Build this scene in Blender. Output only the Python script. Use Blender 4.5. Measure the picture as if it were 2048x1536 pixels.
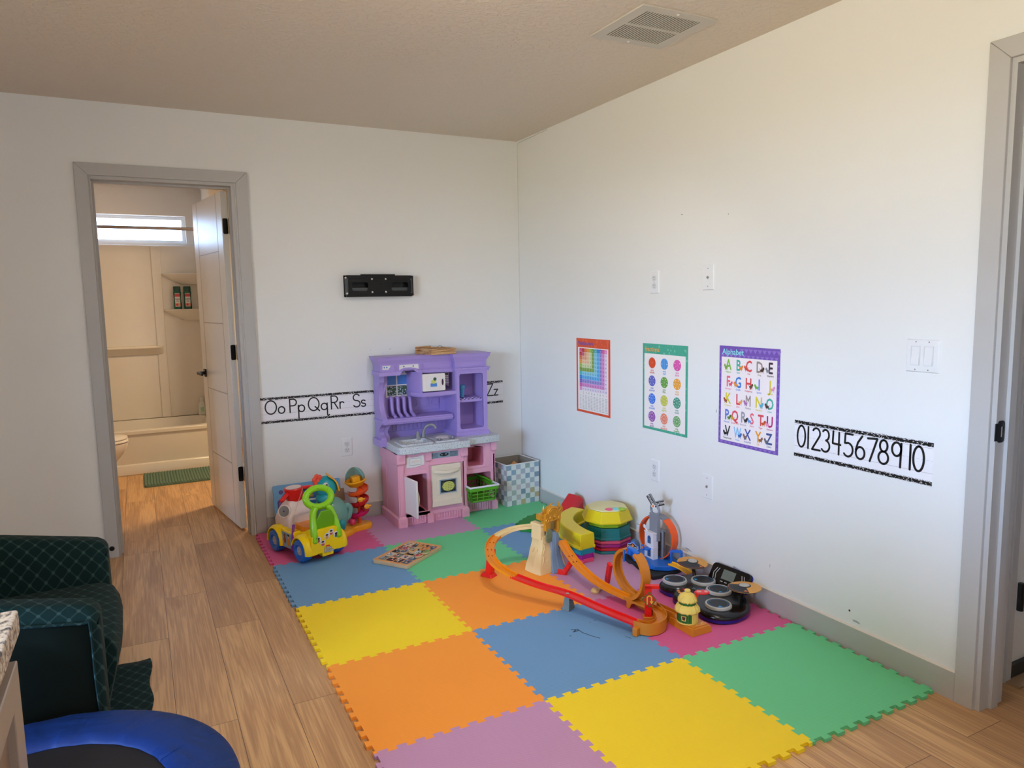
import bpy, bmesh, math, random
from mathutils import Matrix, Vector, geometry
random.seed(7)
PI = math.pi
SC = bpy.context.scene
for o in list(bpy.data.objects):
    bpy.data.objects.remove(o)
COL = SC.collection

# ------------------------------------------------------------------ camera
cam_d = bpy.data.cameras.new('camera')
cam_d.sensor_width = 36.0
cam_d.lens = 36.0 * 1437.14 / 2048.0
cam_d.clip_start = 0.02
cam = bpy.data.objects.new('camera', cam_d)
COL.objects.link(cam)
yaw, pit, rol = 0.47901, 0.11575, -0.01818
fwd = Vector((math.sin(yaw) * math.cos(pit), math.cos(yaw) * math.cos(pit), -math.sin(pit)))
rgt = Vector((math.cos(yaw), -math.sin(yaw), 0))
upv = rgt.cross(fwd)
r2 = rgt * math.cos(rol) + upv * math.sin(rol)
u2 = upv * math.cos(rol) - rgt * math.sin(rol)
cm = Matrix((r2, u2, -fwd)).transposed().to_4x4()
cm.translation = (-2.36462, -4.42336, 1.36741)
cam.matrix_world = cm
SC.camera = cam

# ------------------------------------------------------------------ exposure
SC.view_settings.view_transform = 'Standard'
SC.view_settings.look = 'None'
SC.view_settings.gamma = 1.0
SC.view_settings.use_curve_mapping = False
SC.view_settings.exposure = 0.0

# ------------------------------------------------------------------ world: pale sky above, warm ground below
W = bpy.data.worlds.new('sky')
SC.world = W
W.use_nodes = True
wn = W.node_tree
wn.nodes.clear()
wo = wn.nodes.new('ShaderNodeOutputWorld')
wb = wn.nodes.new('ShaderNodeBackground')
wr = wn.nodes.new('ShaderNodeValToRGB')
wt = wn.nodes.new('ShaderNodeTexCoord')
ws = wn.nodes.new('ShaderNodeSeparateXYZ')
wm = wn.nodes.new('ShaderNodeMapRange')
wm.inputs[1].default_value = -1
wm.inputs[2].default_value = 1
wn.links.new(wt.outputs['Generated'], ws.inputs[0])
wn.links.new(ws.outputs[2], wm.inputs[0])
wn.links.new(wm.outputs[0], wr.inputs[0])
wn.links.new(wr.outputs[0], wb.inputs[0])
wn.links.new(wb.outputs[0], wo.inputs[0])
el = wr.color_ramp.elements
el[0].position = 0.0
el[0].color = (0.32, 0.27, 0.18, 1)
el[1].position = 1.0
el[1].color = (0.85, 1.2, 1.8, 1)
for p_, c_ in ((0.490, (0.37, 0.345, 0.25, 1)), (0.506, (0.52, 0.70, 0.94, 1)), (0.56, (0.60, 0.90, 1.38, 1))):
    e_ = el.new(p_)
    e_.color = c_
WORLD_STRENGTH = 35.0
wb.inputs[1].default_value = WORLD_STRENGTH


def light(name, kind, loc, energy, color, size=0.1, size_y=None, rot=(0, 0, 0), portal=False):
    d = bpy.data.lights.new(name, kind)
    d.energy = energy
    d.color = color
    if kind == 'AREA':
        d.shape = 'RECTANGLE' if size_y else 'DISK'
        d.size = size
        if size_y:
            d.size_y = size_y
        if portal:
            d.cycles.is_portal = True
    else:
        d.shadow_soft_size = size
    o = bpy.data.objects.new(name, d)
    COL.objects.link(o)
    o.location = loc
    o.rotation_euler = rot
    return o


# daylight comes in through the openings of the windows (portals only guide the sky light)
WIN_LEFT = [(-7.20, -5.45), (-5.20, -3.45)]       # y ranges of the windows in the left wall x=-6
WIN_Z = (0.22, 2.18)
for y0, y1 in WIN_LEFT:
    light('window_portal', 'AREA', (-6.02, (y0 + y1) / 2, sum(WIN_Z) / 2), 1, (1, 1, 1), WIN_Z[1] - WIN_Z[0], y1 - y0,
          (0, -PI / 2, 0), True)
WIN_REAR = []
for x0, x1 in WIN_REAR:
    light('window_portal', 'AREA', ((x0 + x1) / 2, -7.52, sum(WIN_Z) / 2), 1, (1, 1, 1), x1 - x0, WIN_Z[1] - WIN_Z[0],
          (PI / 2, 0, 0), True)
light('window_portal', 'AREA', (-2.52, 3.03, 2.06), 1, (1, 1, 1), 1.2, 0.24, (-PI / 2, 0, 0), True)
# warm lamps of the rooms and added fill spots
light('ceiling_lamp_bulb', 'POINT', (-1.45, -2.48, 2.29), 6.8, (1.0, 0.85, 0.68), 0.11)
FILL_SPOTS = [(-1.35, -3.10), (-2.55, -3.45), (-1.35, -4.9), (-1.0, -2.40)]  # unseen fill lights added to brighten the mat and the toys
for x_, y_ in FILL_SPOTS:
    tilt = math.radians(33) if y_ > -3 else 0      # the one nearest the toys is aimed at the back wall corner
    dl = light('fill_spot', 'AREA', (x_, y_, 2.425), 6.5 if tilt else 4.0, (1.0, 0.94, 0.86), 0.14, None, (tilt, 0, 0))
    dl.data.spread = math.radians(110)
light('vanity_lamp_bulb', 'AREA', (-1.25, 1.25, 2.15), 29, (1.0, 0.71, 0.41), 0.5, 0.15, (0, 0.35, 0))

# ------------------------------------------------------------------ materials
def lin(c):
    if isinstance(c, str):
        c = tuple(int(c[i:i + 2], 16) / 255 for i in (0, 2, 4))
    return tuple((x / 12.92 if x <= 0.04045 else ((x + 0.055) / 1.055) ** 2.4) for x in c) + (1.0,)


MATS = {}


def mat(name, col, rough=0.5, metal=0.0, spec=0.5, coat=0.0, trans=0.0, sss=0.0, var=0.0, vscale=8.0, bump=0.0, bscale=60.0,
        alpha=1.0, sheen=0.0, emit=None):
    if name in MATS:
        return MATS[name]
    m = bpy.data.materials.new(name)
    m.use_nodes = True
    nt = m.node_tree
    b = nt.nodes['Principled BSDF']
    c = lin(col)
    b.inputs['Base Color'].default_value = c
    b.inputs['Roughness'].default_value = rough
    b.inputs['Metallic'].default_value = metal
    b.inputs['Specular IOR Level'].default_value = spec
    b.inputs['Coat Weight'].default_value = coat
    b.inputs['Coat Roughness'].default_value = 0.12
    b.inputs['Transmission Weight'].default_value = trans
    b.inputs['Sheen Weight'].default_value = sheen
    b.inputs['Alpha'].default_value = alpha
    if emit:
        b.inputs['Emission Color'].default_value = lin(emit[0])
        b.inputs['Emission Strength'].default_value = emit[1]
    tc = nt.nodes.new('ShaderNodeTexCoord')
    n = nt.nodes.new('ShaderNodeTexNoise')
    n.inputs['Scale'].default_value = vscale
    n.inputs['Detail'].default_value = 4
    nt.links.new(tc.outputs['Object'], n.inputs['Vector'])
    v = var if var else 0.03
    mx = nt.nodes.new('ShaderNodeMix')
    mx.data_type = 'RGBA'
    mx.inputs[6].default_value = tuple(x * (1 - v) for x in c[:3]) + (1,)
    mx.inputs[7].default_value = tuple(min(1, x * (1 + v)) for x in c[:3]) + (1,)
    nt.links.new(n.outputs['Fac'], mx.inputs[0])
    nt.links.new(mx.outputs[2], b.inputs['Base Color'])
    if bump:
        n2 = nt.nodes.new('ShaderNodeTexNoise')
        n2.inputs['Scale'].default_value = bscale
        n2.inputs['Detail'].default_value = 6
        nt.links.new(tc.outputs['Object'], n2.inputs['Vector'])
        bp = nt.nodes.new('ShaderNodeBump')
        bp.inputs['Strength'].default_value = bump
        bp.inputs['Distance'].default_value = 0.004
        nt.links.new(n2.outputs['Fac'], bp.inputs['Height'])
        nt.links.new(bp.outputs[0], b.inputs['Normal'])
    MATS[name] = m
    return m


def nodes_of(m):
    return m.node_tree.nodes, m.node_tree.links, m.node_tree.nodes['Principled BSDF']


def plastic(name, col, rough=0.38, **k):
    return mat(name, col, rough, spec=0.5, **k)


# ------------------------------------------------------------------ frames and mesh builder
def Fr(o, u=(1, 0, 0), v=(0, 1, 0)):
    u = Vector(u).normalized()
    v = Vector(v)
    v = (v - u * v.dot(u)).normalized()
    w = u.cross(v)
    m = Matrix((u, v, w)).transposed().to_4x4()
    m.translation = Vector(o)
    return m


I4 = Matrix.Identity(4)
PARM = {}          # world matrix of each thing
_glyph = {}


def glyph(ch):
    """flat mesh of one character of the built-in font: (verts2d, faces, advance)"""
    if ch in _glyph:
        return _glyph[ch]
    out = []
    for s in (ch, ch + '|', '|'):
        cu = bpy.data.curves.new('g', 'FONT')
        cu.body = s
        cu.resolution_u = 2
        cu.fill_mode = 'BOTH'
        ob = bpy.data.objects.new('g', cu)
        me = ob.to_mesh()
        out.append(([tuple(v.co[:2]) for v in me.vertices], [tuple(p.vertices) for p in me.polygons]))
        ob.to_mesh_clear()
        bpy.data.objects.remove(ob)
        bpy.data.curves.remove(cu)
    bar = min(v[0] for v in out[2][0])
    adv = max(v[0] for v in out[1][0]) - (max(v[0] for v in out[2][0]))
    _glyph[ch] = (out[0][0], out[0][1], adv)
    return _glyph[ch]


class G:
    def __init__(s):
        s.v = []
        s.f = []
        s.mi = []
        s.M = I4

    def add(s, vs, fs, m=0, M=None):
        X = s.M @ M if M is not None else s.M
        b = len(s.v)
        s.v += [tuple(X @ Vector(p)) for p in vs]
        flip = X.to_3x3().determinant() < 0
        for f in fs:
            f = tuple(b + i for i in f)
            s.f.append(f[::-1] if flip else f)
            s.mi.append(m)
        return s

    def box(s, x0, x1, y0, y1, z0, z1, m=0, M=None):
        return s.add([(x0, y0, z0), (x1, y0, z0), (x1, y1, z0), (x0, y1, z0), (x0, y0, z1), (x1, y0, z1), (x1, y1, z1), (x0, y1, z1)],
                     [(0, 3, 2, 1), (4, 5, 6, 7), (0, 1, 5, 4), (1, 2, 6, 5), (2, 3, 7, 6), (3, 0, 4, 7)], m, M)

    def frus(s, a, b, z0, z1, m=0, M=None):
        """frustum between rect a=(x0,x1,y0,y1) at z0 and b at z1"""
        return s.add([(a[0], a[2], z0), (a[1], a[2], z0), (a[1], a[3], z0), (a[0], a[3], z0), (b[0], b[2], z1), (b[1], b[2], z1), (b[1], b[3], z1), (b[0], b[3], z1)],
                     [(0, 3, 2, 1), (4, 5, 6, 7), (0, 1, 5, 4), (1, 2, 6, 5), (2, 3, 7, 6), (3, 0, 4, 7)], m, M)

    def ext(s, poly, h0, h1, M=None, holes=(), m=0, ms=None, cap0=True, cap1=True):
        """extrude polygon (2d, ccw) from h0 to h1 along the frame's w"""
        ms = m if ms is None else ms
        loops = [list(poly)] + [list(h) for h in holes]
        fix = []
        for k, lp in enumerate(loops):
            ar = sum(lp[i][0] * lp[(i + 1) % len(lp)][1] - lp[(i + 1) % len(lp)][0] * lp[i][1] for i in range(len(lp)))
            if (ar < 0) != (k > 0):
                lp = lp[::-1]
            fix.append(lp)
        flat = [p for lp in fix for p in lp]
        if len(fix) == 1 and len(flat) <= 4:
            tris = [tuple(range(len(flat)))]
        else:
            tris = geometry.tessellate_polygon([[Vector((p[0], p[1], 0)) for p in lp] for lp in fix])
        caps = []
        for t in tris:
            a = sum(flat[t[i]][0] * flat[t[(i + 1) % len(t)]][1] - flat[t[(i + 1) % len(t)]][0] * flat[t[i]][1] for i in range(len(t)))
            caps.append(tuple(t) if a > 0 else tuple(t)[::-1])
        if cap1:
            s.add([(p[0], p[1], h1) for p in flat], caps, m, M)
        if h1 != h0:
            if cap0:
                s.add([(p[0], p[1], h0) for p in flat], [c[::-1] for c in caps], m, M)
            for lp in fix:
                n = len(lp)
                s.add([(p[0], p[1], h0) for p in lp] + [(p[0], p[1], h1) for p in lp],
                      [(i, (i + 1) % n, n + (i + 1) % n, n + i) for i in range(n)], ms, M)
        return s

    def loft(s, rings, m=0, M=None, cap=True, closed=True):
        n = len(rings[0])
        vs = [p for r in rings for p in r]
        fs = []
        for k in range(len(rings) - 1):
            for i in range(n if closed else n - 1):
                j = (i + 1) % n
                fs.append((k * n + i, k * n + j, (k + 1) * n + j, (k + 1) * n + i))
        if cap and closed:
            fs.append(tuple(range(n))[::-1])
            fs.append(tuple((len(rings) - 1) * n + i for i in range(n)))
        return s.add(vs, fs, m, M)

    def lathe(s, prof, n=24, M=None, m=0, sx=1, sy=1, a0=0, a1=2 * PI, cap=True):
        full = abs(a1 - a0 - 2 * PI) < 1e-6
        k = n if full else n + 1
        rings = []
        for r, z in prof:
            rings.append([(r * math.cos(a0 + (a1 - a0) * i / n) * sx, r * math.sin(a0 + (a1 - a0) * i / n) * sy, z) for i in range(k)])
        return s.loft(rings, m, M, cap and full, full)

    def ell(s, c, r, m=0, M=None, n=16, k=10):
        if not hasattr(r, '__len__'):
            r = (r, r, r)
        prof = [(max(1e-4, math.sin(PI * i / k)), -math.cos(PI * i / k)) for i in range(k + 1)]
        rings = [[(c[0] + q * math.cos(2 * PI * j / n) * r[0], c[1] + q * math.sin(2 * PI * j / n) * r[1], c[2] + z * r[2]) for j in range(n)] for q, z in prof]
        return s.loft(rings, m, M)

    def sweep(s, prof, pts, ups=None, m=0, M=None, closed=False, cap=True, scale=None, pclosed=True):
        """prof: list of (side, up) offsets swept along pts"""
        pts = [Vector(p) for p in pts]
        n = len(pts)
        rings = []
        prev = None
        for i, p in enumerate(pts):
            if closed:
                t = pts[(i + 1) % n] - pts[i - 1]
            else:
                t = pts[min(i + 1, n - 1)] - pts[max(i - 1, 0)]
            t.normalize()
            if ups is not None:
                u = Vector(ups[i] if hasattr(ups[0], '__len__') else ups)
            elif prev is None:
                u = Vector((0, 0, 1)) if abs(t.z) < 0.9 else Vector((1, 0, 0))
            else:
                u = prev
            u = (u - t * u.dot(t)).normalized()
            prev = u
            sd = t.cross(u)
            k = scale[i] if scale else 1
            rings.append([tuple(p + sd * (a * k) + u * (b * k)) for a, b in prof])
        if closed:
            rings.append(rings[0])
        return s.loft(rings, m, M, cap and not closed, pclosed)

    def tube(s, pts, r, n=10, m=0, M=None, closed=False, scale=None, cap=True):
        prof = [(r * math.cos(2 * PI * i / n), r * math.sin(2 * PI * i / n)) for i in range(n)]
        return s.sweep(prof, pts, None, m, M, closed, cap, scale)

    def text(s, body, size, m=0, M=None, align='l', h=0.0, bold=0.0, sx=1.0):
        x = 0
        items = []
        for ch in body:
            if ch == ' ':
                x += 0.3
                continue
            vs, fs, adv = glyph(ch)
            items.append((x, vs, fs))
            x += adv
        off = {'l': 0, 'c': -x / 2, 'r': -x}[align]
        offs = [(0, 0)] if not bold else [(-bold, 0), (bold, 0), (0, bold), (0, -bold)]
        for k, (bx, by) in enumerate(offs):
            for x0, vs, fs in items:
                s.add([((x0 + off + v[0] + bx) * size * sx, (v[1] + by) * size, h + k * 2e-5) for v in vs], fs, m, M)
        return s

    def stroke(s, pts, w, m=0, M=None, h=0.0, closed=False):
        """flat ribbon with round ends"""
        P = [Vector(p) for p in pts]
        if not closed:
            for i in range(1, len(P) - 1):
                a, b = P[i] - P[i - 1], P[i + 1] - P[i]
                if a.length > 1e-9 and b.length > 1e-9 and a.angle(b) > 0.7:
                    s.stroke(P[:i + 1], w, m, M, h)
                    return s.stroke(P[i:], w, m, M, h + 1e-5)
        n = len(P)
        L = []
        R = []
        for i, p in enumerate(P):
            t = (P[(i + 1) % n] - P[i - 1]) if closed else (P[min(i + 1, n - 1)] - P[max(i - 1, 0)])
            t.normalize()
            nn = Vector((-t.y, t.x)) * (w / 2)
            L.append(p + nn)
            R.append(p - nn)
        vs = [(q.x, q.y, h) for q in L] + [(q.x, q.y, h) for q in R]
        fs = [(n + i, n + (i + 1) % n, (i + 1) % n, i) for i in range(n if closed else n - 1)]
        s.add(vs, fs, m, M)
        if not closed:
            for e in (P[0], P[-1]):
                s.add([(e.x + w / 2 * math.cos(2 * PI * i / 10), e.y + w / 2 * math.sin(2 * PI * i / 10), h + 1e-5) for i in range(10)], [tuple(range(10))], m, M)
        return s

    def disc(s, c, r, m=0, M=None, h=0.0, n=20, ry=None, a0=0, a1=2 * PI):
        ry = r if ry is None else ry
        full = abs(a1 - a0 - 2 * PI) < 1e-6
        k = n if full else n + 1
        vs = [(c[0] + r * math.cos(a0 + (a1 - a0) * i / n), c[1] + ry * math.sin(a0 + (a1 - a0) * i / n), h) for i in range(k)]
        if not full:
            vs.append((c[0], c[1], h))
        return s.add(vs, [tuple(range(len(vs)))], m, M)

    def rect(s, x0, x1, y0, y1, m=0, M=None, h=0.0):
        return s.add([(x0, y0, h), (x1, y0, h), (x1, y1, h), (x0, y1, h)], [(0, 1, 2, 3)], m, M)

    def build(s, name, mats, parent=None, bevel=0.0, seg=2, sub=0, sharp=35, flat=False, world=True, solid=0.0, merge=False):
        me = bpy.data.meshes.new(name)
        vs = s.v
        loc = None
        if parent is None:
            xs = [p[0] for p in vs]
            ys = [p[1] for p in vs]
            zs = [p[2] for p in vs]
            loc = Vector(((min(xs) + max(xs)) / 2, (min(ys) + max(ys)) / 2, min(zs)))
            vs = [tuple(Vector(p) - loc) for p in vs]
        me.from_pydata(vs, [], s.f)
        if not isinstance(mats, (list, tuple)):
            mats = [mats]
        for m in mats:
            me.materials.append(m)
        me.polygons.foreach_set('material_index', s.mi)
        if merge or sub or bevel:
            bm = bmesh.new()
            bm.from_mesh(me)
            bmesh.ops.remove_doubles(bm, verts=bm.verts, dist=1e-5)
            bmesh.ops.recalc_face_normals(bm, faces=bm.faces)
            bm.to_mesh(me)
            bm.free()
        me.polygons.foreach_set('use_smooth', [not flat] * len(me.polygons))
        me.update()
        if not flat and not sub:
            me.set_sharp_from_angle(angle=math.radians(sharp))
        o = bpy.data.objects.new(name, me)
        COL.objects.link(o)
        if parent is not None:
            o.parent = parent
            if parent.name in PARM and world:
                o.matrix_parent_inverse = PARM[parent.name].inverted()
        else:
            o.location = loc
            PARM[o.name] = Matrix.Translation(loc)
        if solid:
            md = o.modifiers.new('solid', 'SOLIDIFY')
            md.thickness = solid
            md.offset = -1
        if bevel:
            md = o.modifiers.new('bevel', 'BEVEL')
            md.width = bevel
            md.segments = seg
            md.limit_method = 'ANGLE'
            md.angle_limit = math.radians(32)
            md.use_clamp_overlap = True
            md.harden_normals = False
        if sub:
            md = o.modifiers.new('subd', 'SUBSURF')
            md.levels = md.render_levels = sub
        return o


def tag(o, label, cat, group=None):
    o['label'] = label
    o['category'] = cat
    if group:
        o['group'] = group
    return o


def thing(name, label, cat, loc=(0, 0, 0), rotz=0.0, group=None):
    o = bpy.data.objects.new(name, None)
    o.empty_display_size = 0.05
    COL.objects.link(o)
    o.location = loc
    o.rotation_euler = (0, 0, rotz)
    PARM[o.name] = Matrix.Translation(Vector(loc)) @ Matrix.Rotation(rotz, 4, 'Z')
    return tag(o, label, cat, group)


def structure(o):
    o['kind'] = 'structure'
    return o


def rrect(x0, x1, y0, y1, r, n=5):
    out = []
    for cx, cy, a in ((x1 - r, y1 - r, 0), (x0 + r, y1 - r, PI / 2), (x0 + r, y0 + r, PI), (x1 - r, y0 + r, 1.5 * PI)):
        for i in range(n + 1):
            t = a + PI / 2 * i / n
            out.append((cx + r * math.cos(t), cy + r * math.sin(t)))
    return out


def arc(cx, cy, r, a0, a1, n=12, ry=None):
    ry = r if ry is None else ry
    return [(cx + r * math.cos(a0 + (a1 - a0) * i / n), cy + ry * math.sin(a0 + (a1 - a0) * i / n)) for i in range(n + 1)]


def spline(P, n=8, closed=False):
    P = [Vector(p) for p in P]
    out = []
    m = len(P)
    rng = m if closed else m - 1
    for i in range(rng):
        a = P[(i - 1) % m] if (closed or i > 0) else P[0] * 2 - P[1]
        b = P[i]
        c = P[(i + 1) % m]
        d = P[(i + 2) % m] if (closed or i + 2 < m) else P[m - 1] * 2 - P[m - 2]
        for k in range(n):
            t = k / n
            out.append(0.5 * ((2 * b) + (c - a) * t + (2 * a - 5 * b + 4 * c - d) * t * t + (3 * b - a - 3 * c + d) * t ** 3))
    if not closed:
        out.append(P[-1])
    return out


RW = Fr((0, 0, 0), (0, -1, 0), (0, 0, 1))      # right wall: u = -y, v = z, w into the room
BW = Fr((0, 0, 0), (1, 0, 0), (0, 0, 1))       # back wall: u = x, v = z, w into the room
H = 2.433

# ================================================================== SETTING
def wall_mat(name, col, bump=0.25, scale=28, rough=0.55):
    m = mat(name, col, rough, spec=0.3, var=0.012, vscale=1.5)
    nn, ll, b = nodes_of(m)
    tc = nn.new('ShaderNodeTexCoord')
    a = nn.new('ShaderNodeTexNoise')
    a.inputs['Scale'].default_value = scale
    a.inputs['Detail'].default_value = 3
    a.inputs['Distortion'].default_value = 0.6
    r = nn.new('ShaderNodeValToRGB')
    r.color_ramp.elements[0].position = 0.48
    r.color_ramp.elements[1].position = 0.62
    bp = nn.new('ShaderNodeBump')
    bp.inputs['Strength'].default_value = bump
    bp.inputs['Distance'].default_value = 0.0015
    ll.new(tc.outputs['Object'], a.inputs['Vector'])
    ll.new(a.outputs['Fac'], r.inputs[0])
    ll.new(r.outputs[0], bp.inputs['Height'])
    ll.new(bp.outputs[0], b.inputs['Normal'])
    return m


M_WALL = wall_mat('wall_paint', (0.90, 0.90, 0.89), 0.10, 26)
M_CEIL = wall_mat('ceiling_knockdown', (0.88, 0.83, 0.77), 0.8, 42, 0.42)
M_TRIM = mat('trim_paint', (0.72, 0.71, 0.70), 0.38, spec=0.4)
M_BATH = mat('bath_wall_paint', (0.90, 0.88, 0.85), 0.45)
M_DOOR = mat('door_paint', (0.88, 0.87, 0.85), 0.27, spec=0.6)
M_BLACK = mat('black_metal', (0.05, 0.05, 0.055), 0.38, 0.4)
M_WHITE = plastic('white_plastic', (0.90, 0.90, 0.90), 0.35)
M_GLASS = mat('window_glass', (0.95, 0.97, 1.0), 0.05, trans=1.0)
M_VINYL = mat('window_vinyl', (0.90, 0.91, 0.92), 0.35)


def floor_mat():
    m = mat('vinyl_planks', (0.55, 0.42, 0.31), 0.48, spec=0.4)
    nn, ll, b = nodes_of(m)
    tc = nn.new('ShaderNodeTexCoord')
    mp = nn.new('ShaderNodeMapping')
    mp.inputs['Rotation'].default_value = (0, 0, PI / 2)
    ll.new(tc.outputs['Object'], mp.inputs[0])
    br = nn.new('ShaderNodeTexBrick')
    br.offset = 0.37
    br.inputs['Scale'].default_value = 1.0
    br.inputs['Brick Width'].default_value = 1.22
    br.inputs['Row Height'].default_value = 0.18
    br.inputs['Mortar Size'].default_value = 0.0011
    br.inputs['Mortar Smooth'].default_value = 0.3
    br.inputs['Bias'].default_value = 0.0
    br.inputs['Color1'].default_value = (0, 0, 0, 1)
    br.inputs['Color2'].default_value = (1, 1, 1, 1)
    br.inputs['Mortar'].default_value = (0.3, 0.3, 0.3, 1)
    ll.new(mp.outputs[0], br.inputs['Vector'])
    # grain, shifted for every plank
    sh = nn.new('ShaderNodeVectorMath')
    sh.operation = 'MULTIPLY_ADD'
    sh.inputs[1].default_value = (17.0, 31.0, 7.0)
    ll.new(br.outputs['Color'], sh.inputs[0])
    ll.new(mp.outputs[0], sh.inputs[2])
    st = nn.new('ShaderNodeMapping')
    st.inputs['Scale'].default_value = (0.9, 9.0, 1.0)
    ll.new(sh.outputs[0], st.inputs[0])
    g1 = nn.new('ShaderNodeTexNoise')
    g1.inputs['Scale'].default_value = 1.3
    g1.inputs['Detail'].default_value = 3
    g1.inputs['Distortion'].default_value = 1.2
    ll.new(st.outputs[0], g1.inputs['Vector'])
    wv = nn.new('ShaderNodeMath')
    wv.operation = 'MULTIPLY'
    wv.inputs[1].default_value = 34.0
    ll.new(g1.outputs['Fac'], wv.inputs[0])
    sn = nn.new('ShaderNodeMath')
    sn.operation = 'SINE'
    ll.new(wv.outputs[0], sn.inputs[0])
    s2 = nn.new('ShaderNodeMapping')
    s2.inputs['Scale'].default_value = (4.0, 150.0, 1.0)
    ll.new(sh.outputs[0], s2.inputs[0])
    g2 = nn.new('ShaderNodeTexNoise')
    g2.inputs['Scale'].default_value = 1.0
    g2.inputs['Detail'].default_value = 5
    ll.new(s2.outputs[0], g2.inputs['Vector'])
    # value = plank tone + rings + fine grain
    a = nn.new('ShaderNodeMath')
    a.operation = 'MULTIPLY_ADD'
    a.inputs[1].default_value = 0.028
    hf = nn.new('ShaderNodeMath')
    hf.operation = 'MULTIPLY_ADD'
    hf.inputs[1].default_value = 0.45
    hf.inputs[2].default_value = 0.28
    ll.new(g1.outputs['Fac'], hf.inputs[0])
    ll.new(sn.outputs[0], a.inputs[0])
    ll.new(hf.outputs[0], a.inputs[2])
    c = nn.new('ShaderNodeMath')
    c.operation = 'MULTIPLY_ADD'
    c.inputs[1].default_value = 0.55
    ll.new(g2.outputs['Fac'], c.inputs[0])
    ll.new(a.outputs[0], c.inputs[2])
    t = nn.new('ShaderNodeMath')
    t.operation = 'MULTIPLY_ADD'
    t.inputs[1].default_value = 0.17
    ll.new(br.outputs['Color'], t.inputs[0])
    ll.new(c.outputs[0], t.inputs[2])
    rp = nn.new('ShaderNodeValToRGB')
    rp.color_ramp.elements[0].position = 0.45
    rp.color_ramp.elements[0].color = lin((0.54, 0.39, 0.26))
    rp.color_ramp.elements[1].position = 1.25
    rp.color_ramp.elements[1].color = lin((0.86, 0.69, 0.49))
    e = rp.color_ramp.elements.new(0.86)
    e.color = lin((0.76, 0.59, 0.42))
    ll.new(t.outputs[0], rp.inputs[0])
    mm = nn.new('ShaderNodeMix')
    mm.data_type = 'RGBA'
    ll.new(br.outputs['Fac'], mm.inputs[0])
    ll.new(rp.outputs[0], mm.inputs[6])
    mm.inputs[7].default_value = lin((0.36, 0.27, 0.20))
    ll.new(mm.outputs[2], b.inputs['Base Color'])
    bp = nn.new('ShaderNodeBump')
    bp.inputs['Strength'].default_value = 0.12
    bp.inputs['Distance'].default_value = 0.001
    ll.new(g2.outputs['Fac'], bp.inputs['Height'])
    ll.new(bp.outputs[0], b.inputs['Normal'])
    return m


XL, YR = -6.0, -7.8            # left wall and rear wall of the big room
g = G()
g.box(XL - 0.15, 2.2, YR - 0.15, 3.05, -0.1, 0)
structure(g.build('floor', floor_mat()))
g = G()
g.box(XL - 0.15, 2.2, YR - 0.15, 3.05, H, H + 0.1)
structure(g.build('ceiling', M_CEIL))

# back wall with the bathroom doorway
DX0, DX1, DZ = -2.545, -1.822, 2.052
g = G()
g.ext([(XL, 0), (DX0, 0), (DX0, DZ), (DX1, DZ), (DX1, 0), (0.12, 0), (0.12, H), (XL, H)], -0.12, 0, BW)
structure(g.build('wall_back', M_WALL))
# right wall with the doorway near the camera
RY0, RY1 = 3.132, 4.0
g = G()
g.ext([(0, 0), (RY0, 0), (RY0, DZ), (RY1, DZ), (RY1, 0), (7.8, 0), (7.8, H), (0, H)], -0.12, 0, RW)
structure(g.build('wall_right', M_WALL))
# left wall and rear wall with window openings
g = G()
g.ext([(-3.2, 0), (7.8, 0), (7.8, H), (-3.2, H)], 0, 0.15, Fr((XL, 0, 0), (0, -1, 0), (0, 0, 1)),
      [[(-b_, WIN_Z[0]), (-a_, WIN_Z[0]), (-a_, WIN_Z[1]), (-b_, WIN_Z[1])] for a_, b_ in WIN_LEFT])
structure(g.build('wall_left', M_WALL))
g = G()
g.ext([(XL, 0), (0.12, 0), (0.12, H), (XL, H)], 0, 0.15, Fr((0, YR, 0), (1, 0, 0), (0, 0, 1)),
      [[(a_, WIN_Z[0]), (b_, WIN_Z[0]), (b_, WIN_Z[1]), (a_, WIN_Z[1])] for a_, b_ in WIN_REAR])
structure(g.build('wall_rear', M_WALL))


def window(n, F, u0, u1, z0, z1, rail=True, deep=0.06):
    g = G()
    fw = 0.045
    g.ext([(u0, z0), (u1, z0), (u1, z1), (u0, z1)], deep * 0.4, deep, F,
          [[(u0 + fw, z0 + fw), (u1 - fw, z0 + fw), (u1 - fw, z1 - fw), (u0 + fw, z1 - fw)]])
    if rail:
        um = (u0 + u1) / 2
        g.box(um - 0.025, um + 0.025, z0 + fw, z1 - fw, deep * 0.45, deep * 0.95, 0, F)
    o = structure(g.build('window_%d' % n, M_VINYL))
    p = G()
    p.rect(u0 + fw, u1 - fw, z0 + fw, z1 - fw, 0, F, deep * 0.7)
    q = p.build('window_pane', M_GLASS, o)
    q.visible_shadow = True
    return o


# thin architectural glass: lets light through without caustic noise
nn, ll, b = nodes_of(M_GLASS)
tr = nn.new('ShaderNodeBsdfTransparent')
gl = nn.new('ShaderNodeBsdfGlossy')
gl.inputs['Roughness'].default_value = 0.03
fr = nn.new('ShaderNodeFresnel')
fr.inputs[0].default_value = 1.35
mxs = nn.new('ShaderNodeMixShader')
ll.new(fr.outputs[0], mxs.inputs[0])
ll.new(tr.outputs[0], mxs.inputs[1])
ll.new(gl.outputs[0], mxs.inputs[2])
ll.new(mxs.outputs[0], nn['Material Output'].inputs[0])

wi = 1
for a_, b_ in WIN_LEFT:
    window(wi, Fr((XL - 0.15, 0, 0), (0, -1, 0), (0, 0, 1)), -b_, -a_, *WIN_Z)
    wi += 1
for a_, b_ in WIN_REAR:
    window(wi, Fr((0, YR - 0.15, 0), (-1, 0, 0), (0, 0, 1)), -b_, -a_, *WIN_Z)
    wi += 1

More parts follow.
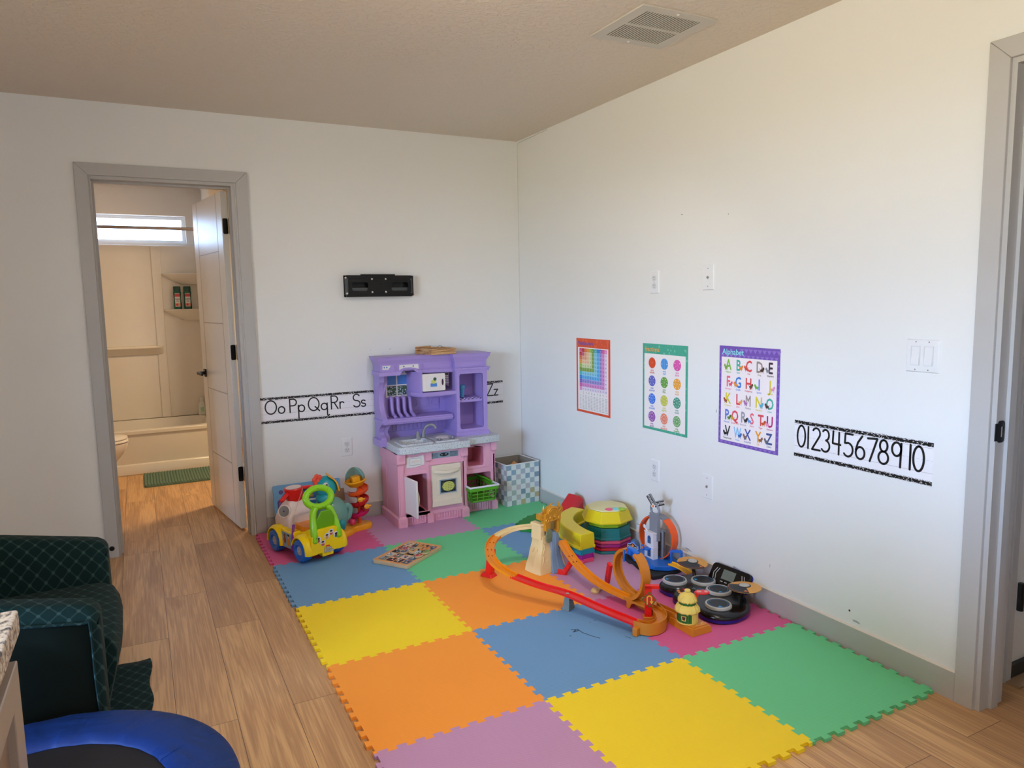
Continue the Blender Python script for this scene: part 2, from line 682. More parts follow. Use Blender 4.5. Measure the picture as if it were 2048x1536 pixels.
# bathroom shell
BY = 2.9
BWX0, BWX1, BWZ0, BWZ1 = -3.12, -1.903, 1.94, 2.184
g = G()
g.ext([(-3.5, 0), (-0.2, 0), (-0.2, H), (-3.5, H)], -0.15, 0, Fr((0, BY, 0), (1, 0, 0), (0, 0, 1)),
      [[(BWX0, BWZ0), (BWX1, BWZ0), (BWX1, BWZ1), (BWX0, BWZ1)]])
structure(g.build('wall_bathroom_back', M_BATH))
g = G()
g.box(-1.76, -1.65, 2.10, BY, 0, H)
structure(g.build('wall_bathroom_alcove', M_BATH))
g = G()
g.box(-0.30, -0.20, 0.12, BY, 0, H)
structure(g.build('wall_bathroom_right', M_BATH))
g = G()
g.box(-3.5, -3.35, 0.12, BY, 0, H)
structure(g.build('wall_bathroom_left', M_BATH))
g = G()
F = Fr((0, BY + 0.03, 0), (1, 0, 0), (0, 0, 1))
fw = 0.03
g.ext([(BWX0, BWZ0), (BWX1, BWZ0), (BWX1, BWZ1), (BWX0, BWZ1)], -0.07, -0.03, F,
      [[(BWX0 + fw, BWZ0 + fw), (BWX1 - fw, BWZ0 + fw), (BWX1 - fw, BWZ1 - fw), (BWX0 + fw, BWZ1 - fw)]])
o = structure(g.build('window_%d' % wi, M_VINYL, bevel=0.003))
p = G()
p.rect(BWX0 + fw, BWX1 - fw, BWZ0 + fw, BWZ1 - fw, 0, F, -0.05)
M_FROST = mat('dimmed_privacy_glass', (0.9, 0.95, 1.0), 0.4)
nn, ll, b = nodes_of(M_FROST)
tr = nn.new('ShaderNodeBsdfTransparent')
tr.inputs[0].default_value = (0.34, 0.35, 0.36, 1)  # grey tint added to dim the glaring sky behind the pane
ll.new(tr.outputs[0], nn['Material Output'].inputs[0])
p.build('window_pane', M_FROST, o)

# hall beyond the right doorway
g = G()
g.box(2.1, 2.2, -7.5, -2.9, 0, H)
g.box(0.12, 2.1, -7.5, -7.4, 0, H)
structure(g.build('wall_hall', M_WALL))
g = G()
g.ext([(0.12, 0), (0.27, 0), (0.27, 2.06), (1.19, 2.06), (1.19, 0), (2.1, 0), (2.1, H), (0.12, H)], 0, 0.1, Fr((0, -3.075 + 0.1, 0), (1, 0, 0), (0, 0, 1)))
structure(g.build('wall_hall_door', M_WALL))

# ---------------- trims: casings, jambs, baseboards
CT = 0.016


def casing(n, F, u0, u1, zt, w=0.062, floor=0.0):
    """mitred door casing in wall frame F around the opening u0..u1"""
    g = G()
    g.ext([(u0 - w, floor), (u0, floor), (u0, zt), (u0 - w, zt + w)], 0, CT, F)
    g.ext([(u1, floor), (u1 + w, floor), (u1 + w, zt + w), (u1, zt)], 0, CT, F)
    g.ext([(u0 - w + 0.0006, zt + w), (u0 + 0.0006, zt + 0.0), (u1 - 0.0006, zt), (u1 + w - 0.0006, zt + w)], 0, CT, F)
    return structure(g.build('trim_%d' % n, M_TRIM, bevel=0.0015, seg=1))


casing(1, BW, -2.534, -1.816 + 0.004, 2.055)
casing(2, RW, 3.141, 3.99, 2.055)


def jamb(n, F, u0, u1, zt, depth=0.12, stop=0.05):
    g = G()
    t = 0.018
    for a_, b_, in ((u0 - 0.006, u0 - 0.006 + t), (u1 + 0.006 - t, u1 + 0.006)):
        g.box(a_, b_, 0, zt - t, -depth - 0.004, 0.004, 0, F)
    g.box(u0 - 0.006, u1 + 0.006, zt - t, zt, -depth - 0.004, 0.004, 0, F)
    s_ = 0.011
    g.box(u0 - 0.006 + t, u0 - 0.006 + t + s_, 0, zt - t, -stop - 0.036, -stop, 0, F)
    g.box(u1 + 0.006 - t - s_, u1 + 0.006 - t, 0, zt - t, -stop - 0.036, -stop, 0, F)
    g.box(u0 - 0.006 + t + s_, u1 + 0.006 - t - s_, zt - t - s_, zt - t, -stop - 0.036, -stop, 0, F)
    return structure(g.build('trim_%d' % n, M_TRIM))


jamb(3, BW, -2.537, -1.826, 2.056)
jamb(4, RW, 3.144, 3.985, 2.056, stop=0.045)
# back side casing of the right doorway, seen through it
g = G()
g.box(3.09, 3.138, 0, 2.1, -0.136, -0.12, 0, RW)
structure(g.build('trim_5', M_TRIM, bevel=0.001, seg=1))

# baseboards
M_CAULK = mat('caulk', (0.86, 0.83, 0.79), 0.5)


def baseboard(name, F, segs, h=0.098):
    g = G()
    for a_, b_ in segs:
        g.box(a_, b_, 0, h, 0, 0.012, 0, F)
        g.frus((a_, b_, h, h + 0.0035), (a_, b_, h, h + 0.0005), 0.0, 0.0115, 1, F)
    return structure(g.build(name, [M_TRIM, M_CAULK]))


baseboard('baseboard_right', RW, [(0.012, 3.079), (4.052, 7.8)])
baseboard('baseboard_back', BW, [(-6.0, -2.596), (-1.749, -0.0)])
baseboard('baseboard_bathroom', Fr((0, 0.12, 0), (-1, 0, 0), (0, 0, 1)), [(0.3, 1.75), (2.62, 3.35)])
g = G()
g.box(-1.65, -0.3, BY - 0.012, BY, 0, 0.098)
g.box(-0.312, -0.3, 0.14, BY, 0, 0.098)
structure(g.build('baseboard_bathroom_right', M_TRIM))

# cracked caulk line in the corner and along the ceiling
g = G()
M_CRACK = mat('crack', (0.50, 0.48, 0.45), 0.8)
pts = [(0.012 + random.uniform(-0.0012, 0.0012), 0.11 + (H - 0.135) * i / 40) for i in range(41)]
g.stroke(pts, 0.0018, 0, RW, 0.0006)
pts = [(0.013, H - 0.025), (0.03, H - 0.016), (0.08, H - 0.013), (0.16, H - 0.012), (0.26, H - 0.011), (0.31, H - 0.007), (0.34, H - 0.010), (0.41, H - 0.006)]
g.stroke(pts, 0.002, 0, RW, 0.0006)
o = g.build('caulk_crack', M_CRACK)
tag(o, 'thin dark crack in the paint running down the room corner and along the ceiling', 'crack')
# scuffs and nail holes on the walls
SC_M = mat('scuff', (0.66, 0.66, 0.69), 0.7)
HOLE_M = mat('nail_hole', (0.16, 0.15, 0.15), 0.8)


def scuff(F, u, v, w, h, label, m=SC_M, rot=0.0, seed=0, name='wall_scuff', cat='scuff', group=None):
    rnd = random.Random(seed)
    g = G()
    n = 12
    p = [(math.cos(2 * PI * i / n) * w / 2 * rnd.uniform(0.55, 1.1), math.sin(2 * PI * i / n) * h / 2 * rnd.uniform(0.55, 1.1)) for i in range(n)]
    c_, s_ = math.cos(rot), math.sin(rot)
    g.ext([(u + a * c_ - b_ * s_, v + a * s_ + b_ * c_) for a, b_ in p], 0.0, 0.0005, F)
    o = g.build(name, m)
    return tag(o, label, cat, group)


scuff(RW, 1.677, 1.763, 0.016, 0.003, 'short dark scratch high on the right wall above the posters', HOLE_M, -0.3, 1, 'wall_scratch')
scuff(RW, 1.985, 1.731, 0.005, 0.005, 'faint nail hole high on the right wall, right of the scratch', HOLE_M, 0, 2, 'nail_hole', 'hole')
scuff(RW, 2.663, 0.155, 0.009, 0.010, 'small dark hole low on the right wall above the green mat', HOLE_M, 0, 3, 'nail_hole', 'hole')
scuff(RW, 2.693, 0.122, 0.045, 0.010, 'grey paint scuff just above the baseboard under the dark hole', SC_M, -0.05, 4)
scuff(RW, 2.075, 0.122, 0.060, 0.020, 'grey peeled paint patch above the baseboard behind the drum toy', SC_M, -0.2, 5)
scuff(RW, 1.748, 0.118, 0.050, 0.008, 'grey scuff above the baseboard right of the orange loop', SC_M, -0.2, 6)
scuff(RW, 1.345, 0.136, 0.06, 0.006, 'thin grey scuff above the baseboard right of the stacked stepping stones', SC_M, 0.0, 7)
scuff(RW, 0.690, 0.131, 0.05, 0.006, 'dark scuff above the baseboard behind the red wedge', SC_M, 0.0, 8)
scuff(RW, 2.267, 0.205, 0.003, 0.020, 'short vertical pencil mark low on the right wall above the drum toy', SC_M, 0.0, 9, 'pencil_mark', 'mark')
scuff(RW, 1.929, 0.839, 0.006, 0.02, 'tiny pencil mark left of the purple alphabet poster', SC_M, 0.0, 10, 'pencil_mark', 'mark')
scuff(BW, -0.940, 1.074, 0.006, 0.006, 'small dark nail hole on the back wall above the purple hutch', HOLE_M, 0, 11, 'nail_hole', 'hole')
scuff(BW, -1.067, 1.073, 0.005, 0.005, 'very faint nail hole on the back wall left of the darker one', SC_M, 0, 12, 'nail_hole', 'hole')

# ---------------- ceiling lamp (out of frame) and ceiling vent
t = thing('ceiling_light', 'round white flush ceiling lamp above the play area', 'lamp', (-1.45, -2.48, H))
g = G()
g.lathe([(0.17, H), (0.17, H - 0.03), (0.15, H - 0.035), (0.15, H)], 32, Matrix.Translation((-1.45, -2.48, 0)))
g.build('lamp_base', M_WHITE, t)

for x_, y_ in FILL_SPOTS:  # ring fittings made up for the added fill lights
    g = G()
    g.lathe([(0.075, H - 0.001), (0.098, H - 0.001), (0.098, H - 0.006), (0.080, H - 0.008), (0.075, H - 0.006)], 28, Matrix.Translation((x_, y_, 0)), cap=False)
    tag(g.build('fill_spot_ring', M_WHITE), 'white ring of an added fill light in the unseen part of the ceiling', 'ceiling light', 'added ceiling fill lights')

t = thing('ceiling_vent', 'white rectangular slotted air return grille in the ceiling', 'vent', (-0.47, -2.036, H))
M_VENT = mat('vent_paint', (0.80, 0.78, 0.74), 0.4)
M_DARK = mat('vent_dark', (0.10, 0.09, 0.08), 0.9)
g = G()
FC = Fr((-0.47, -2.036, H), (1, 0, 0), (0, -1, 0))      # w points down
x0, x1, y0, y1 = -0.178, 0.182, -0.175, 0.172
holes = []
n = 21
for k in range(n):
    xa = -0.128 + k * 0.0126
    holes.append(rrect(xa, xa + 0.0062, -0.132, -0.006, 0.0028, 2))
    holes.append(rrect(xa, xa + 0.0062, 0.010, 0.134, 0.0028, 2))
g.ext([(x0, y0), (x1, y0), (x1, y1), (x0, y1)], 0.004, 0.0065, FC, holes)
g.frus((x0 - 0.0, x1, y0, y1), (x0 + 0.004, x1 - 0.004, y0 + 0.004, y1 - 0.004), 0.0, 0.0045, 0, FC)
g.build('grille', M_VENT, t, flat=True)
g = G()
g.rect(-0.14, 0.145, -0.145, 0.145, 0, FC, 0.0050)
g.build('duct', M_DARK, t)
for yy in (-0.155, 0.156):
    g = G()
    g.lathe([(0.006, 0.0065), (0.005, 0.009), (0.001, 0.0095)], 12, FC @ Matrix.Translation((0.0, yy, 0)))
    g.build('screw', M_WHITE, t)

# ================================================================== DOORS
# bathroom door, standing open into the bathroom
HX, HY = -1.882, 0.130
ang = math.radians(98.5)                     # leaf direction from the hinge
ld = Vector((math.cos(ang), math.sin(ang), 0))
FD = Fr((HX, HY, 0), ld, (0, 0, 1))           # u along leaf, v up, w = u x v
DL, DT = 0.705, 0.035
door = G()
door.box(0.0, DL, 0.012, 2.028, -0.0, DT, 0, FD)
t = door.build('door_1', M_DOOR, bevel=0.0015, seg=1)
structure(t)
w_out = (FD.to_3x3() @ Vector((0, 0, 1)))
# grooves on the visible face (w side or -w side, whichever faces the doorway)
face_h = DT if w_out.x < 0 else 0.0
sg = 1 if w_out.x < 0 else -1
M_GRV = mat('door_groove', (0.55, 0.53, 0.50), 0.5)
g = G()
for u in (0.115, DL - 0.115):
    g.box(u - 0.0016, u + 0.0016, 0.012, 2.028, face_h, face_h + sg * 0.0006, 0, FD)
for z in (0.40, 0.83, 1.26, 1.69):
    g.box(0.115, DL - 0.115, z - 0.002, z + 0.002, face_h, face_h + sg * 0.0007, 0, FD)
g.build('panel_groove', M_GRV, t)
# lever handle
g = G()
hz, hu = 0.925, DL - 0.07
g.box(hu - 0.026, hu + 0.026, hz - 0.026, hz + 0.026, face_h, face_h + sg * 0.008, 0, FD)
g.box(hu - 0.01, hu + 0.01, hz - 0.01, hz + 0.01, face_h, face_h + sg * 0.05, 0, FD)
g.box(hu - 0.115, hu + 0.01, hz - 0.009, hz + 0.009, face_h + sg * 0.042, face_h + sg * 0.054, 0, FD)
g.build('door_handle', M_BLACK, t, bevel=0.002)
for z in (1.828, 1.090, 0.351):
    g = G()
    g.ext(rrect(0.004, 0.033, z - 0.045, z + 0.045, 0.008), 0.0, 0.002, Fr((HX, HY, 0), w_out, (0, 0, 1)))
    g.lathe([(0.0055, z - 0.045), (0.0055, z + 0.045)], 10, Matrix.Translation((-1.842, 0.124, 0)))
    g.build('hinge', M_BLACK, t)

# exterior door in the hall, closed
t = structure(G().box(0.305, 1.19, -3.079, -3.04, 0.03, 2.045).build('door_2', M_DOOR, bevel=0.002, seg=1))
g = G()
g.box(0.285, 1.19, -3.095, -3.06, 0.0, 0.052)
g.build('door_sweep', mat('door_sweep_rubber', (0.22, 0.21, 0.20), 0.5, 0.3), t)
g = G()
g.lathe([(0.011, 0.245), (0.011, 0.345)], 10, Matrix.Translation((0.338, -3.088, 0)))
g.build('hinge', M_BLACK, t)
g = G()
g.box(0.40, 0.445, -3.09, -3.079, 0.93, 1.09)
g.box(0.405, 0.42, -3.13, -3.09, 1.055, 1.075)
g.box(0.36, 0.43, -3.135, -3.122, 1.055, 1.075)
g.build('door_handle', M_BLACK, t, bevel=0.002)
g = G()
g.box(0.25, 0.285, -3.10, -3.0, 0, 2.06)
g.box(1.19, 1.22, -3.10, -3.0, 0, 2.06)
g.box(0.25, 1.22, -3.10, -3.0, 2.045, 2.08)
structure(g.build('trim_6', M_TRIM, bevel=0.001, seg=1))
g = G()
g.box(0.255, 1.25, -3.145, -3.096, 0, 0.007)
structure(g.build('trim_7', mat('threshold_wood', (0.62, 0.50, 0.38), 0.5)))

# strike plate on the right doorway's jamb
t = tag(G().ext(rrect(0.004, 0.040, 0.895, 0.965, 0.012), 0, 0.0025, Fr((0.0, -3.156, 0), (1, 0, 0), (0, 0, 1)),
              [rrect(0.020, 0.032, 0.912, 0.946, 0.003)]).build('strike_plate', M_BLACK),
        'black metal strike plate on the jamb of the right doorway', 'strike plate')
g = G()
g.box(-0.012, 0.008, -3.1595, -3.1565, 0.902, 0.958)
g.build('strike_lip', M_BLACK, t, bevel=0.001)
# door stop dot on the casing
g = G()
g.lathe([(0.013, 0), (0.013, 0.004), (0.010, 0.006), (0.001, 0.0062)], 20, Fr((-2.568, -CT, 0.055), (1, 0, 0), (0, 0, 1)))
tag(g.build('door_bumper', M_BLACK), 'small round black bumper at the foot of the doorway casing', 'bumper')

# ================================================================== FOAM MAT TILES
TC = {'pink': (0.84, 0.37, 0.58), 'purple': (0.77, 0.58, 0.74), 'green': (0.42, 0.80, 0.57), 'blue': (0.43, 0.61, 0.79),
      'yellow': (0.98, 0.85, 0.13), 'orange': (1.0, 0.62, 0.22)}


def foam(name):
    m = mat('foam_' + name, TC[name], 0.62, spec=0.35, var=0.025, vscale=3)
    nn, ll, b = nodes_of(m)
    tc = nn.new('ShaderNodeTexCoord')
    w = nn.new('ShaderNodeTexWave')
    w.inputs['Scale'].default_value = 55
    w.inputs['Distortion'].default_value = 1.5
    w.inputs['Detail'].default_value = 1
    w.bands_direction = 'DIAGONAL'
    n = nn.new('ShaderNodeTexNoise')
    n.inputs['Scale'].default_value = 220
    a = nn.new('ShaderNodeMath')
    a.operation = 'ADD'
    bp = nn.new('ShaderNodeBump')
    bp.inputs['Strength'].default_value = 0.22
    bp.inputs['Distance'].default_value = 0.001
    ll.new(tc.outputs['Object'], w.inputs['Vector'])
    ll.new(tc.outputs['Object'], n.inputs['Vector'])
    ll.new(w.outputs['Fac'], a.inputs[0])
    ll.new(n.outputs['Fac'], a.inputs[1])
    ll.new(a.outputs[0], bp.inputs['Height'])
    ll.new(bp.outputs[0], b.inputs['Normal'])
    return m


MX, MY, TS, MZ = -1.8264 + 0.008, -0.030, 0.5975, 0.012


def edge(a, b):
    """interlocking dovetail polyline from node a to node b (shared by both tiles)"""
    a, b = Vector(a), Vector(b)
    t = (b - a).normalized()
    nrm = Vector((-t.y, t.x))
    L = (b - a).length
    P = [a]
    n = 10
    per = L / n
    d = 0.0085
    for k in range(n):
        s = k * per
        q = [(0.23, -d, 0.035), (0.20, d, 0.0), (0.80, d, 0.0), (0.77, -d, -0.035)]
        lo0, hi0, hi1, lo1 = s + per * 0.27, s + per * 0.20, s + per * 0.80, s + per * 0.73
        if k > 0:
            P.append(a + t * lo0 - nrm * d)
        else:
            P.append(a + t * lo0 + nrm * 0)
            P.append(a + t * lo0 - nrm * d * 0)
        P += [a + t * (hi0 + per * 0.015) + nrm * (d - 0.002), a + t * (hi0 + per * 0.05) + nrm * d,
              a + t * (hi1 - per * 0.05) + nrm * d, a + t * (hi1 - per * 0.015) + nrm * (d - 0.002)]
        if k < n - 1:
            P += [a + t * lo1 - nrm * d]
        else:
            P += [a + t * lo1, ]
    P.append(b)
    return P


def node(i, j):
    return (MX + i * TS, MY - j * TS)


rows = [['pink', 'purple', 'green'], ['blue', 'green', 'blue'], ['yellow', 'orange', 'purple'], ['orange', 'blue', 'pink'], ['purple', 'yellow', 'green']]
tile_lab = {
    (0, 0): 'pink foam mat tile at the back left corner under the ride-on truck',
    (1, 0): 'purple foam mat tile against the back wall under the play kitchen',
    (2, 0): 'green foam mat tile in the room corner under the checkered bin',
    (0, 1): 'blue foam mat tile on the left edge, just in front of the pink corner tile',
    (1, 1): 'green foam mat tile under the wooden puzzle board, in front of the play kitchen',
    (2, 1): 'blue foam mat tile partly under the green jagged toy, ringed by the beige race track',
    (0, 2): 'yellow foam mat tile on the left edge between the blue and orange tiles',
    (1, 2): 'orange foam mat tile under the waterfall tower and the left bend of the race track',
    (2, 2): 'purple foam mat tile by the right wall under the stepping stones and the police tower',
    (0, 3): 'orange foam mat tile on the left edge, between the yellow and the nearest purple tile',
    (1, 3): 'blue foam mat tile with dark scribble marks in the middle of the mat',
    (2, 3): 'pink foam mat tile by the right wall under the drum toy',
    (0, 4): 'purple foam mat tile at the near left corner of the mat',
    (1, 4): 'yellow foam mat tile in the nearest row between purple and green',
    (2, 4): 'green foam mat tile at the near right corner of the mat beside the baseboard'}
for j in range(5):
    for i in range(3):
        top = edge(node(i, j), node(i + 1, j))
        rt = edge(node(i + 1, j), node(i + 1, j + 1))
        bot = edge(node(i, j + 1), node(i + 1, j + 1))[::-1]
        lf = edge(node(i, j), node(i, j + 1))[::-1]
        poly = [tuple(p) for p in (top[:-1] + rt[:-1] + bot[:-1] + lf[:-1])]
        out = []
        for p in poly:
            if not out or (abs(p[0] - out[-1][0]) + abs(p[1] - out[-1][1])) > 1e-5:
                out.append(p)
        cxm = sum(p[0] for p in out) / len(out)
        g = G()
        g.ext(out, 0.0006, MZ)
        o = g.build('foam_tile', foam(rows[j][i]))
        tag(o, tile_lab[(i, j)], 'play mat', 'interlocking foam tiles of the play mat')
        if (i, j) == (1, 3):
            mk = mat('pen_mark', (0.16, 0.25, 0.33), 0.8)
            o.location.z += 0
            for pts, w in (([(-0.858, -2.015), (-0.842, -2.025), (-0.862, -2.038), (-0.838, -2.036)], 0.006),
                           ([(-0.835, -2.022), (-0.833, -2.06), (-0.818, -2.10), (-0.80, -2.135)], 0.0045),
                           ([(-0.70, -2.175), (-0.692, -2.20)], 0.003), ([(-0.73, -1.99), (-0.722, -1.992)], 0.004),
                           ([(-0.755, -1.995), (-0.752, -1.997)], 0.004), ([(-0.893, -2.06), (-0.890, -2.062)], 0.005)):
                g = G()
                g.stroke(pts, w, 0, None, MZ + 0.0003)
                g.build('pen_scribble', mk, o)

# ================================================================== WALL PLATES
def outlet(F, u, v, label, group=None):
    t = thing('wall_outlet', label, 'outlet', tuple(F @ Vector((u, v, 0))), 0, group)
    L = F @ Matrix.Translation((u, v, 0))
    g = G()
    g.frus((-0.035, 0.035, -0.0575, 0.0575), (-0.032, 0.032, -0.0545, 0.0545), 0, 0.0055, 0, L)
    g.build('cover_plate', M_WHITE, t, bevel=0.001)
    for s_ in (-1, 1):
        g = G()
        c = s_ * 0.0195
        g.ext(rrect(-0.0165, 0.0165, c - 0.0145, c + 0.0145, 0.010), 0.005, 0.0072, L)
        q = g.build('socket', mat('socket_white', (0.84, 0.84, 0.84), 0.3), t)
        g = G()
        g.rect(-0.0078, -0.0058, c + 0.0005, c + 0.0085, 0, L, 0.0074)
        g.rect(0.0058, 0.0074, c + 0.0010, c + 0.0080, 0, L, 0.0074)
        g.disc((0, c - 0.006), 0.0026, 0, L, 0.0074, 10)
        g.build('slot', HOLE_M, q)
    g = G()
    g.disc((0, 0), 0.003, 0, L, 0.0062, 10)
    g.build('screw', mat('screw_grey', (0.6, 0.6, 0.6), 0.4, 0.5), t)
    return t


def coax(F, u, v, label):
    t = thing('cable_plate', label, 'cable plate', tuple(F @ Vector((u, v, 0))))
    L = F @ Matrix.Translation((u, v, 0))
    g = G()
    g.frus((-0.037, 0.037, -0.059, 0.059), (-0.034, 0.034, -0.056, 0.056), 0, 0.0055, 0, L)
    g.build('cover_plate', M_WHITE, t, bevel=0.001)
    g = G()
    g.lathe([(0.0065, 0.005), (0.0065, 0.0075), (0.004, 0.0075), (0.004, 0.012), (0.002, 0.012)], 12, L)
    g.build('connector', mat('connector_metal', (0.66, 0.64, 0.60), 0.4, 0.6), t)
    for s_ in (-1, 1):
        g = G()
        g.disc((0, s_ * 0.041), 0.003, 0, L, 0.0058, 10)
        g.build('screw', mat('screw_grey', (0.6, 0.6, 0.6), 0.4, 0.5), t)
    return t


outlet(BW, -1.245, 0.472, 'white double power outlet low on the back wall left of the play kitchen')
outlet(RW, 1.477, 1.447, 'white double power outlet high on the right wall above the fractions poster')
outlet(RW, 1.486, 0.467, 'white double power outlet low on the right wall below the fractions poster')
coax(RW, 1.866, 1.457, 'white coaxial cable plate high on the right wall beside the upper outlet')
coax(RW, 1.878, 0.469, 'white coaxial cable plate low on the right wall above the drum toy')

t = thing('light_switch', 'white double rocker light switch beside the right doorway', 'light switch', (0, -2.907, 1.155))
L = RW @ Matrix.Translation((2.907, 1.155, 0))
g = G()
g.frus((-0.0585, 0.0585, -0.057, 0.057), (-0.0545, 0.0545, -0.053, 0.053), 0, 0.006, 0, L)
g.build('cover_plate', M_WHITE, t, bevel=0.001)
for k, s_ in enumerate((-1, 1)):
    c = s_ * 0.023
    g = G()
    g.ext([(c - 0.0168, -0.0335), (c + 0.0168, -0.0335), (c + 0.0168, 0.0335), (c - 0.0168, 0.0335)], 0.0055, 0.0078, L,
          [[(c - 0.0145, -0.0312), (c + 0.0145, -0.0312), (c + 0.0145, 0.0312), (c - 0.0145, 0.0312)]])
    q = g.build('switch_frame', mat('socket_white', (0.84, 0.84, 0.84), 0.3), t)
    a_, b_ = (0.0058, 0.0098) if k == 0 else (0.0098, 0.0058)
    g = G()
    X = [(c - 0.014, -0.031, 0.005), (c + 0.014, -0.031, 0.005), (c + 0.014, 0.031, 0.005), (c - 0.014, 0.031, 0.005),
         (c - 0.014, -0.031, b_ if k == 0 else b_ + 0.004), (c + 0.014, -0.031, b_ if k == 0 else b_ + 0.004), (c + 0.014, 0.031, a_ if k == 0 else a_ - 0.004), (c - 0.014, 0.031, a_ if k == 0 else a_ - 0.004)]
    g.add(X, [(0, 3, 2, 1), (4, 5, 6, 7), (0, 1, 5, 4), (1, 2, 6, 5), (2, 3, 7, 6), (3, 0, 4, 7)], 0, L)
    g.build('rocker', M_WHITE, t)
for c in (-0.023, 0.023):
    for z in (-0.0475, 0.0475):
        g = G()
        g.disc((c, z), 0.0026, 0, L, 0.0064, 10)
        g.build('screw', mat('screw_grey', (0.6, 0.6, 0.6), 0.4, 0.5), t)

# ================================================================== TV WALL MOUNT
t = thing('tv_wall_mount', 'black folded metal television bracket on the back wall above the play kitchen', 'wall mount', (-1.0, 0, 1.47))
L = BW @ Matrix.Translation((-1.005, 1.472, 0))
g = G()
g.box(-0.215, 0.222, -0.062, 0.066, 0, 0.004, 0, L)
g.box(-0.215, 0.222, 0.060, 0.066, 0, 0.016, 0, L)
g.box(-0.215, 0.222, -0.066, -0.060, 0, 0.016, 0, L)
g.build('wall_plate', M_BLACK, t, bevel=0.001)
g = G()
for s_ in (-1, 1):
    g.box(s_ * 0.205 - 0.006, s_ * 0.205 + 0.006, -0.055, 0.055, 0.002, 0.05, 0, L)
    g.box(min(s_ * 0.03, s_ * 0.20), max(s_ * 0.03, s_ * 0.20), -0.035, -0.01, 0.010, 0.022, 0, L)
    g.box(min(s_ * 0.03, s_ * 0.20), max(s_ * 0.03, s_ * 0.20), -0.035, -0.01, 0.026, 0.038, 0, L)
g.build('folding_arm', mat('grey_metal', (0.30, 0.31, 0.32), 0.4, 0.6), t, bevel=0.001)
g = G()
hl = [rrect(-0.175, -0.075, -0.030, 0.022, 0.012), rrect(0.075, 0.185, -0.030, 0.022, 0.012)]
g.ext([(-0.205, -0.066), (0.09, -0.066), (0.09, -0.064), (0.218, -0.062), (0.218, 0.062), (0.10, 0.062), (0.10, 0.072), (-0.12, 0.072), (-0.12, 0.066), (-0.205, 0.066)], 0.045, 0.049, L, hl)
g.box(-0.205, 0.218, 0.046, 0.060, 0.049, 0.053, 0, L)
g.box(-0.205, 0.218, -0.060, -0.046, 0.049, 0.053, 0, L)
g.ext([(-0.195, -0.04), (0.205, -0.04), (0.205, 0.034), (-0.195, 0.034)], 0.049, 0.0505, L, [rrect(-0.188, 0.198, -0.035, 0.029, 0.004)])
g.box(-0.208, -0.200, -0.066, 0.066, 0.02, 0.049, 0, L)
g.box(0.213, 0.218, -0.062, 0.062, 0.02, 0.049, 0, L)
g.build('front_plate', M_BLACK, t, bevel=0.0008)
for a_, b_ in ((-0.05, 0.042), (0.037, 0.042), (-0.05, -0.038), (0.037, -0.038), (-0.213, 0.05), (-0.208, -0.045)):
    g = G()
    g.lathe([(0.0062, 0.049), (0.0055, 0.0545), (0.001, 0.056)], 10, L @ Matrix.Translation((a_, b_, 0)))
    g.build('bolt', mat('bolt_metal', (0.75, 0.75, 0.75), 0.3, 0.9), t)
for a_ in (-0.015, 0.013):
    for b_ in (-0.016, 0.014):
        g = G()
        g.disc((a_, b_), 0.003, 0, L, 0.0493, 8)
        g.build('screw_hole', mat('hole_black', (0.01, 0.01, 0.01), 0.9), t)

# ================================================================== LETTER AND NUMBER STRIPS (stroke lettering)
def A(cx, cy, r, d0, d1, n=18, ry=None):
    return arc(cx, cy, r, math.radians(d0), math.radians(d1), n, ry)


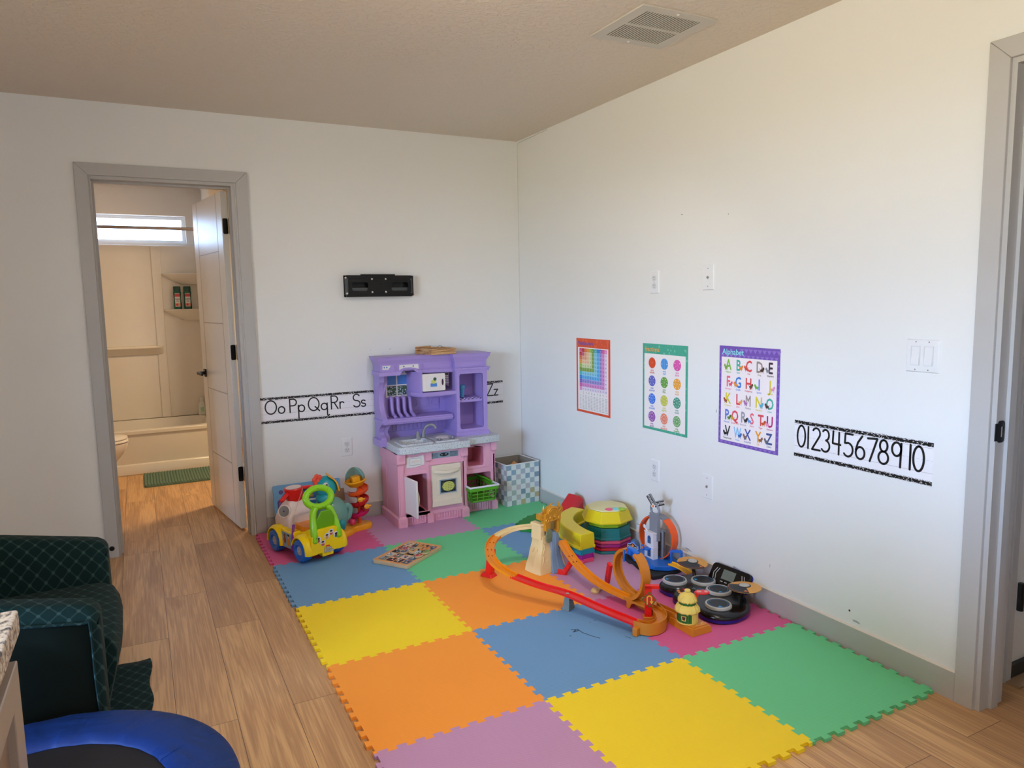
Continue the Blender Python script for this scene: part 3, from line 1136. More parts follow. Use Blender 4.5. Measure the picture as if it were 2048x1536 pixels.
# unit boxes: base line y=0, midline y=0.5, top line y=1; (strokes, width)
LET = {
    'O': ([A(0.42, 0.5, 0.40, 90, 450, 30, 0.5)], 0.86), 'o': ([A(0.24, 0.25, 0.23, 90, 450, 24, 0.25)], 0.5),
    'P': ([[(0.06, 0), (0.06, 1)], [(0.06, 1), (0.3, 1)] + A(0.3, 0.75, 0.25, 90, -90) + [(0.06, 0.5)]], 0.56),
    'p': ([[(0.05, 0.5), (0.05, -0.48)], A(0.27, 0.25, 0.23, 180, -180, 24, 0.25)], 0.52),
    'Q': ([A(0.42, 0.5, 0.40, 90, 450, 30, 0.5), [(0.52, 0.3), (0.84, -0.04)]], 0.88),
    'q': ([A(0.25, 0.25, 0.23, 0, 360, 24, 0.25), [(0.48, 0.5), (0.48, -0.42), (0.54, -0.48), (0.62, -0.40)]], 0.62),
    'R': ([[(0.06, 0), (0.06, 1)], [(0.06, 1), (0.3, 1)] + A(0.3, 0.75, 0.25, 90, -90) + [(0.06, 0.5)], [(0.28, 0.5), (0.56, 0)]], 0.6),
    'r': ([[(0.05, 0), (0.05, 0.5)], A(0.22, 0.28, 0.17, 180, 40, 12, 0.22)], 0.38),
    'S': ([A(0.28, 0.75, 0.25, 30, 270, 18) + A(0.28, 0.25, 0.27, 90, -150, 18, 0.25)], 0.56),
    's': ([A(0.18, 0.375, 0.15, 30, 270, 14, 0.125) + A(0.18, 0.125, 0.17, 90, -150, 14, 0.125)], 0.38),
    'T': ([[(0, 1), (0.62, 1)], [(0.31, 1), (0.31, 0)]], 0.62), 't': ([[(0.15, 0.85), (0.15, 0)], [(0.0, 0.5), (0.3, 0.5)]], 0.32),
    'U': ([[(0.05, 1), (0.05, 0.28)] + A(0.3, 0.28, 0.25, 180, 360, 14) + [(0.55, 1)]], 0.62),
    'u': ([[(0.04, 0.5), (0.04, 0.18)] + A(0.21, 0.18, 0.17, 180, 360, 12) + [(0.38, 0.5)], [(0.38, 0.5), (0.38, 0)]], 0.44),
    'V': ([[(0, 1), (0.3, 0), (0.6, 1)]], 0.62), 'v': ([[(0, 0.5), (0.17, 0), (0.34, 0.5)]], 0.36),
    'W': ([[(0, 1), (0.2, 0), (0.4, 1), (0.6, 0), (0.8, 1)]], 0.82), 'w': ([[(0, 0.5), (0.12, 0), (0.24, 0.5), (0.36, 0), (0.48, 0.5)]], 0.5),
    'X': ([[(0, 1), (0.56, 0)], [(0.56, 1), (0, 0)]], 0.58), 'x': ([[(0, 0.5), (0.32, 0)], [(0.32, 0.5), (0, 0)]], 0.34),
    'Y': ([[(0, 1), (0.28, 0.5), (0.56, 1)], [(0.28, 0.5), (0.28, 0)]], 0.58), 'y': ([[(0, 0.5), (0.17, 0)], [(0.36, 0.5), (0.05, -0.48)]], 0.38),
    'Z': ([[(0, 1), (0.56, 1), (0, 0), (0.58, 0)]], 0.6), 'z': ([[(0, 0.5), (0.34, 0.5), (0, 0), (0.36, 0)]], 0.38),
    '0': ([A(0.22, 0.5, 0.22, 90, 450, 28, 0.5)], 0.46), '1': ([[(0.03, 1), (0.03, 0)]], 0.08),
    '2': ([A(0.22, 0.76, 0.20, 150, -30, 14, 0.24) + [(0.0, 0.0), (0.44, 0)]], 0.46),
    '3': ([A(0.20, 0.76, 0.18, 140, -80, 14, 0.24) + A(0.19, 0.26, 0.23, 80, -140, 16, 0.26)], 0.44),
    '4': ([[(0.04, 1), (0.02, 0.46), (0.42, 0.44)], [(0.34, 0.98), (0.34, 0)]], 0.44),
    '5': ([[(0.42, 1), (0.06, 1), (0.04, 0.58)] + A(0.20, 0.30, 0.24, 110, -140, 16, 0.30)], 0.46),
    '6': ([[(0.32, 1.0), (0.12, 0.70), (0.03, 0.38)] + A(0.24, 0.26, 0.21, 150, 510, 26, 0.26)], 0.47),
    '7': ([[(0, 0.96), (0.44, 1), (0.12, 0)]], 0.45),
    '8': ([A(0.22, 0.76, 0.17, 90, 450, 24, 0.24), A(0.22, 0.26, 0.22, 90, 450, 26, 0.26)], 0.46),
    '9': ([A(0.22, 0.72, 0.20, 10, 370, 24, 0.28), [(0.42, 0.98), (0.40, 0)]], 0.45),
}
M_INK = mat('black_ink', (0.03, 0.03, 0.035), 0.5)
M_PAPER = mat('strip_paper', (0.93, 0.92, 0.93), 0.5)
M_RULE = mat('ruled_line', (0.66, 0.60, 0.60), 0.6)


def strip(F, u0, u1, z0, z1, name, label, cat, h_letters, base, words, wst, seed, parts=True):
    rnd = random.Random(seed)
    L = F
    g = G()
    g.ext([(u0, z0), (u1, z0), (u1, z1), (u0, z1)], 0, 0.0005, L)
    hh = z1 - z0
    bw = hh * 0.098
    for zz in (base + h_letters, base, base - (z0 + bw < base - 0.02) * h_letters * 0.45):
        g.rect(u0, u1, zz - 0.0005, zz + 0.0005, 1, L, 0.0007)
    k = u0
    while k < u1 - 0.004:
        g.rect(k, min(k + 0.012, u1), base + h_letters / 2 - 0.0003, base + h_letters / 2 + 0.0003, 1, L, 0.0007)
        k += 0.018
    # speckled composition-book border: many little random black patches
    for zb in (z0, z1 - bw):
        x = u0
        g.rect(u0, u1, zb, zb + bw, 2, L, 0.0007)
        nspk = int((u1 - u0) / 0.0034)
        for i in range(nspk * 2):
            cx = rnd.uniform(u0 + 0.002, u1 - 0.002)
            cz = rnd.choice([zb + bw * rnd.random(), zb + bw, zb])
            cz = min(max(cz, zb + 0.0006), zb + bw - 0.0006)
            a_ = rnd.uniform(0, PI)
            l_, w_ = rnd.uniform(0.0014, 0.0034), 0.0010
            dx, dy = math.cos(a_), math.sin(a_)
            q = [(cx - dx * l_ - dy * w_, cz - dy * l_ * 0.5 + dx * w_), (cx - dx * l_ + dy * w_, cz - dy * l_ * 0.5 - dx * w_), (cx + dx * l_ + dy * w_, cz + dy * l_ * 0.5 - dx * w_), (cx + dx * l_ - dy * w_, cz + dy * l_ * 0.5 + dx * w_)]
            q = [(p[0], min(max(p[1], zb), zb + bw), 0.0009) for p in q]
            g.add(q, [(0, 1, 2, 3)], 0, L)
            if i % 3 == 0:
                ex_ = cz + (bw * 0.10 if cz > zb + bw / 2 else -bw * 0.10)
                g.rect(cx - 0.0012, cx + 0.0012, min(cz, ex_), max(cz, ex_) + 0.0008, 2, L, 0.0008)
    o = g.build(name, [M_PAPER, M_RULE, M_INK], None, flat=True)
    tag(o, label, cat)
    for word, u in words:
        g = G()
        x = u
        for ch in word:
            st, w = LET[ch]
            for s_ in st:
                g.stroke([(x + p[0] * h_letters, base + p[1] * h_letters) for p in s_], wst, 0, L, 0.0011)
            x += (w + (0.08 if cat == 'alphabet strip' else 0.16)) * h_letters
        g.build('letter_pair' if cat == 'alphabet strip' else 'numeral', M_INK, o, flat=True)
    return o


S0 = 0.664
strip(BW, -1.747, -0.141, S0, S0 + 0.156, 'alphabet_strip', 'long alphabet border strip on the back wall reading Oo to Zz',
      'alphabet strip', 0.080, S0 + 0.056,
      [('Oo', -1.722), ('Pp', -1.583), ('Qq', -1.470), ('Rr', -1.334), ('Ss', -1.193), ('Tt', -1.060), ('Uu', -0.94), ('Vv', -0.82), ('Ww', -0.70), ('Xx', -0.55), ('Yy', -0.41), ('Zz', -0.262)],
      0.0078, 3)
strip(RW, 2.379, 2.960, 0.712, 0.862, 'number_strip', 'number border strip reading 0 to 10 on the right wall right of the posters', 'number strip', 0.087, 0.755,
      [('0', 2.395), ('1', 2.445), ('2', 2.467), ('3', 2.512), ('4', 2.561), ('5', 2.613), ('6', 2.662), ('7', 2.713), ('8', 2.758), ('9', 2.808), ('1', 2.876), ('0', 2.890)], 0.0084, 4)

# ================================================================== POSTERS
def pm(c, n=None):
    key = 'print_%02x%02x%02x' % tuple(int(x * 255) for x in c)
    return mat(key, c, 0.45, spec=0.4)


class Poster:
    def __init__(s, u0, z0, w, h, name, label):
        s.M = RW @ Matrix.Translation((u0, z0, 0))
        s.g = G()
        s.ms = []
        s.name, s.label = name, label
        s.w, s.h = w, h

    def m(s, c):
        mt = pm(c)
        if mt not in s.ms:
            s.ms.append(mt)
        return s.ms.index(mt)

    def done(s, dist=None):
        if dist:
            s.g.v = [tuple(p) for p in s.g.v]
        o = s.g.build(s.name, s.ms, None, flat=True)
        return tag(o, s.label, 'poster')


def hexc(h):
    return tuple(int(h[i:i + 2], 16) / 255 for i in (0, 2, 4))


# ---- multiplication
P = Poster(0.731, 0.688, 0.352, 0.447, 'multiplication_poster', 'orange-bordered multiplication table poster, leftmost of the three wall posters')
g = P.g
RED = hexc('dd5530')
g.ext([(0, 0), (0.352, 0), (0.352, 0.447), (0, 0.447)], 0, 0.0006, P.M, m=P.m(RED))
rnd = random.Random(5)
for i in range(26):
    g.disc((rnd.uniform(0.01, 0.34), rnd.uniform(0.400, 0.440)), rnd.uniform(0.003, 0.006), P.m(hexc('e56d48')), P.M, 0.0008, 10, ry=0.008)
g.rect(0.016, 0.334, 0.014, 0.393, P.m(hexc('efe9e4')), P.M, 0.0010)
g.text('Multiplication', 0.030, P.m(hexc('3b55b5')), P.M @ Matrix.Translation((0.018, 0.408, 0)), h=0.0012, bold=0.012)
hc = [hexc(x) for x in ('d8436a', 'c7273a', 'dc6a33', 'e59a26', '9cc04a', '6d9a33', '46b3b6', '2e80cc', '6a62b8', 'd557a0', 'e58cc4')]
lc = [hexc(x) for x in ('d8436a', 'c96a78', 'e7a884', 'efc79a', 'd2dca8', '8fae55', '86cde0', '62b2e6', '9a92d0', 'd98cc8', 'e6d6e6')]
cw, ch = 0.0262, 0.0232
gx, gy = 0.034, 0.388
dk = hexc('4a4450')
wh = (0.96, 0.96, 0.96)
for r in range(11):
    for c in range(11):
        x0 = gx + c * cw
        y1 = gy - r * ch
        k = max(r, c)
        col = hc[k] if (r == 0 or c == 0) else lc[k]
        if r == 0 and c == 0:
            col = hexc('d24f86')
        g.rect(x0 + 0.0004, x0 + cw - 0.0004, y1 - ch + 0.0004, y1 - 0.0004, P.m(col), P.M, 0.0012)
        s_ = 'x' if r == c == 0 else str(max(r, 1) * max(c, 1) if r and c else k)
        g.text(s_, 0.0125, P.m(wh if (r == 0 or c == 0) else dk), P.M @ Matrix.Translation((x0 + cw / 2, y1 - ch + 0.006, 0)), 'c', 0.0014, sx=0.85)
for c in range(10):
    x0 = 0.034 + c * 0.0295
    g.text(str(c + 1), 0.018, P.m(hc[c + 1] if c in (0, 9) else dk), P.M @ Matrix.Translation((x0 + 0.011, 0.115, 0)), 'c', 0.0012)
    for r in range(10):
        g.text('%dx%d=%d' % (r + 1, c + 1, (r + 1) * (c + 1)), 0.0064, P.m(hexc('7d747c')), P.M @ Matrix.Translation((x0, 0.102 - r * 0.0088, 0)), 'l', 0.0012, bold=0.02)
P.done()

# ---- fractions
P = Poster(1.379, 0.680, 0.352, 0.452, 'fractions_poster', 'teal-bordered fractions poster with twelve coloured pie circles, middle of the wall posters')
g = P.g
g.ext([(0, 0), (0.352, 0), (0.352, 0.452), (0, 0.452)], 0, 0.0006, P.M, m=P.m(hexc('4aa78c')))
for i in range(150):
    x, y = rnd.uniform(0.008, 0.344), rnd.uniform(0.008, 0.444)
    if 0.03 < x < 0.32 and 0.02 < y < 0.385:
        continue
    g.disc((x, y), rnd.uniform(0.003, 0.007), P.m(hexc('74c2a6')), P.M, 0.0008, 10, ry=rnd.uniform(0.004, 0.009))
g.rect(0.014, 0.336, 0.014, 0.400, P.m(hexc('efe8e4')), P.M, 0.0010)
g.text('fractions', 0.034, P.m(hexc('f0a23c')), P.M @ Matrix.Translation((0.018, 0.412, 0)), h=0.0012, bold=0.012)
fr_ = [('whole', 'd9502a', 1), ('half', '4b93d6', 2), ('third', 'dc58a8', 3), ('quarter', '6366b8', 4), ('fifth', '5c9c2e', 5), ('sixth', 'eba012', 6),
       ('seventh', '1e6fd8', 7), ('eighth', 'c2c424', 8), ('ninth', '168e6c', 9), ('tenth', '8a2fa0', 10), ('eleventh', 'e6703a', 11), ('twelfth', '4a9a34', 12)]
for k, (nm, cc, n) in enumerate(fr_):
    cx = 0.078 + (k % 3) * 0.098
    cy = 0.352 - (k // 3) * 0.094
    g.disc((cx, cy), 0.0285, P.m(hexc(cc)), P.M, 0.0012, 30)
    if n > 1:
        for j in range(n):
            a_ = PI / 2 + 2 * PI * j / n
            g.stroke([(cx, cy), (cx + 0.0285 * math.cos(a_), cy + 0.0285 * math.sin(a_))], 0.0006, P.m(hexc('e8e4e8')), P.M, 0.0014)
            b_ = a_ + PI / n
            g.stroke([(cx + 0.016 * math.cos(b_), cy + 0.016 * math.sin(b_)), (cx + 0.024 * math.cos(b_), cy + 0.024 * math.sin(b_))], 0.0024, P.m(wh), P.M, 0.0015)
    else:
        g.disc((cx, cy), 0.0015, P.m(wh), P.M, 0.0015, 8)
    for j, wd in enumerate(('one', nm)):
        g.text(wd, 0.0155, P.m(hexc(cc)), P.M @ Matrix.Translation((cx, cy - 0.042 - j * 0.0125, 0)), 'c', 0.0012, bold=0.02)
P.done()

# ---- alphabet
P = Poster(1.944, 0.696, 0.352, 0.450, 'alphabet_poster', 'purple-bordered alphabet poster with animal letters, rightmost of the three wall posters')
g = P.g
g.ext([(0, 0), (0.352, 0), (0.352, 0.450), (0, 0.450)], 0, 0.0006, P.M, m=P.m(hexc('7656ae')))
tri = hexc('9176c4')
for i in range(9):
    g.add([(0.125 + i * 0.026, 0.440, 0.0008), (0.137 + i * 0.026, 0.422, 0.0008), (0.149 + i * 0.026, 0.440, 0.0008)], [(0, 1, 2)], P.m(tri), P.M)
for i in range(13):
    g.add([(0.010 + i * 0.026, 0.412, 0.0008), (0.021 + i * 0.026, 0.398, 0.0008), (0.032 + i * 0.026, 0.412, 0.0008)], [(0, 1, 2)], P.m(tri), P.M)
    g.add([(0.010 + i * 0.026, 0.012, 0.0008), (0.021 + i * 0.026, 0.002, 0.0008), (0.032 + i * 0.026, 0.012, 0.0008)], [(0, 1, 2)], P.m(tri), P.M)
for i in range(15):
    for x in (0.006, 0.345):
        g.add([(x - 0.005, 0.03 + i * 0.025, 0.0008), (x, 0.02 + i * 0.025, 0.0008), (x + 0.005, 0.03 + i * 0.025, 0.0008)], [(0, 1, 2)], P.m(tri), P.M)
g.rect(0.014, 0.337, 0.016, 0.400, P.m(hexc('f0e6e6')), P.M, 0.0010)
g.text('Alphabet', 0.036, P.m(hexc('8fe0e4')), P.M @ Matrix.Translation((0.018, 0.412, 0)), h=0.0012, bold=0.014)
rowsA = [('ABCDE', ['7db93a', '3fae9e', 'de4a4e', '9a8a80', '45303a'], ['7fa84a', 'e88428', 'd8503c', '4a2a22', '8a8c94'], ['Alligator', 'Bear', 'Cat', 'Dog', 'Elephant']),
         ('FGHIJ', ['ec6a7c', '3f7ed0', 'd84a4e', '6c82d4', 'dcc828'], ['ee5a70', 'e8923a', '6b4a38', '6fb43c', 'e89ac0'], ['Flamingo', 'Giraffe', 'Hedgehog', 'Iguana', 'Jellyfish']),
         ('KLMNO', ['dccc24', 'e8485a', '9a8a84', 'd8c820', '46b09c'], ['9a4a2a', 'e8a052', 'b070b0', '58a8c8', '5a4038'], ['Kangaroo', 'Lion', 'Monkey', 'Narwhal', 'Otter']),
         ('PQRSTU', ['5a78cc', 'e04a5c', '9a98a0', 'e86878', 'dc4a56', 'b8287c'], ['5c8c3c', 'e0a030', '3a3234', '6a9ad8', 'd8602c', 'ec94b8'], ['Peacock', 'Queen bee', 'Raccoon', 'Shark', 'Tiger', 'Unicorn']),
         ('VWXYZ', ['2a2a2e', '7cc0ec', '3c5aa8', 'e89a24', '40588c'], ['1c1c20', '3a6ab0', '8a6a5c', '8a5838', '6a6c74'], ['Vampire bat', 'Whale', 'X-ray fish', 'Yak', 'Zebra'])]
for r, (ls, c1, c2, nm) in enumerate(rowsA):
    n = len(ls)
    for k, ch_ in enumerate(ls):
        cx = 0.058 + k * (0.061 if n == 5 else 0.0505)
        if n == 6:
            cx = 0.052 + k * 0.0505
        base = 0.343 - r * 0.0765 + (0.0 if r < 4 else 0.002)
        g.text(ch_, 0.068, P.m(hexc(c1[k])), P.M @ Matrix.Translation((cx, base, 0)), 'c', 0.0012, bold=0.022, sx=0.62 if ch_ in 'MW' else 0.78)
        # generic little animal: body, head, legs, ears/tail
        sd = 1 if k % 2 == r % 2 else -1
        ax, ay = cx - 0.014 * sd, base + 0.010
        cc = P.m(hexc(c2[k]))
        g.disc((ax, ay), 0.0100, cc, P.M, 0.0016, 14, ry=0.0062)
        g.disc((ax - 0.008 * sd, ay + 0.008), 0.0058, cc, P.M, 0.0017, 12)
        g.disc((ax - 0.010 * sd, ay + 0.0135), 0.0020, cc, P.M, 0.0017, 8)
        for lx in (-0.006, 0.005):
            g.rect(ax + lx, ax + lx + 0.0025, ay - 0.0115, ay - 0.003, cc, P.M, 0.0016)
        g.stroke([(ax + 0.008 * sd, ay + 0.002), (ax + 0.014 * sd, ay + 0.008)], 0.0016, cc, P.M, 0.0016)
        g.text(nm[k], 0.0105, P.m(hexc(c1[k])), P.M @ Matrix.Translation((cx, base - 0.0135, 0)), 'c', 0.0012, bold=0.02)
P.done()

# ================================================================== PLAY KITCHEN
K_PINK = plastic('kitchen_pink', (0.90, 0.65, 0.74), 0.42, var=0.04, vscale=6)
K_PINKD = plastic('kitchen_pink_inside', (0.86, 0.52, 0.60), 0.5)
K_PUR = plastic('kitchen_purple', (0.65, 0.56, 0.82), 0.40, var=0.03, vscale=5)
K_CREAM = plastic('kitchen_cream', (0.90, 0.84, 0.76), 0.4)
K_WHITE = plastic('kitchen_white', (0.90, 0.87, 0.86), 0.4)
K_GREY = plastic('kitchen_grey', (0.55, 0.55, 0.57), 0.32, metal=0.2)
K_COUNT = mat('counter_speckle', (0.80, 0.82, 0.84), 0.45)
nn, ll, b = nodes_of(K_COUNT)
tc = nn.new('ShaderNodeTexCoord')
n1 = nn.new('ShaderNodeTexNoise')
n1.inputs['Scale'].default_value = 260
n1.inputs['Detail'].default_value = 2
rp = nn.new('ShaderNodeValToRGB')
rp.color_ramp.elements[0].position = 0.34
rp.color_ramp.elements[0].color = lin((0.42, 0.45, 0.48))
rp.color_ramp.elements[1].position = 0.44
rp.color_ramp.elements[1].color = lin((0.80, 0.82, 0.84))
ll.new(tc.outputs['Object'], n1.inputs['Vector'])
ll.new(n1.outputs['Fac'], rp.inputs[0])
ll.new(rp.outputs[0], b.inputs['Base Color'])
ST_PAPER = mat('sticker_paper', (0.88, 0.86, 0.86), 0.5)
ST_BLACK = mat('sticker_black', (0.06, 0.08, 0.08), 0.4)
ST_GREY = mat('sticker_grey', (0.52, 0.60, 0.66), 0.4)
ST_BLUE = mat('sticker_blue', (0.30, 0.52, 0.80), 0.4)
ST_PIE = mat('sticker_pie', (0.78, 0.80, 0.42), 0.45)
ST_LEAF = mat('sticker_leaf', (0.20, 0.32, 0.22), 0.5)
ST_LINE = mat('sticker_line', (0.35, 0.33, 0.33), 0.5)

kit = thing('play_kitchen', 'pink and purple plastic play kitchen with oven, sink and tall hutch against the back wall', 'play kitchen', (-0.69, -0.19, MZ))


def YF(y):                                   # frame on a plane facing the room at depth y: u = x, v = z, w = -y
    return Fr((0, y, 0), (1, 0, 0), (0, 0, 1))


def niche(g, loop, y0, y1, m=0, mb=None, M=None):
    """inner lining of an opening: loop (x,z) from y0 (front) to y1 (back)"""
    n = len(loop)
    g.add([(p[0], y0, p[1]) for p in loop] + [(p[0], y1, p[1]) for p in loop], [(i, n + i, n + (i + 1) % n, (i + 1) % n) for i in range(n)], m, M)
    g.add([(p[0], y1 - 0.001, p[1]) for p in loop], [tuple(range(n))], m if mb is None else mb, M)


zc = 0.463
# ---- base cabinet
g = G()
cabh = rrect(-0.980, -0.846, 0.088, 0.325, 0.012)
g.ext([(-1.022, 0.06), (-0.835, 0.06), (-0.835, zc), (-1.022, zc)], 0, 0.014, YF(-0.336), [cabh])
g.ext([(-0.835, 0.06), (-0.60, 0.06), (-0.60, zc), (-0.835, zc)], 0, 0.010, YF(-0.336), [rrect(-0.812, -0.640, 0.12, 0.36, 0.01)])
hr = rrect(-0.546, -0.432, 0.315, 0.438, 0.012)
hl = rrect(-0.572, -0.384, 0.094, 0.266, 0.010)
g.ext([(-0.60, 0.07), (-0.352, 0.07), (-0.352, zc), (-0.60, zc)], 0, 0.014, YF(-0.272), [hr, hl])
g.box(-1.035, -1.020, -0.336, -0.035, MZ, zc)
g.box(-0.360, -0.346, -0.272, -0.035, MZ, zc)
g.box(-1.035, -0.346, -0.045, -0.035, MZ, zc)
g.box(-0.605, -0.595, -0.336, -0.05, MZ, zc)
# base moulding and top band on the left side
g.box(-1.046, -1.018, -0.368, -0.035, MZ, 0.066)
g.frus((-1.046, -1.018, -0.368, -0.035), (-1.036, -1.018, -0.36, -0.035), 0.066, 0.074)
g.box(-1.045, -1.018, -0.362, -0.035, 0.402, zc)
g.box(-0.355, -0.342, -0.285, -0.035, MZ, 0.066)
g.box(-0.355, -0.342, -0.285, -0.035, 0.402, zc)
g.box(-1.03, -0.60, -0.336, -0.05, MZ, 0.088)
g.box(-0.60, -0.35, -0.272, -0.05, MZ, 0.068)
# left side tall shallow ribs
for y_ in (-0.13,):
    g.box(-1.0375, -1.033, y_ - 0.003, y_ + 0.003, 0.07, 0.40)
# columns
for x0, x1, yf in ((-1.040, -0.992, -0.366), (-0.852, -0.818, -0.352), (-0.618, -0.575, -0.350), (-0.376, -0.344, -0.290)):
    yb = -0.27
    g.box(x0 + 0.004, x1 - 0.004, yf + 0.008, yb, 0.06, 0.41)
    g.box(x0 + 0.011, x1 - 0.011, yf + 0.004, yb, 0.085, 0.38)
    g.box(x0 - 0.003, x1 + 0.003, yf - 0.006, yb, MZ, 0.064)
    g.frus((x0 - 0.003, x1 + 0.003, yf - 0.006, yb), (x0 + 0.004, x1 - 0.004, yf + 0.006, yb), 0.064, 0.076)
    g.box(x0 - 0.002, x1 + 0.002, yf - 0.005, yb, 0.405, zc)
    g.frus((x0 + 0.005, x1 - 0.005, yf + 0.006, yb), (x0 - 0.002, x1 + 0.002, yf - 0.005, yb), 0.392, 0.405)
# rails
g.box(-1.0, -0.835, -0.352, -0.33, 0.326, 0.345)
g.box(-0.99, -0.60, -0.350, -0.33, 0.066, 0.086)
g.box(-0.835, -0.60, -0.351, -0.33, 0.372, 0.384)
g.box(-0.59, -0.37, -0.288, -0.27, 0.272, 0.295)
g.box(-0.59, -0.37, -0.285, -0.27, 0.066, 0.082)
g.ext([(-0.575, 0.300), (-0.385, 0.300), (-0.385, 0.450), (-0.575, 0.450)], 0, 0.003, YF(-0.2865), [rrect(-0.556, -0.422, 0.306, 0.446, 0.012)])
# fluted kick plates with an arched lower edge
for x0, x1, yk in ((-0.990, -0.855, -0.338), (-0.815, -0.620, -0.338), (-0.572, -0.380, -0.274)):
    n = int((x1 - x0) / 0.0165)
    for k in range(n):
        xa = x0 + (x1 - x0) * (k + 0.5) / n
        t_ = abs(2 * (k + 0.5) / n - 1)
        zb = 0.028 - 0.014 * (t_ > 0.72)
        g.lathe([(0.0058, zb), (0.0068, 0.068)], 8, Matrix.Translation((xa, yk, 0)))
    g.box(x0, x1, yk, yk + 0.01, 0.026, 0.07)
base = g.build('base_cabinet', K_PINK, kit, bevel=0.0025, seg=2)
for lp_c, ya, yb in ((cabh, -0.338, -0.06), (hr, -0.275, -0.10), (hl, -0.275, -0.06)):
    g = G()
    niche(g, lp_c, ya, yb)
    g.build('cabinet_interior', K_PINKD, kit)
# rosettes on the columns
for xc, yf, zz in ((-1.016, -0.372, 0.434), (-1.016, -0.373, 0.036), (-0.5965, -0.356, 0.434), (-0.5965, -0.357, 0.036)):
    g = G()
    L = Fr((xc, yf, zz), (1, 0, 0), (0, 0, 1))
    g.lathe([(0.0135, 0), (0.0130, 0.002), (0.0105, 0.002), (0.0098, 0.0005), (0.0062, 0.0005), (0.0055, 0.0022), (0.0030, 0.0022), (0.0010, 0.001)], 20, L)
    g.build('rosette', K_PINK, kit)
# drawer sticker (torn paper)
g = G()
L = YF(-0.3535)
torn = [(-0.979, 0.372), (-0.978, 0.436), (-0.955, 0.4385), (-0.94, 0.434), (-0.925, 0.437), (-0.91, 0.4345), (-0.89, 0.4395), (-0.866, 0.442), (-0.863, 0.41), (-0.864, 0.385), (-0.872, 0.379), (-0.88, 0.383), (-0.89, 0.377), (-0.91, 0.3745), (-0.92, 0.371), (-0.935, 0.373), (-0.95, 0.370), (-0.965, 0.373)]
g.ext(torn, 0, 0.0006, L, m=0)
g.stroke([(-0.957, 0.386), (-0.957, 0.427), (-0.885, 0.427), (-0.885, 0.386)], 0.0016, 1, L, 0.0008, closed=True)
g.ext(arc(-0.921, 0.407, 0.024, 0, 2 * PI, 20, 0.0055)[:-1], 0.0006, 0.004, L, m=2)
g.build('drawer_sticker', [ST_PAPER, ST_LINE, K_CREAM], kit)
# control panel sticker
g = G()
L = YF(-0.3465)
g.ext([(-0.812, 0.409), (-0.635, 0.409), (-0.635, 0.445), (-0.812, 0.445)], 0, 0.0008, L, m=0)
g.disc((-0.730, 0.428), 0.030, 1, L, 0.0010, 24, ry=0.0115)
g.disc((-0.745, 0.428), 0.006, 0, L, 0.0012, 12, ry=0.004)
g.disc((-0.718, 0.430), 0.007, 0, L, 0.0012, 12, ry=0.004)
for r in range(4):
    for c in range(5):
        g.rect(-0.808 + c * 0.0075, -0.803 + c * 0.0075, 0.412 + r * 0.008, 0.415 + r * 0.008, 1, L, 0.0010)
    for c in range(6):
        g.rect(-0.690 + c * 0.0085, -0.684 + c * 0.0085, 0.413 + r * 0.008, 0.417 + r * 0.008, 1, L, 0.0010)
g.build('control_panel', [ST_GREY, ST_BLACK], kit)
# oven door
g = G()
g.ext(rrect(-0.823, -0.631, 0.112, 0.370, 0.006), 0, 0.020, YF(-0.350))
g.ext([(-0.827, 0.112), (-0.629, 0.112), (-0.629, 0.150), (-0.823, 0.150)], 0, 0.024, YF(-0.350))
# raised window surround
sur = [(-0.795, 0.185), (-0.66, 0.185), (-0.66, 0.276)] + [(-0.66 - 0.135 * k / 8, 0.276 + 0.012 * math.sin(PI * k / 8)) for k in range(1, 8)] + [(-0.795, 0.276)]
g.ext(sur, 0.018, 0.0245, YF(-0.350))
ov = g.build('oven_door', K_CREAM, kit, bevel=0.003)
g = G()
hp = [(-0.812, -0.372, 0.334)] + [(-0.805 + 0.157 * k / 10, -0.378 - 0.016 * math.sin(PI * k / 10), 0.334 - 0.008 * math.sin(PI * k / 10)) for k in range(11)] + [(-0.642, -0.372, 0.337)]
g.sweep([(-0.004, -0.009), (0.004, -0.009), (0.004, 0.009), (-0.004, 0.009)], hp, (0, 0, 1))
g.build('oven_handle', K_CREAM, ov, bevel=0.002)
g = G()
L = YF(-0.3748)
g.ext([(-0.776, 0.190), (-0.664, 0.190), (-0.664, 0.278), (-0.776, 0.278)], 0, 0.0006, L, m=0)
g.ext([(-0.768, 0.197), (-0.671, 0.197), (-0.671, 0.271), (-0.768, 0.271)], 0, 0.0009, L, m=1)
for k in range(12):
    xx = -0.757 + k * 0.007
    g.rect(xx, xx + 0.001, 0.205, 0.262, 0, L, 0.0011)
g.disc((-0.719, 0.233), 0.041, 2, L, 0.0013, 24, ry=0.030)
for a_ in range(-3, 4):
    for b_ in range(-2, 3):
        if (a_ / 3.6) ** 2 + (b_ / 2.6) ** 2 < 0.9:
            g.rect(-0.721 + a_ * 0.0105, -0.7175 + a_ * 0.0105, 0.2305 + b_ * 0.0108, 0.2345 + b_ * 0.0108, 1, L, 0.0015)
g.build('window_sticker', [ST_GREY, ST_BLACK, ST_PIE], ov)
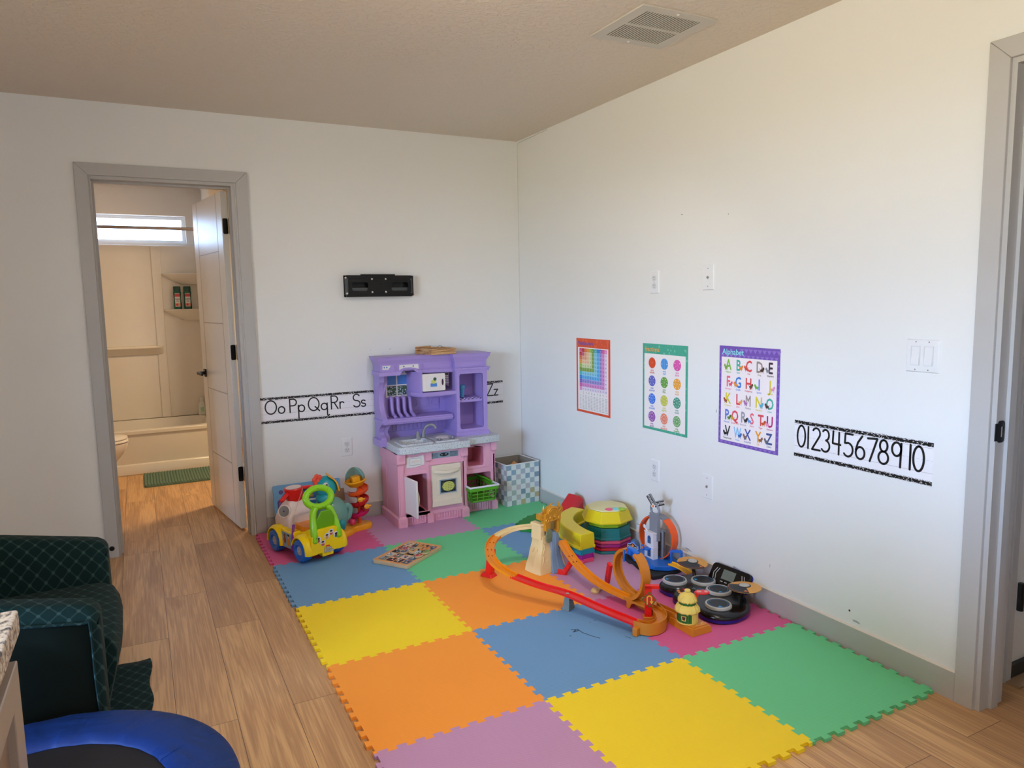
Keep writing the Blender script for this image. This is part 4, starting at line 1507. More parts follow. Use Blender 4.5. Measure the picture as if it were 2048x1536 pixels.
# cabinet door standing open
g = G()
dv = Vector((0.035, -0.114, 0)).normalized()
L = Fr((-0.990, -0.352, 0), dv, (0, 0, 1))       # u away from the hinge, w = facing left side
dp = [(0.0, 0.098)] + [(0.118 * k / 6, 0.098 - 0.014 * (k / 6) ** 2) for k in range(1, 7)] + [(0.118, 0.310), (0.0, 0.322)]
g.ext(dp, -0.007, 0.007, L)
cd = g.build('cabinet_door', K_WHITE, kit, bevel=0.0025)
for sw in (-1, 1):
    g = G()
    hp = [(0.088 + 0.018 * math.sin(PI * k / 10), 0.118 + 0.155 * k / 10, sw * (0.008 + 0.012 * math.sin(PI * k / 10))) for k in range(11)]
    if sw < 0:
        g.sweep([(-0.003, -0.005), (0.003, -0.005), (0.003, 0.005), (-0.003, 0.005)], [L @ Vector(p) for p in hp], tuple(dv))
        g.build('door_handle', K_CREAM, cd, bevel=0.001)
    g = G()
    LL = L if sw > 0 else L @ Matrix.Rotation(PI, 4, 'X')
    v0, v1 = (0.135, 0.262) if sw > 0 else (-0.262, -0.135)
    if sw < 0:
        g.ext([(0.018, v0), (0.072, v0), (0.072, v1), (0.018, v1)], 0.0070, 0.0085, LL, [[(0.0195, v0 + 0.0015), (0.0705, v0 + 0.0015), (0.0705, v1 - 0.0015), (0.0195, v1 - 0.0015)]])
        g.build('door_sticker', ST_LINE, cd)

# ---- counter
g = G()
pl = [(-1.030, -0.04), (-1.036, -0.10), (-1.036, -0.36), (-1.026, -0.382), (-1.008, -0.390), (-0.585, -0.386), (-0.566, -0.380), (-0.561, -0.335), (-0.556, -0.330), (-0.345, -0.322), (-0.330, -0.312), (-0.325, -0.292), (-0.325, -0.04)]
sink = rrect(-0.972, -0.812, -0.318, -0.200, 0.020)
g.ext([(p[0], p[1]) for p in pl], 0.463, 0.507, None, [sink])
n = len(sink)
b0 = [(-0.892 + (p[0] + 0.892) * 0.80, -0.26 + (p[1] + 0.26) * 0.75, 0.455) for p in sink]
g.add([(p[0], p[1], 0.507) for p in sink] + b0, [(i, (i + 1) % n, n + (i + 1) % n, n + i) for i in range(n)])
g.add(b0, [tuple(range(n))])
cnt = g.build('countertop', K_COUNT, kit, bevel=0.009, seg=3)
g = G()
out = rrect(-1.000, -0.792, -0.352, -0.178, 0.022)
g.ext(out, 0.506, 0.515, None, [rrect(-0.976, -0.808, -0.322, -0.196, 0.020)])
g.build('sink_rim', K_COUNT, kit, bevel=0.003)
g = G()
g.ext(rrect(-0.778, -0.622, -0.350, -0.175, 0.016), 0.506, 0.514)
g.build('burner_plate', K_COUNT, kit, bevel=0.003)
for (x_, y_) in ((-0.742, -0.310), (-0.652, -0.300)):
    g = G()
    L = Matrix.Translation((x_, y_, 0.514))
    g.lathe([(0.019, 0), (0.019, 0.0012), (0.001, 0.0013)], 20, L, m=1)
    g.lathe([(0.0165, 0.0012), (0.0165, 0.003), (0.007, 0.004), (0.006, 0.013), (0.001, 0.014)], 20, L, m=0)
    g.build('stove_knob', [K_GREY, ST_BLACK], kit)
g = G()
L = Matrix.Translation((-0.692, -0.225, 0.514))
g.lathe([(0.040, 0), (0.038, 0.003), (0.034, 0.003), (0.030, 0.0005), (0.001, 0.0003)], 28, L)
g.build('burner_ring', K_WHITE, kit)
g = G()
g.lathe([(0.021, 0.507), (0.021, 0.512), (0.016, 0.520), (0.012, 0.545), (0.008, 0.553), (0.006, 0.558), (0.001, 0.559)], 20, Matrix.Translation((-0.838, -0.182, 0)))
g.build('faucet_tap', K_GREY, kit)
g = G()
sp = spline([(-0.800, -0.178, 0.507), (-0.799, -0.180, 0.545), (-0.789, -0.188, 0.578), (-0.767, -0.200, 0.596), (-0.742, -0.212, 0.592), (-0.730, -0.220, 0.572)], 6)
g.tube(sp, 0.0095, 12, scale=[1.5 - 0.5 * min(1, i / 10) for i in range(len(sp))])
g.lathe([(0.020, 0.507), (0.018, 0.516), (0.012, 0.520)], 16, Matrix.Translation((-0.803, -0.180, 0)))
g.build('faucet_spout', K_GREY, kit)
g = G()
g.lathe([(0.0, 0.438), (0.050, 0.440), (0.070, 0.464)], 24, Matrix.Translation((-0.918, -0.30, 0)), sx=0.9, sy=0.9)
g.build('sink_underside', K_COUNT, kit)

# ---- hutch
g = G()
g.box(-1.055, -0.37, -0.040, -0.022, 0.48, 0.96)                         # back
lp = [(-0.022, 0.478), (-0.150, 0.478), (-0.155, 0.50), (-0.150, 0.530), (-0.118, 0.545), (-0.108, 0.565), (-0.118, 0.590), (-0.165, 0.618), (-0.195, 0.632), (-0.195, 0.655), (-0.172, 0.668), (-0.140, 0.70), (-0.122, 0.76), (-0.120, 0.83), (-0.132, 0.862), (-0.150, 0.880), (-0.158, 0.935), (-0.022, 0.935)]
LF = Fr((-1.064, 0, 0), (0, 1, 0), (0, 0, 1))       # w = +x
g.ext(lp, 0.0, 0.030, LF)
g.ext([(-0.022, 0.478), (-0.165, 0.478), (-0.165, 0.505), (-0.150, 0.52), (-0.022, 0.52)], -0.016, 0.032, LF)
# inner bracket profile (front post seen beside the window)
g.ext([(-1.036, 0.655), (-1.000, 0.655), (-1.012, 0.675), (-1.024, 0.73), (-1.028, 0.80), (-1.012, 0.845), (-1.004, 0.87), (-1.004, 0.935), (-1.036, 0.935)], 0.03, 0.118, YF(0))
g.ext([(-1.036, 0.505), (-0.995, 0.505), (-0.998, 0.535), (-1.012, 0.555), (-1.000, 0.585), (-0.988, 0.60), (-0.985, 0.628), (-1.036, 0.628)], 0.03, 0.108, YF(0))
# mid shelf
g.ext([(-1.072, -0.03), (-1.072, -0.185), (-1.055, -0.205), (-0.60, -0.205), (-0.60, -0.03)], 0.630, 0.644)
g.ext([(-1.062, -0.03), (-1.062, -0.175), (-1.045, -0.193), (-0.60, -0.193), (-0.60, -0.03)], 0.618, 0.652)
# ribbed splash back
g.box(-1.0, -0.60, -0.050, -0.035, 0.540, 0.548)
g.box(-1.0, -0.60, -0.050, -0.035, 0.596, 0.606)
for k in range(13):
    g.box(-0.985 + k * 0.029, -0.968 + k * 0.029, -0.046, -0.035, 0.553, 0.590)
# microwave box: floor, left wall with bevelled corner, roof is the cornice
g.ext([(-0.855, -0.03), (-0.862, -0.15), (-0.812, -0.236), (-0.585, -0.236), (-0.585, -0.03)], 0.784, 0.806)
g.ext([(-0.850, -0.03), (-0.852, -0.14), (-0.805, -0.222), (-0.585, -0.222), (-0.585, -0.03)], 0.776, 0.790)
g.ext([(-0.852, -0.03), (-0.852, -0.145), (-0.812, -0.218), (-0.804, -0.212), (-0.838, -0.14), (-0.838, -0.03)], 0.80, 0.935)
# embossed panel on the back
L = YF(-0.040)
g.ext([(-0.835, 0.662), (-0.632, 0.662), (-0.632, 0.776), (-0.835, 0.776)], 0, 0.003, L, [[(-0.829, 0.668), (-0.638, 0.668), (-0.638, 0.770), (-0.829, 0.770)]])
for cx_, r_ in ((-0.735, 0.036), (-0.81, 0.030), (-0.66, 0.030)):
    oc = arc(cx_, 0.72, r_, PI / 8, PI / 8 + 2 * PI, 8)[:-1]
    g.ext([p for p in oc], 0, 0.003, L, [[(cx_ + (p[0] - cx_) * 0.9, 0.72 + (p[1] - 0.72) * 0.9) for p in oc]])
# right cabinet
fr0 = [(-0.592, 0.508), (-0.376, 0.508), (-0.372, 0.935), (-0.588, 0.935)]
hc_ = rrect(-0.568, -0.402, 0.552, 0.908, 0.014)
g.ext(fr0, 0, 0.012, YF(-0.226), [hc_])
g.box(-0.592, -0.582, -0.228, -0.03, 0.508, 0.935)
g.box(-0.384, -0.374, -0.228, -0.03, 0.508, 0.935)
g.box(-0.602, -0.366, -0.250, -0.03, 0.506, 0.530)
g.frus((-0.602, -0.366, -0.250, -0.03), (-0.594, -0.374, -0.240, -0.03), 0.530, 0.538)
niche(g, hc_, -0.230, -0.07)
g.box(-0.570, -0.400, -0.215, -0.07, 0.722, 0.744)
for k in range(6):
    g.lathe([(0.0075, -0.215), (0.0075, -0.08)], 8, Fr((-0.552 + k * 0.028, 0, 0.744), (1, 0, 0), (0, 0, 1)) @ Matrix.Scale(-1, 4, (0, 0, 1)))
# cornice: frieze, lower moulding and stepped crown, left and middle part then the deeper right part
def cornice(xl, xr, yf, mit=True):
    o = 0.0
    # frieze
    g.box(xl, xr, yf, -0.03, 0.945, 1.0)
    for z0, z1, e in ((0.990, 1.002, 0.006), (1.002, 1.014, 0.012), (1.014, 1.030, 0.020), (1.030, 1.038, 0.024)):
        g.frus((xl - e + 0.003, xr + (e if xr > -0.5 else 0) - 0.003, yf - e + 0.003, -0.03), (xl - e, xr + (e if xr > -0.5 else 0), yf - e, -0.03), z0, z1)


cornice(-1.066, -0.587, -0.178)
cornice(-0.590, -0.370, -0.226)
g.box(-0.600, -0.352, -0.246, -0.03, 0.934, 0.946)
g.box(-0.595, -0.358, -0.240, -0.03, 0.922, 0.936)
# lower moulding of the left part follows an arch over the window
ac = [(-0.945, 0.921), (-0.935, 0.935), (-0.918, 0.949), (-0.892, 0.957), (-0.866, 0.954), (-0.845, 0.943), (-0.826, 0.927)]
up_ = [(p[0], p[1] + 0.009) for p in ac]
g.ext([(-1.078, 0.921)] + ac[:1] + ac[1:] + [(-0.592, 0.921), (-0.592, 0.945), (-0.822, 0.945), (-0.838, 0.953)] + up_[::-1][1:-1] + [(-0.952, 0.945), (-1.078, 0.945)], 0, 0.012, YF(-0.182))
g.ext([(-1.066, 0.93)] + [(-0.945, 0.93)] + ac[1:-1] + [(-0.830, 0.93), (-0.592, 0.93), (-0.592, 0.99), (-1.066, 0.99)], 0, 0.006, YF(-0.176))
g.box(-1.074, -1.05, -0.19, -0.03, 0.921, 0.945)
hut = g.build('hutch', K_PUR, kit, bevel=0.0022, seg=2)
# frieze panels and rope columns
g = G()
for x0, x1 in ((-0.785, -0.60),):
    g.ext([(x0, 0.951), (x1, 0.951), (x1, 0.985), (x0, 0.985)], 0, 0.0035, YF(-0.1815), [[(x0 + 0.006, 0.956), (x1 - 0.006, 0.956), (x1 - 0.006, 0.980), (x0 + 0.006, 0.980)]])
g.ext([(-0.575, 0.951), (-0.385, 0.951), (-0.385, 0.985), (-0.575, 0.985)], 0, 0.0035, YF(-0.2255), [[(-0.568, 0.956), (-0.392, 0.956), (-0.392, 0.980), (-0.568, 0.980)]])
g.build('frieze_panel', K_PUR, kit)
for xr_ in (-0.967, -0.800):
    g = G()
    for k in range(6):
        g.tube([(xr_ - 0.006, -0.184, 0.950 + k * 0.0066), (xr_ + 0.006, -0.184, 0.956 + k * 0.0066)], 0.0036, 6)
    g.build('rope_column', K_PUR, kit)
# plate rack dividers
for x_ in (-0.972, -0.932, -0.891, -0.850):
    g = G()
    p = spline([(x_, -0.060, 0.770), (x_, -0.088, 0.765), (x_, -0.094, 0.735), (x_, -0.098, 0.70), (x_, -0.118, 0.672), (x_, -0.150, 0.662), (x_, -0.166, 0.652)], 5)
    g.tube(p, 0.0105, 8)
    g.box(x_ - 0.006, x_ + 0.006, -0.10, -0.04, 0.652, 0.755)
    g.build('plate_rack_divider', K_PUR, kit)
# microwave
g = G()
g.ext(rrect(-0.812, -0.662, 0.813, 0.921, 0.006), 0, 0.024, YF(-0.208))
g.ext(rrect(-0.790, -0.700, 0.826, 0.912, 0.02), 0.02, 0.028, YF(-0.208))
mw = g.build('microwave_door', K_WHITE, kit, bevel=0.004, seg=3)
g = G()
L = YF(-0.2365)
g.ext([(-0.768, 0.836), (-0.716, 0.836), (-0.720, 0.908), (-0.764, 0.908)], 0, 0.0005, L, m=1)
g.disc((-0.742, 0.872), 0.018, 2, L, 0.0008, 14, ry=0.013)
g.rect(-0.763, -0.720, 0.841, 0.862, 3, L, 0.0007)
g.disc((-0.733, 0.888), 0.011, 4, L, 0.0009, 10)
g.build('food_sticker', [K_WHITE, ST_PAPER, ST_PIE, ST_BLUE, ST_LEAF], mw)
g = G()
g.disc((-0.680, 0.866), 0.007, 0, YF(-0.2325), 0.0008, 16, ry=0.021)
g.build('door_handle', mat('handle_recess', (0.22, 0.10, 0.22), 0.5), mw)
g = G()
L = YF(-0.205)
g.add([(-0.655, 0.922, 0), (-0.655, 0.850, 0), (-0.648, 0.845, 0), (-0.628, 0.832, 0), (-0.626, 0.922, 0)], [(0, 1, 2, 3, 4)], 0, L)
for r in range(5):
    for c in range(3):
        g.disc((-0.649 + c * 0.0085, 0.900 - r * 0.011), 0.0026, 1, L, 0.0004, 8)
g.rect(-0.652, -0.630, 0.906, 0.919, 2, L, 0.0004)
g.build('microwave_keypad', [mat('keypad_grey', (0.42, 0.36, 0.46), 0.4), ST_PAPER, ST_BLACK], kit)
# window sticker
g = G()
L = YF(-0.0425)
g.ext([(-0.992, 0.768), (-0.842, 0.768), (-0.842, 0.918), (-0.860, 0.918)] + arc(-0.917, 0.918, 0.057, 0, PI, 14)[1:-1] + [(-0.974, 0.918), (-0.992, 0.918)], 0, 0.0006, L, m=0)
g.rect(-0.982, -0.922, 0.848, 0.908, 1, L, 0.0009)
g.rect(-0.914, -0.852, 0.848, 0.908, 1, L, 0.0009)
g.rect(-0.982, -0.922, 0.780, 0.840, 2, L, 0.0009)
g.rect(-0.914, -0.852, 0.780, 0.840, 2, L, 0.0009)
g.add([(p[0], p[1], 0.0009) for p in arc(-0.917, 0.920, 0.045, 0, PI, 14)], [tuple(range(15))], 1, L)
rnd = random.Random(9)
for k in range(60):
    u_ = rnd.uniform(-0.978, -0.856)
    if -0.926 < u_ < -0.910:
        continue
    g.disc((u_, rnd.uniform(0.784, 0.836)), rnd.uniform(0.002, 0.0045), 3, L, 0.0012, 7)
g.build('window_sticker', [ST_PAPER, ST_BLUE, ST_LEAF, mat('sticker_blossom', (0.75, 0.78, 0.85), 0.5)], kit)
for pts in ([(-1.052, 0.960), (-1.050, 0.984), (-1.00, 0.984), (-1.002, 0.974), (-1.012, 0.965), (-1.014, 0.958)],
            [(-0.945, 0.953), (-0.943, 0.984), (-0.820, 0.984), (-0.818, 0.954), (-0.845, 0.960), (-0.87, 0.966), (-0.91, 0.966), (-0.93, 0.960)]):
    g = G()
    L = YF(-0.1832)
    g.ext(pts, 0, 0.0006, L, m=0)
    xs = [p[0] for p in pts]
    for cx_ in ((min(xs) + 0.03, max(xs) - 0.035) if max(xs) - min(xs) > 0.08 else (min(xs) + 0.012, min(xs) + 0.028)):
        g.add([(cx_ - 0.006, 0.973, 0.0009), (cx_, 0.967, 0.0009), (cx_ + 0.006, 0.973, 0.0009), (cx_, 0.980, 0.0009)], [(0, 1, 2, 3)], 1, L)
    g.build('frieze_sticker', [ST_PAPER, ST_BLUE], kit)

# blue cup on the right hutch shelf
g = G()
g.lathe([(0.0, 0.7445), (0.0125, 0.7445), (0.016, 0.80), (0.0185, 0.803), (0.0195, 0.823), (0.0175, 0.823), (0.015, 0.80), (0.011, 0.752), (0.0, 0.752)], 18, Matrix.Translation((-0.528, -0.185, 0.0085)), cap=False)
tag(g.build('toy_cup', plastic('cup_blue', (0.25, 0.55, 0.75), 0.4)), 'small blue plastic cup on the upper shelf of the purple hutch', 'cup')

# wooden tray box on top of the hutch
M_PINE = mat('pine_wood', (0.80, 0.62, 0.42), 0.55)
nn, ll, b = nodes_of(M_PINE)
tc = nn.new('ShaderNodeTexCoord')
mp = nn.new('ShaderNodeMapping')
mp.inputs['Scale'].default_value = (3, 3, 60)
wv = nn.new('ShaderNodeTexNoise')
wv.inputs['Scale'].default_value = 2.2
wv.inputs['Distortion'].default_value = 1.5
rp = nn.new('ShaderNodeValToRGB')
rp.color_ramp.elements[0].position = 0.38
rp.color_ramp.elements[0].color = lin((0.55, 0.36, 0.22))
rp.color_ramp.elements[1].position = 0.55
rp.color_ramp.elements[1].color = lin((0.84, 0.67, 0.47))
ll.new(tc.outputs['Object'], mp.inputs[0])
ll.new(mp.outputs[0], wv.inputs['Vector'])
ll.new(wv.outputs['Fac'], rp.inputs[0])
ll.new(rp.outputs[0], b.inputs['Base Color'])
t = thing('wooden_box', 'small pale wooden slatted box on top of the purple hutch', 'box', (-0.67, -0.13, 1.038), math.radians(6))
zb = 1.038
T = Matrix.Translation((-0.67, -0.135, 0)) @ Matrix.Rotation(math.radians(6), 4, 'Z')
for nm, a_ in (('side_slat', (-0.088, 0.088, -0.088, -0.080)), ('side_slat', (-0.088, 0.088, 0.080, 0.088)), ('end_slat', (-0.088, -0.080, -0.079, 0.079)), ('end_slat', (0.080, 0.088, -0.079, 0.079))):
    for z0, z1 in ((0.0, 0.017), (0.019, 0.037)):
        g = G()
        g.box(a_[0], a_[1], a_[2], a_[3], zb + z0, zb + z1, 0, T)
        g.build(nm, M_PINE, t, bevel=0.0008, seg=1)
g = G()
g.box(-0.079, 0.079, -0.079, 0.079, zb + 0.001, zb + 0.004, 0, T)
g.build('base_board', M_PINE, t)
g = G()
g.box(-0.11, 0.00, 0.0895, 0.0955, zb + 0.0, zb + 0.047, 0, T)
g.build('back_slat', M_PINE, t, bevel=0.0008, seg=1)
g = G()
g.tube([tuple(T @ Vector((0.045 + 0.016 * math.cos(PI * k / 10), 0.05, zb + 0.034 + 0.014 * math.sin(PI * k / 10)))) for k in range(11)], 0.0012, 6)
g.build('wire_loop', M_BLACK, t)

# ================================================================== GREEN BASKET IN THE KITCHEN
bk = thing('plastic_basket', 'green plastic mesh basket with a white folding handle in the kitchen bay', 'basket', (-0.485, -0.31, 0.102))
K_GRN = plastic('basket_green', (0.36, 0.66, 0.16), 0.35)
Z0, Z1 = 0.102, 0.196
X0, X1, Y0_, Y1_ = -0.566, -0.412, -0.385, -0.135     # at the bottom
ex = 0.020


def bpt(s, t, z):
    """point on the basket wall; s corner param 0..1 around handled per side"""
    k = (z - Z0) / (Z1 - Z0)
    return None


def wall(p0, p1, q0, q1, nu, nv, skip=()):
    """lattice on a quad: p0,p1 bottom; q0,q1 top"""
    g_ = G()
    p0, p1, q0, q1 = map(Vector, (p0, p1, q0, q1))
    def P(a, b):
        return (p0 * (1 - a) + p1 * a) * (1 - b) + (q0 * (1 - a) + q1 * a) * b
    for i in range(nu + 1):
        g_.tube([P(i / nu, 0), P(i / nu, 0.86)], 0.0028 if 0 < i < nu else 0.006, 6)
    for j in range(nv + 1):
        b_ = 0.04 + 0.82 * j / nv
        g_.tube([P(0, b_), P(1, b_)], 0.0028 if 0 < j < nv else 0.005, 6)
    return g_


bl = [(X0, Y0_, Z0 + 0.004), (X1, Y0_, Z0 + 0.004), (X1, Y1_, Z0 + 0.004), (X0, Y1_, Z0 + 0.004)]
tl = [(X0 - ex, Y0_ - 0.028, Z1), (X1 + ex - 0.005, Y0_ - 0.028, Z1), (X1 + ex - 0.005, Y1_ + ex, Z1), (X0 - ex + 0.0, Y1_ + ex, Z1)]
for i, nu in ((0, 4), (1, 6), (2, 4), (3, 6)):
    j = (i + 1) % 4
    wall(bl[i], bl[j], tl[i], tl[j], nu, 3).build('mesh_wall', K_GRN, bk)
g = G()
g.box(X0, X1, Y0_, Y1_, Z0, Z0 + 0.004)
g.build('basket_bottom', K_GRN, bk, bevel=0.001)
g = G()
L4 = [Vector(p) for p in tl]
for i in range(4):
    a_, c_ = L4[i], L4[(i + 1) % 4]
    d_ = (c_ - a_).normalized()
    g.sweep([(-0.0035, -0.016), (0.0035, -0.016), (0.0035, 0.005), (-0.0035, 0.005)], [a_ - d_ * 0.003, c_ + d_ * 0.003], (0, 0, 1))
g.build('basket_rim', K_GRN, bk, bevel=0.002)
g = G()
hz_ = Z1 + 0.011
hp = [(X0 - ex - 0.004, Y0_ + 0.06, hz_), (X0 - ex - 0.004, Y0_ - 0.033, hz_), (X1 + ex - 0.001, Y0_ - 0.033, hz_), (X1 + ex - 0.001, Y0_ + 0.06, hz_)]
for a_, c_ in zip(hp[:-1], hp[1:]):
    a_, c_ = Vector(a_), Vector(c_)
    d_ = (c_ - a_).normalized()
    g.sweep([(-0.004, -0.005), (0.004, -0.005), (0.004, 0.006), (-0.004, 0.006)], [a_ - d_ * 0.003, c_ + d_ * 0.003], (0, 0, 1))
g.build('white_handle', plastic('basket_white', (0.90, 0.89, 0.93), 0.35), bk, bevel=0.002)
g = G()
g.tube([(X1 + 0.010, Y0_ + 0.055, Z1), (X1 + 0.012, Y0_ + 0.05, Z1 + 0.014), (X1 + 0.006, Y0_ + 0.12, Z1 + 0.02), (-0.47, Y1_ + 0.0, Z1 + 0.045), (X0 + 0.02, Y1_ + 0.01, Z1 + 0.040), (X0 + 0.03, Y1_ - 0.02, Z1)], 0.006, 8)
g.build('green_handle', K_GRN, bk)

# ================================================================== CHECKERED BIN
M_BINW = mat('bin_fabric_white', (0.84, 0.85, 0.84), 0.8)
bcols = ['a2b2b6', 'aab2c2', '8fa49e', 'b9aa86', 'c2b8bb', '8ba3b4', 'a9b3ad', 'b6b3b8', '7f94a4', 'a6b0bc']
BM = [M_BINW] + [mat('bin_fabric_' + c, tuple(int(c[i:i + 2], 16) / 255 for i in (0, 2, 4)), 0.8) for c in bcols] + [mat('bin_inside', (0.58, 0.55, 0.50), 0.85)]
bn = thing('fabric_bin', 'square fabric storage bin with pastel checks in the room corner', 'bin', (-0.155, -0.16, MZ), math.radians(4))
LB = PARM[bn.name]
w2, hB = 0.127, 0.277
g = G()
rnd = random.Random(12)
n = 7
rows_ = 8
for F_, nm in ((Fr((-w2, -w2, 0), (1, 0, 0), (0, 0, 1)), 'f'), (Fr((-w2, w2, 0), (0, -1, 0), (0, 0, 1)), 'l'), (Fr((w2, -w2, 0), (0, 1, 0), (0, 0, 1)), 'r'), (Fr((w2, w2, 0), (-1, 0, 0), (0, 0, 1)), 'b')):
    LL = LB @ F_ @ Matrix.Translation((0, 0, 0.0012))
    st = 2 * w2 / n
    for i in range(n):
        for j in range(rows_):
            z0, z1 = j * 0.0345, min((j + 1) * 0.0345, hB)
            m_ = 0 if (i + j) % 2 == (0 if nm in 'fr' else 1) else rnd.randrange(1, 11)
            bx = 0.004 if nm == 'f' else 0.0
            g.rect(i * st, (i + 1) * st, z0, z1, m_, LL, 0.0)
g.build('bin_cover', BM, bn, flat=True, world=True)
g = G()
g.ext([(-w2, -w2), (w2, -w2), (w2, w2), (-w2, w2)], 0.001, hB, LB, [[(-w2 + 0.005, -w2 + 0.005), (w2 - 0.005, -w2 + 0.005), (w2 - 0.005, w2 - 0.005), (-w2 + 0.005, w2 - 0.005)]], m=1)
g.ext([(-w2, -w2), (w2, -w2), (w2, w2), (-w2, w2)], 0.001, 0.005, LB, m=1)
g.build('bin_lining', [M_BINW, BM[-1]], bn, world=True)
g = G()
cs = [(-w2, -w2), (w2, -w2), (w2, w2), (-w2, w2)]
for i in range(4):
    a_, c_ = cs[i], cs[(i + 1) % 4]
    g.tube([LB @ Vector((a_[0], a_[1], hB)), LB @ Vector((c_[0], c_[1], hB))], 0.0045, 8)
g.build('bin_piping', M_BINW, bn)
# the toys in the bin
def block(name, label, col, loc, kind, rot=0.3, s=0.03):
    g = G()
    T_ = Matrix.Translation(loc) @ Matrix.Rotation(rot, 4, 'Z') @ Matrix.Rotation(rot * 1.3, 4, 'X')
    if kind == 'prism':
        g.ext([(-s, -s * 0.6), (s, -s * 0.6), (0, s * 0.9)], -s * 0.6, s * 0.6, T_ @ Matrix.Rotation(PI / 2, 4, 'X'))
    elif kind == 'ball':
        g.ell((0, 0, 0), (s, s * 0.8, s * 0.7), 0, T_)
    else:
        g.box(-s * 1.5, s * 1.5, -s * 0.8, s * 0.8, -s * 0.35, s * 0.35, 0, T_)
    o = g.build(name, plastic('toy_' + name + '_' + str(int(col[0] * 99)), col, 0.45), bevel=0.002)
    return tag(o, label, 'toy')


block('toy_block', 'orange wedge-shaped toy poking up in the checkered bin', (0.88, 0.62, 0.34), (-0.125, -0.125, 0.235), 'prism', 0.4, 0.036)
block('toy_ball', 'soft pink lumpy toy at the near left of the checkered bin', (0.80, 0.50, 0.52), (-0.205, -0.235, 0.228), 'ball', 0.3, 0.036)
block('toy_plank', 'pale green flat toy at the back of the checkered bin', (0.70, 0.72, 0.56), (-0.115, -0.09, 0.215), 'box', 0.1, 0.032)
block('round_toy', 'small dark round toy in the near left corner of the checkered bin', (0.16, 0.13, 0.12), (-0.245, -0.195, 0.226), 'ball', 0.1, 0.016)
block('toy_block', 'tan block lying low in the middle of the checkered bin', (0.72, 0.56, 0.46), (-0.165, -0.165, 0.185), 'box', 0.9, 0.045)

# ================================================================== RIDE-ON TRUCK
P_YEL = plastic('toy_yellow', (0.98, 0.83, 0.05), 0.25)
P_BLU = plastic('toy_blue', (0.10, 0.42, 0.82), 0.3)
P_LIME = plastic('toy_lime', (0.56, 0.82, 0.10), 0.25)
P_RED = plastic('toy_red', (0.87, 0.10, 0.10), 0.3)
P_ORG = plastic('toy_orange', (0.95, 0.55, 0.10), 0.35)
P_PUR = plastic('toy_purple', (0.48, 0.12, 0.58), 0.35)
P_WHT = plastic('toy_white', (0.90, 0.82, 0.80), 0.35)
P_GRY = plastic('toy_grey', (0.62, 0.62, 0.58), 0.4)
P_BLK = plastic('toy_black', (0.04, 0.04, 0.045), 0.28)

tk = thing('ride_on_truck', 'yellow ride-on toy truck with blue wheels and green push handle, near the doorway', 'ride-on toy', (-1.615, -0.485, MZ), math.radians(18.6))
g = G()
for s_ in (-1, 1):
    pass
prof = [(-0.205, 0.062), (-0.200, 0.045), (-0.070, 0.050), (-0.055, 0.035), (0.060, 0.035), (0.075, 0.050), (0.195, 0.060), (0.205, 0.09), (0.200, 0.125), (0.165, 0.150), (0.09, 0.152), (0.02, 0.142), (-0.07, 0.142), (-0.12, 0.155), (-0.165, 0.176), (-0.190, 0.176), (-0.208, 0.15), (-0.214, 0.11)]
SF = Fr((0, 0, 0), (0, 1, 0), (0, 0, 1))
rings = []
for x, k in ((-0.078, 0.90), (-0.070, 0.97), (-0.04, 1.0), (0.0, 1.01), (0.04, 1.0), (0.070, 0.97), (0.078, 0.90)):
    rings.append([(x, p[0] * k, 0.10 + (p[1] - 0.10) * (0.94 if k < 0.95 else 1)) for p in prof])
g.loft(rings)
bd = g.build('truck_body', P_YEL, tk, world=False, bevel=0.006, seg=3, sharp=50)
# rear panel with rounded shoulders
g = G()
pp = [(-0.088, 0.052), (-0.035, 0.050), (-0.033, 0.030), (0.033, 0.030), (0.035, 0.050), (0.088, 0.052), (0.098, 0.10), (0.092, 0.145), (0.070, 0.165), (0.045, 0.180), (-0.045, 0.180), (-0.070, 0.165), (-0.092, 0.145), (-0.098, 0.10)]
g.ext(pp, 0.0, 0.040, Fr((0, -0.180, 0), (1, 0, 0), (0, 0, 1)))
g.build('rear_panel', P_YEL, tk, world=False, bevel=0.010, seg=4)
for s_ in (-1, 1):
    for yy in (-0.135, 0.128):
        g = G()
        L = Matrix.Translation((s_ * 0.098, yy, 0.064)) @ Matrix.Rotation(PI / 2, 4, 'Y')
        ro, ri = 0.086, 0.068
        rg = []
        for i in range(15):
            a_ = PI * (-0.06 + 1.12 * i / 14)
            c_, q_ = math.cos(a_), math.sin(a_)
            rg.append([(s_ * 0.060, yy + ri * c_, 0.064 + ri * q_), (s_ * 0.128, yy + ri * c_ * 0.98, 0.064 + ri * q_), (s_ * 0.128, yy + (ri + 0.006) * c_, 0.064 + (ri + 0.005) * q_), (s_ * 0.110, yy + ro * c_, 0.064 + ro * q_), (s_ * 0.060, yy + ro * c_, 0.064 + ro * q_)])
        g.loft(rg)
        g.build('fender', P_YEL, tk, world=False, bevel=0.002)
        g = G()
        tw = [(0.018, -0.024), (0.030, -0.028), (0.048, -0.030), (0.058, -0.024), (0.0622, -0.010), (0.0622, 0.010), (0.058, 0.024), (0.048, 0.030), (0.034, 0.029), (0.030, 0.020), (0.0, 0.018)]
        if s_ < 0:
            tw = [(r, -z) for r, z in tw[::-1]]
        g.lathe(tw, 28, L, cap=False)
        wh_ = g.build('wheel', P_BLU, tk, world=False)
        g = G()
        g.disc((0, 0), 0.024, 0, L, s_ * 0.0215, 20)
        for k in range(12):
            a_ = 2 * PI * k / 12
            g.stroke([(0.008 * math.cos(a_), 0.008 * math.sin(a_)), (0.021 * math.cos(a_), 0.021 * math.sin(a_))], 0.0022, 1, L, s_ * 0.0222)
        g.build('hub_sticker', [ST_PAPER, ST_LINE], wh_)
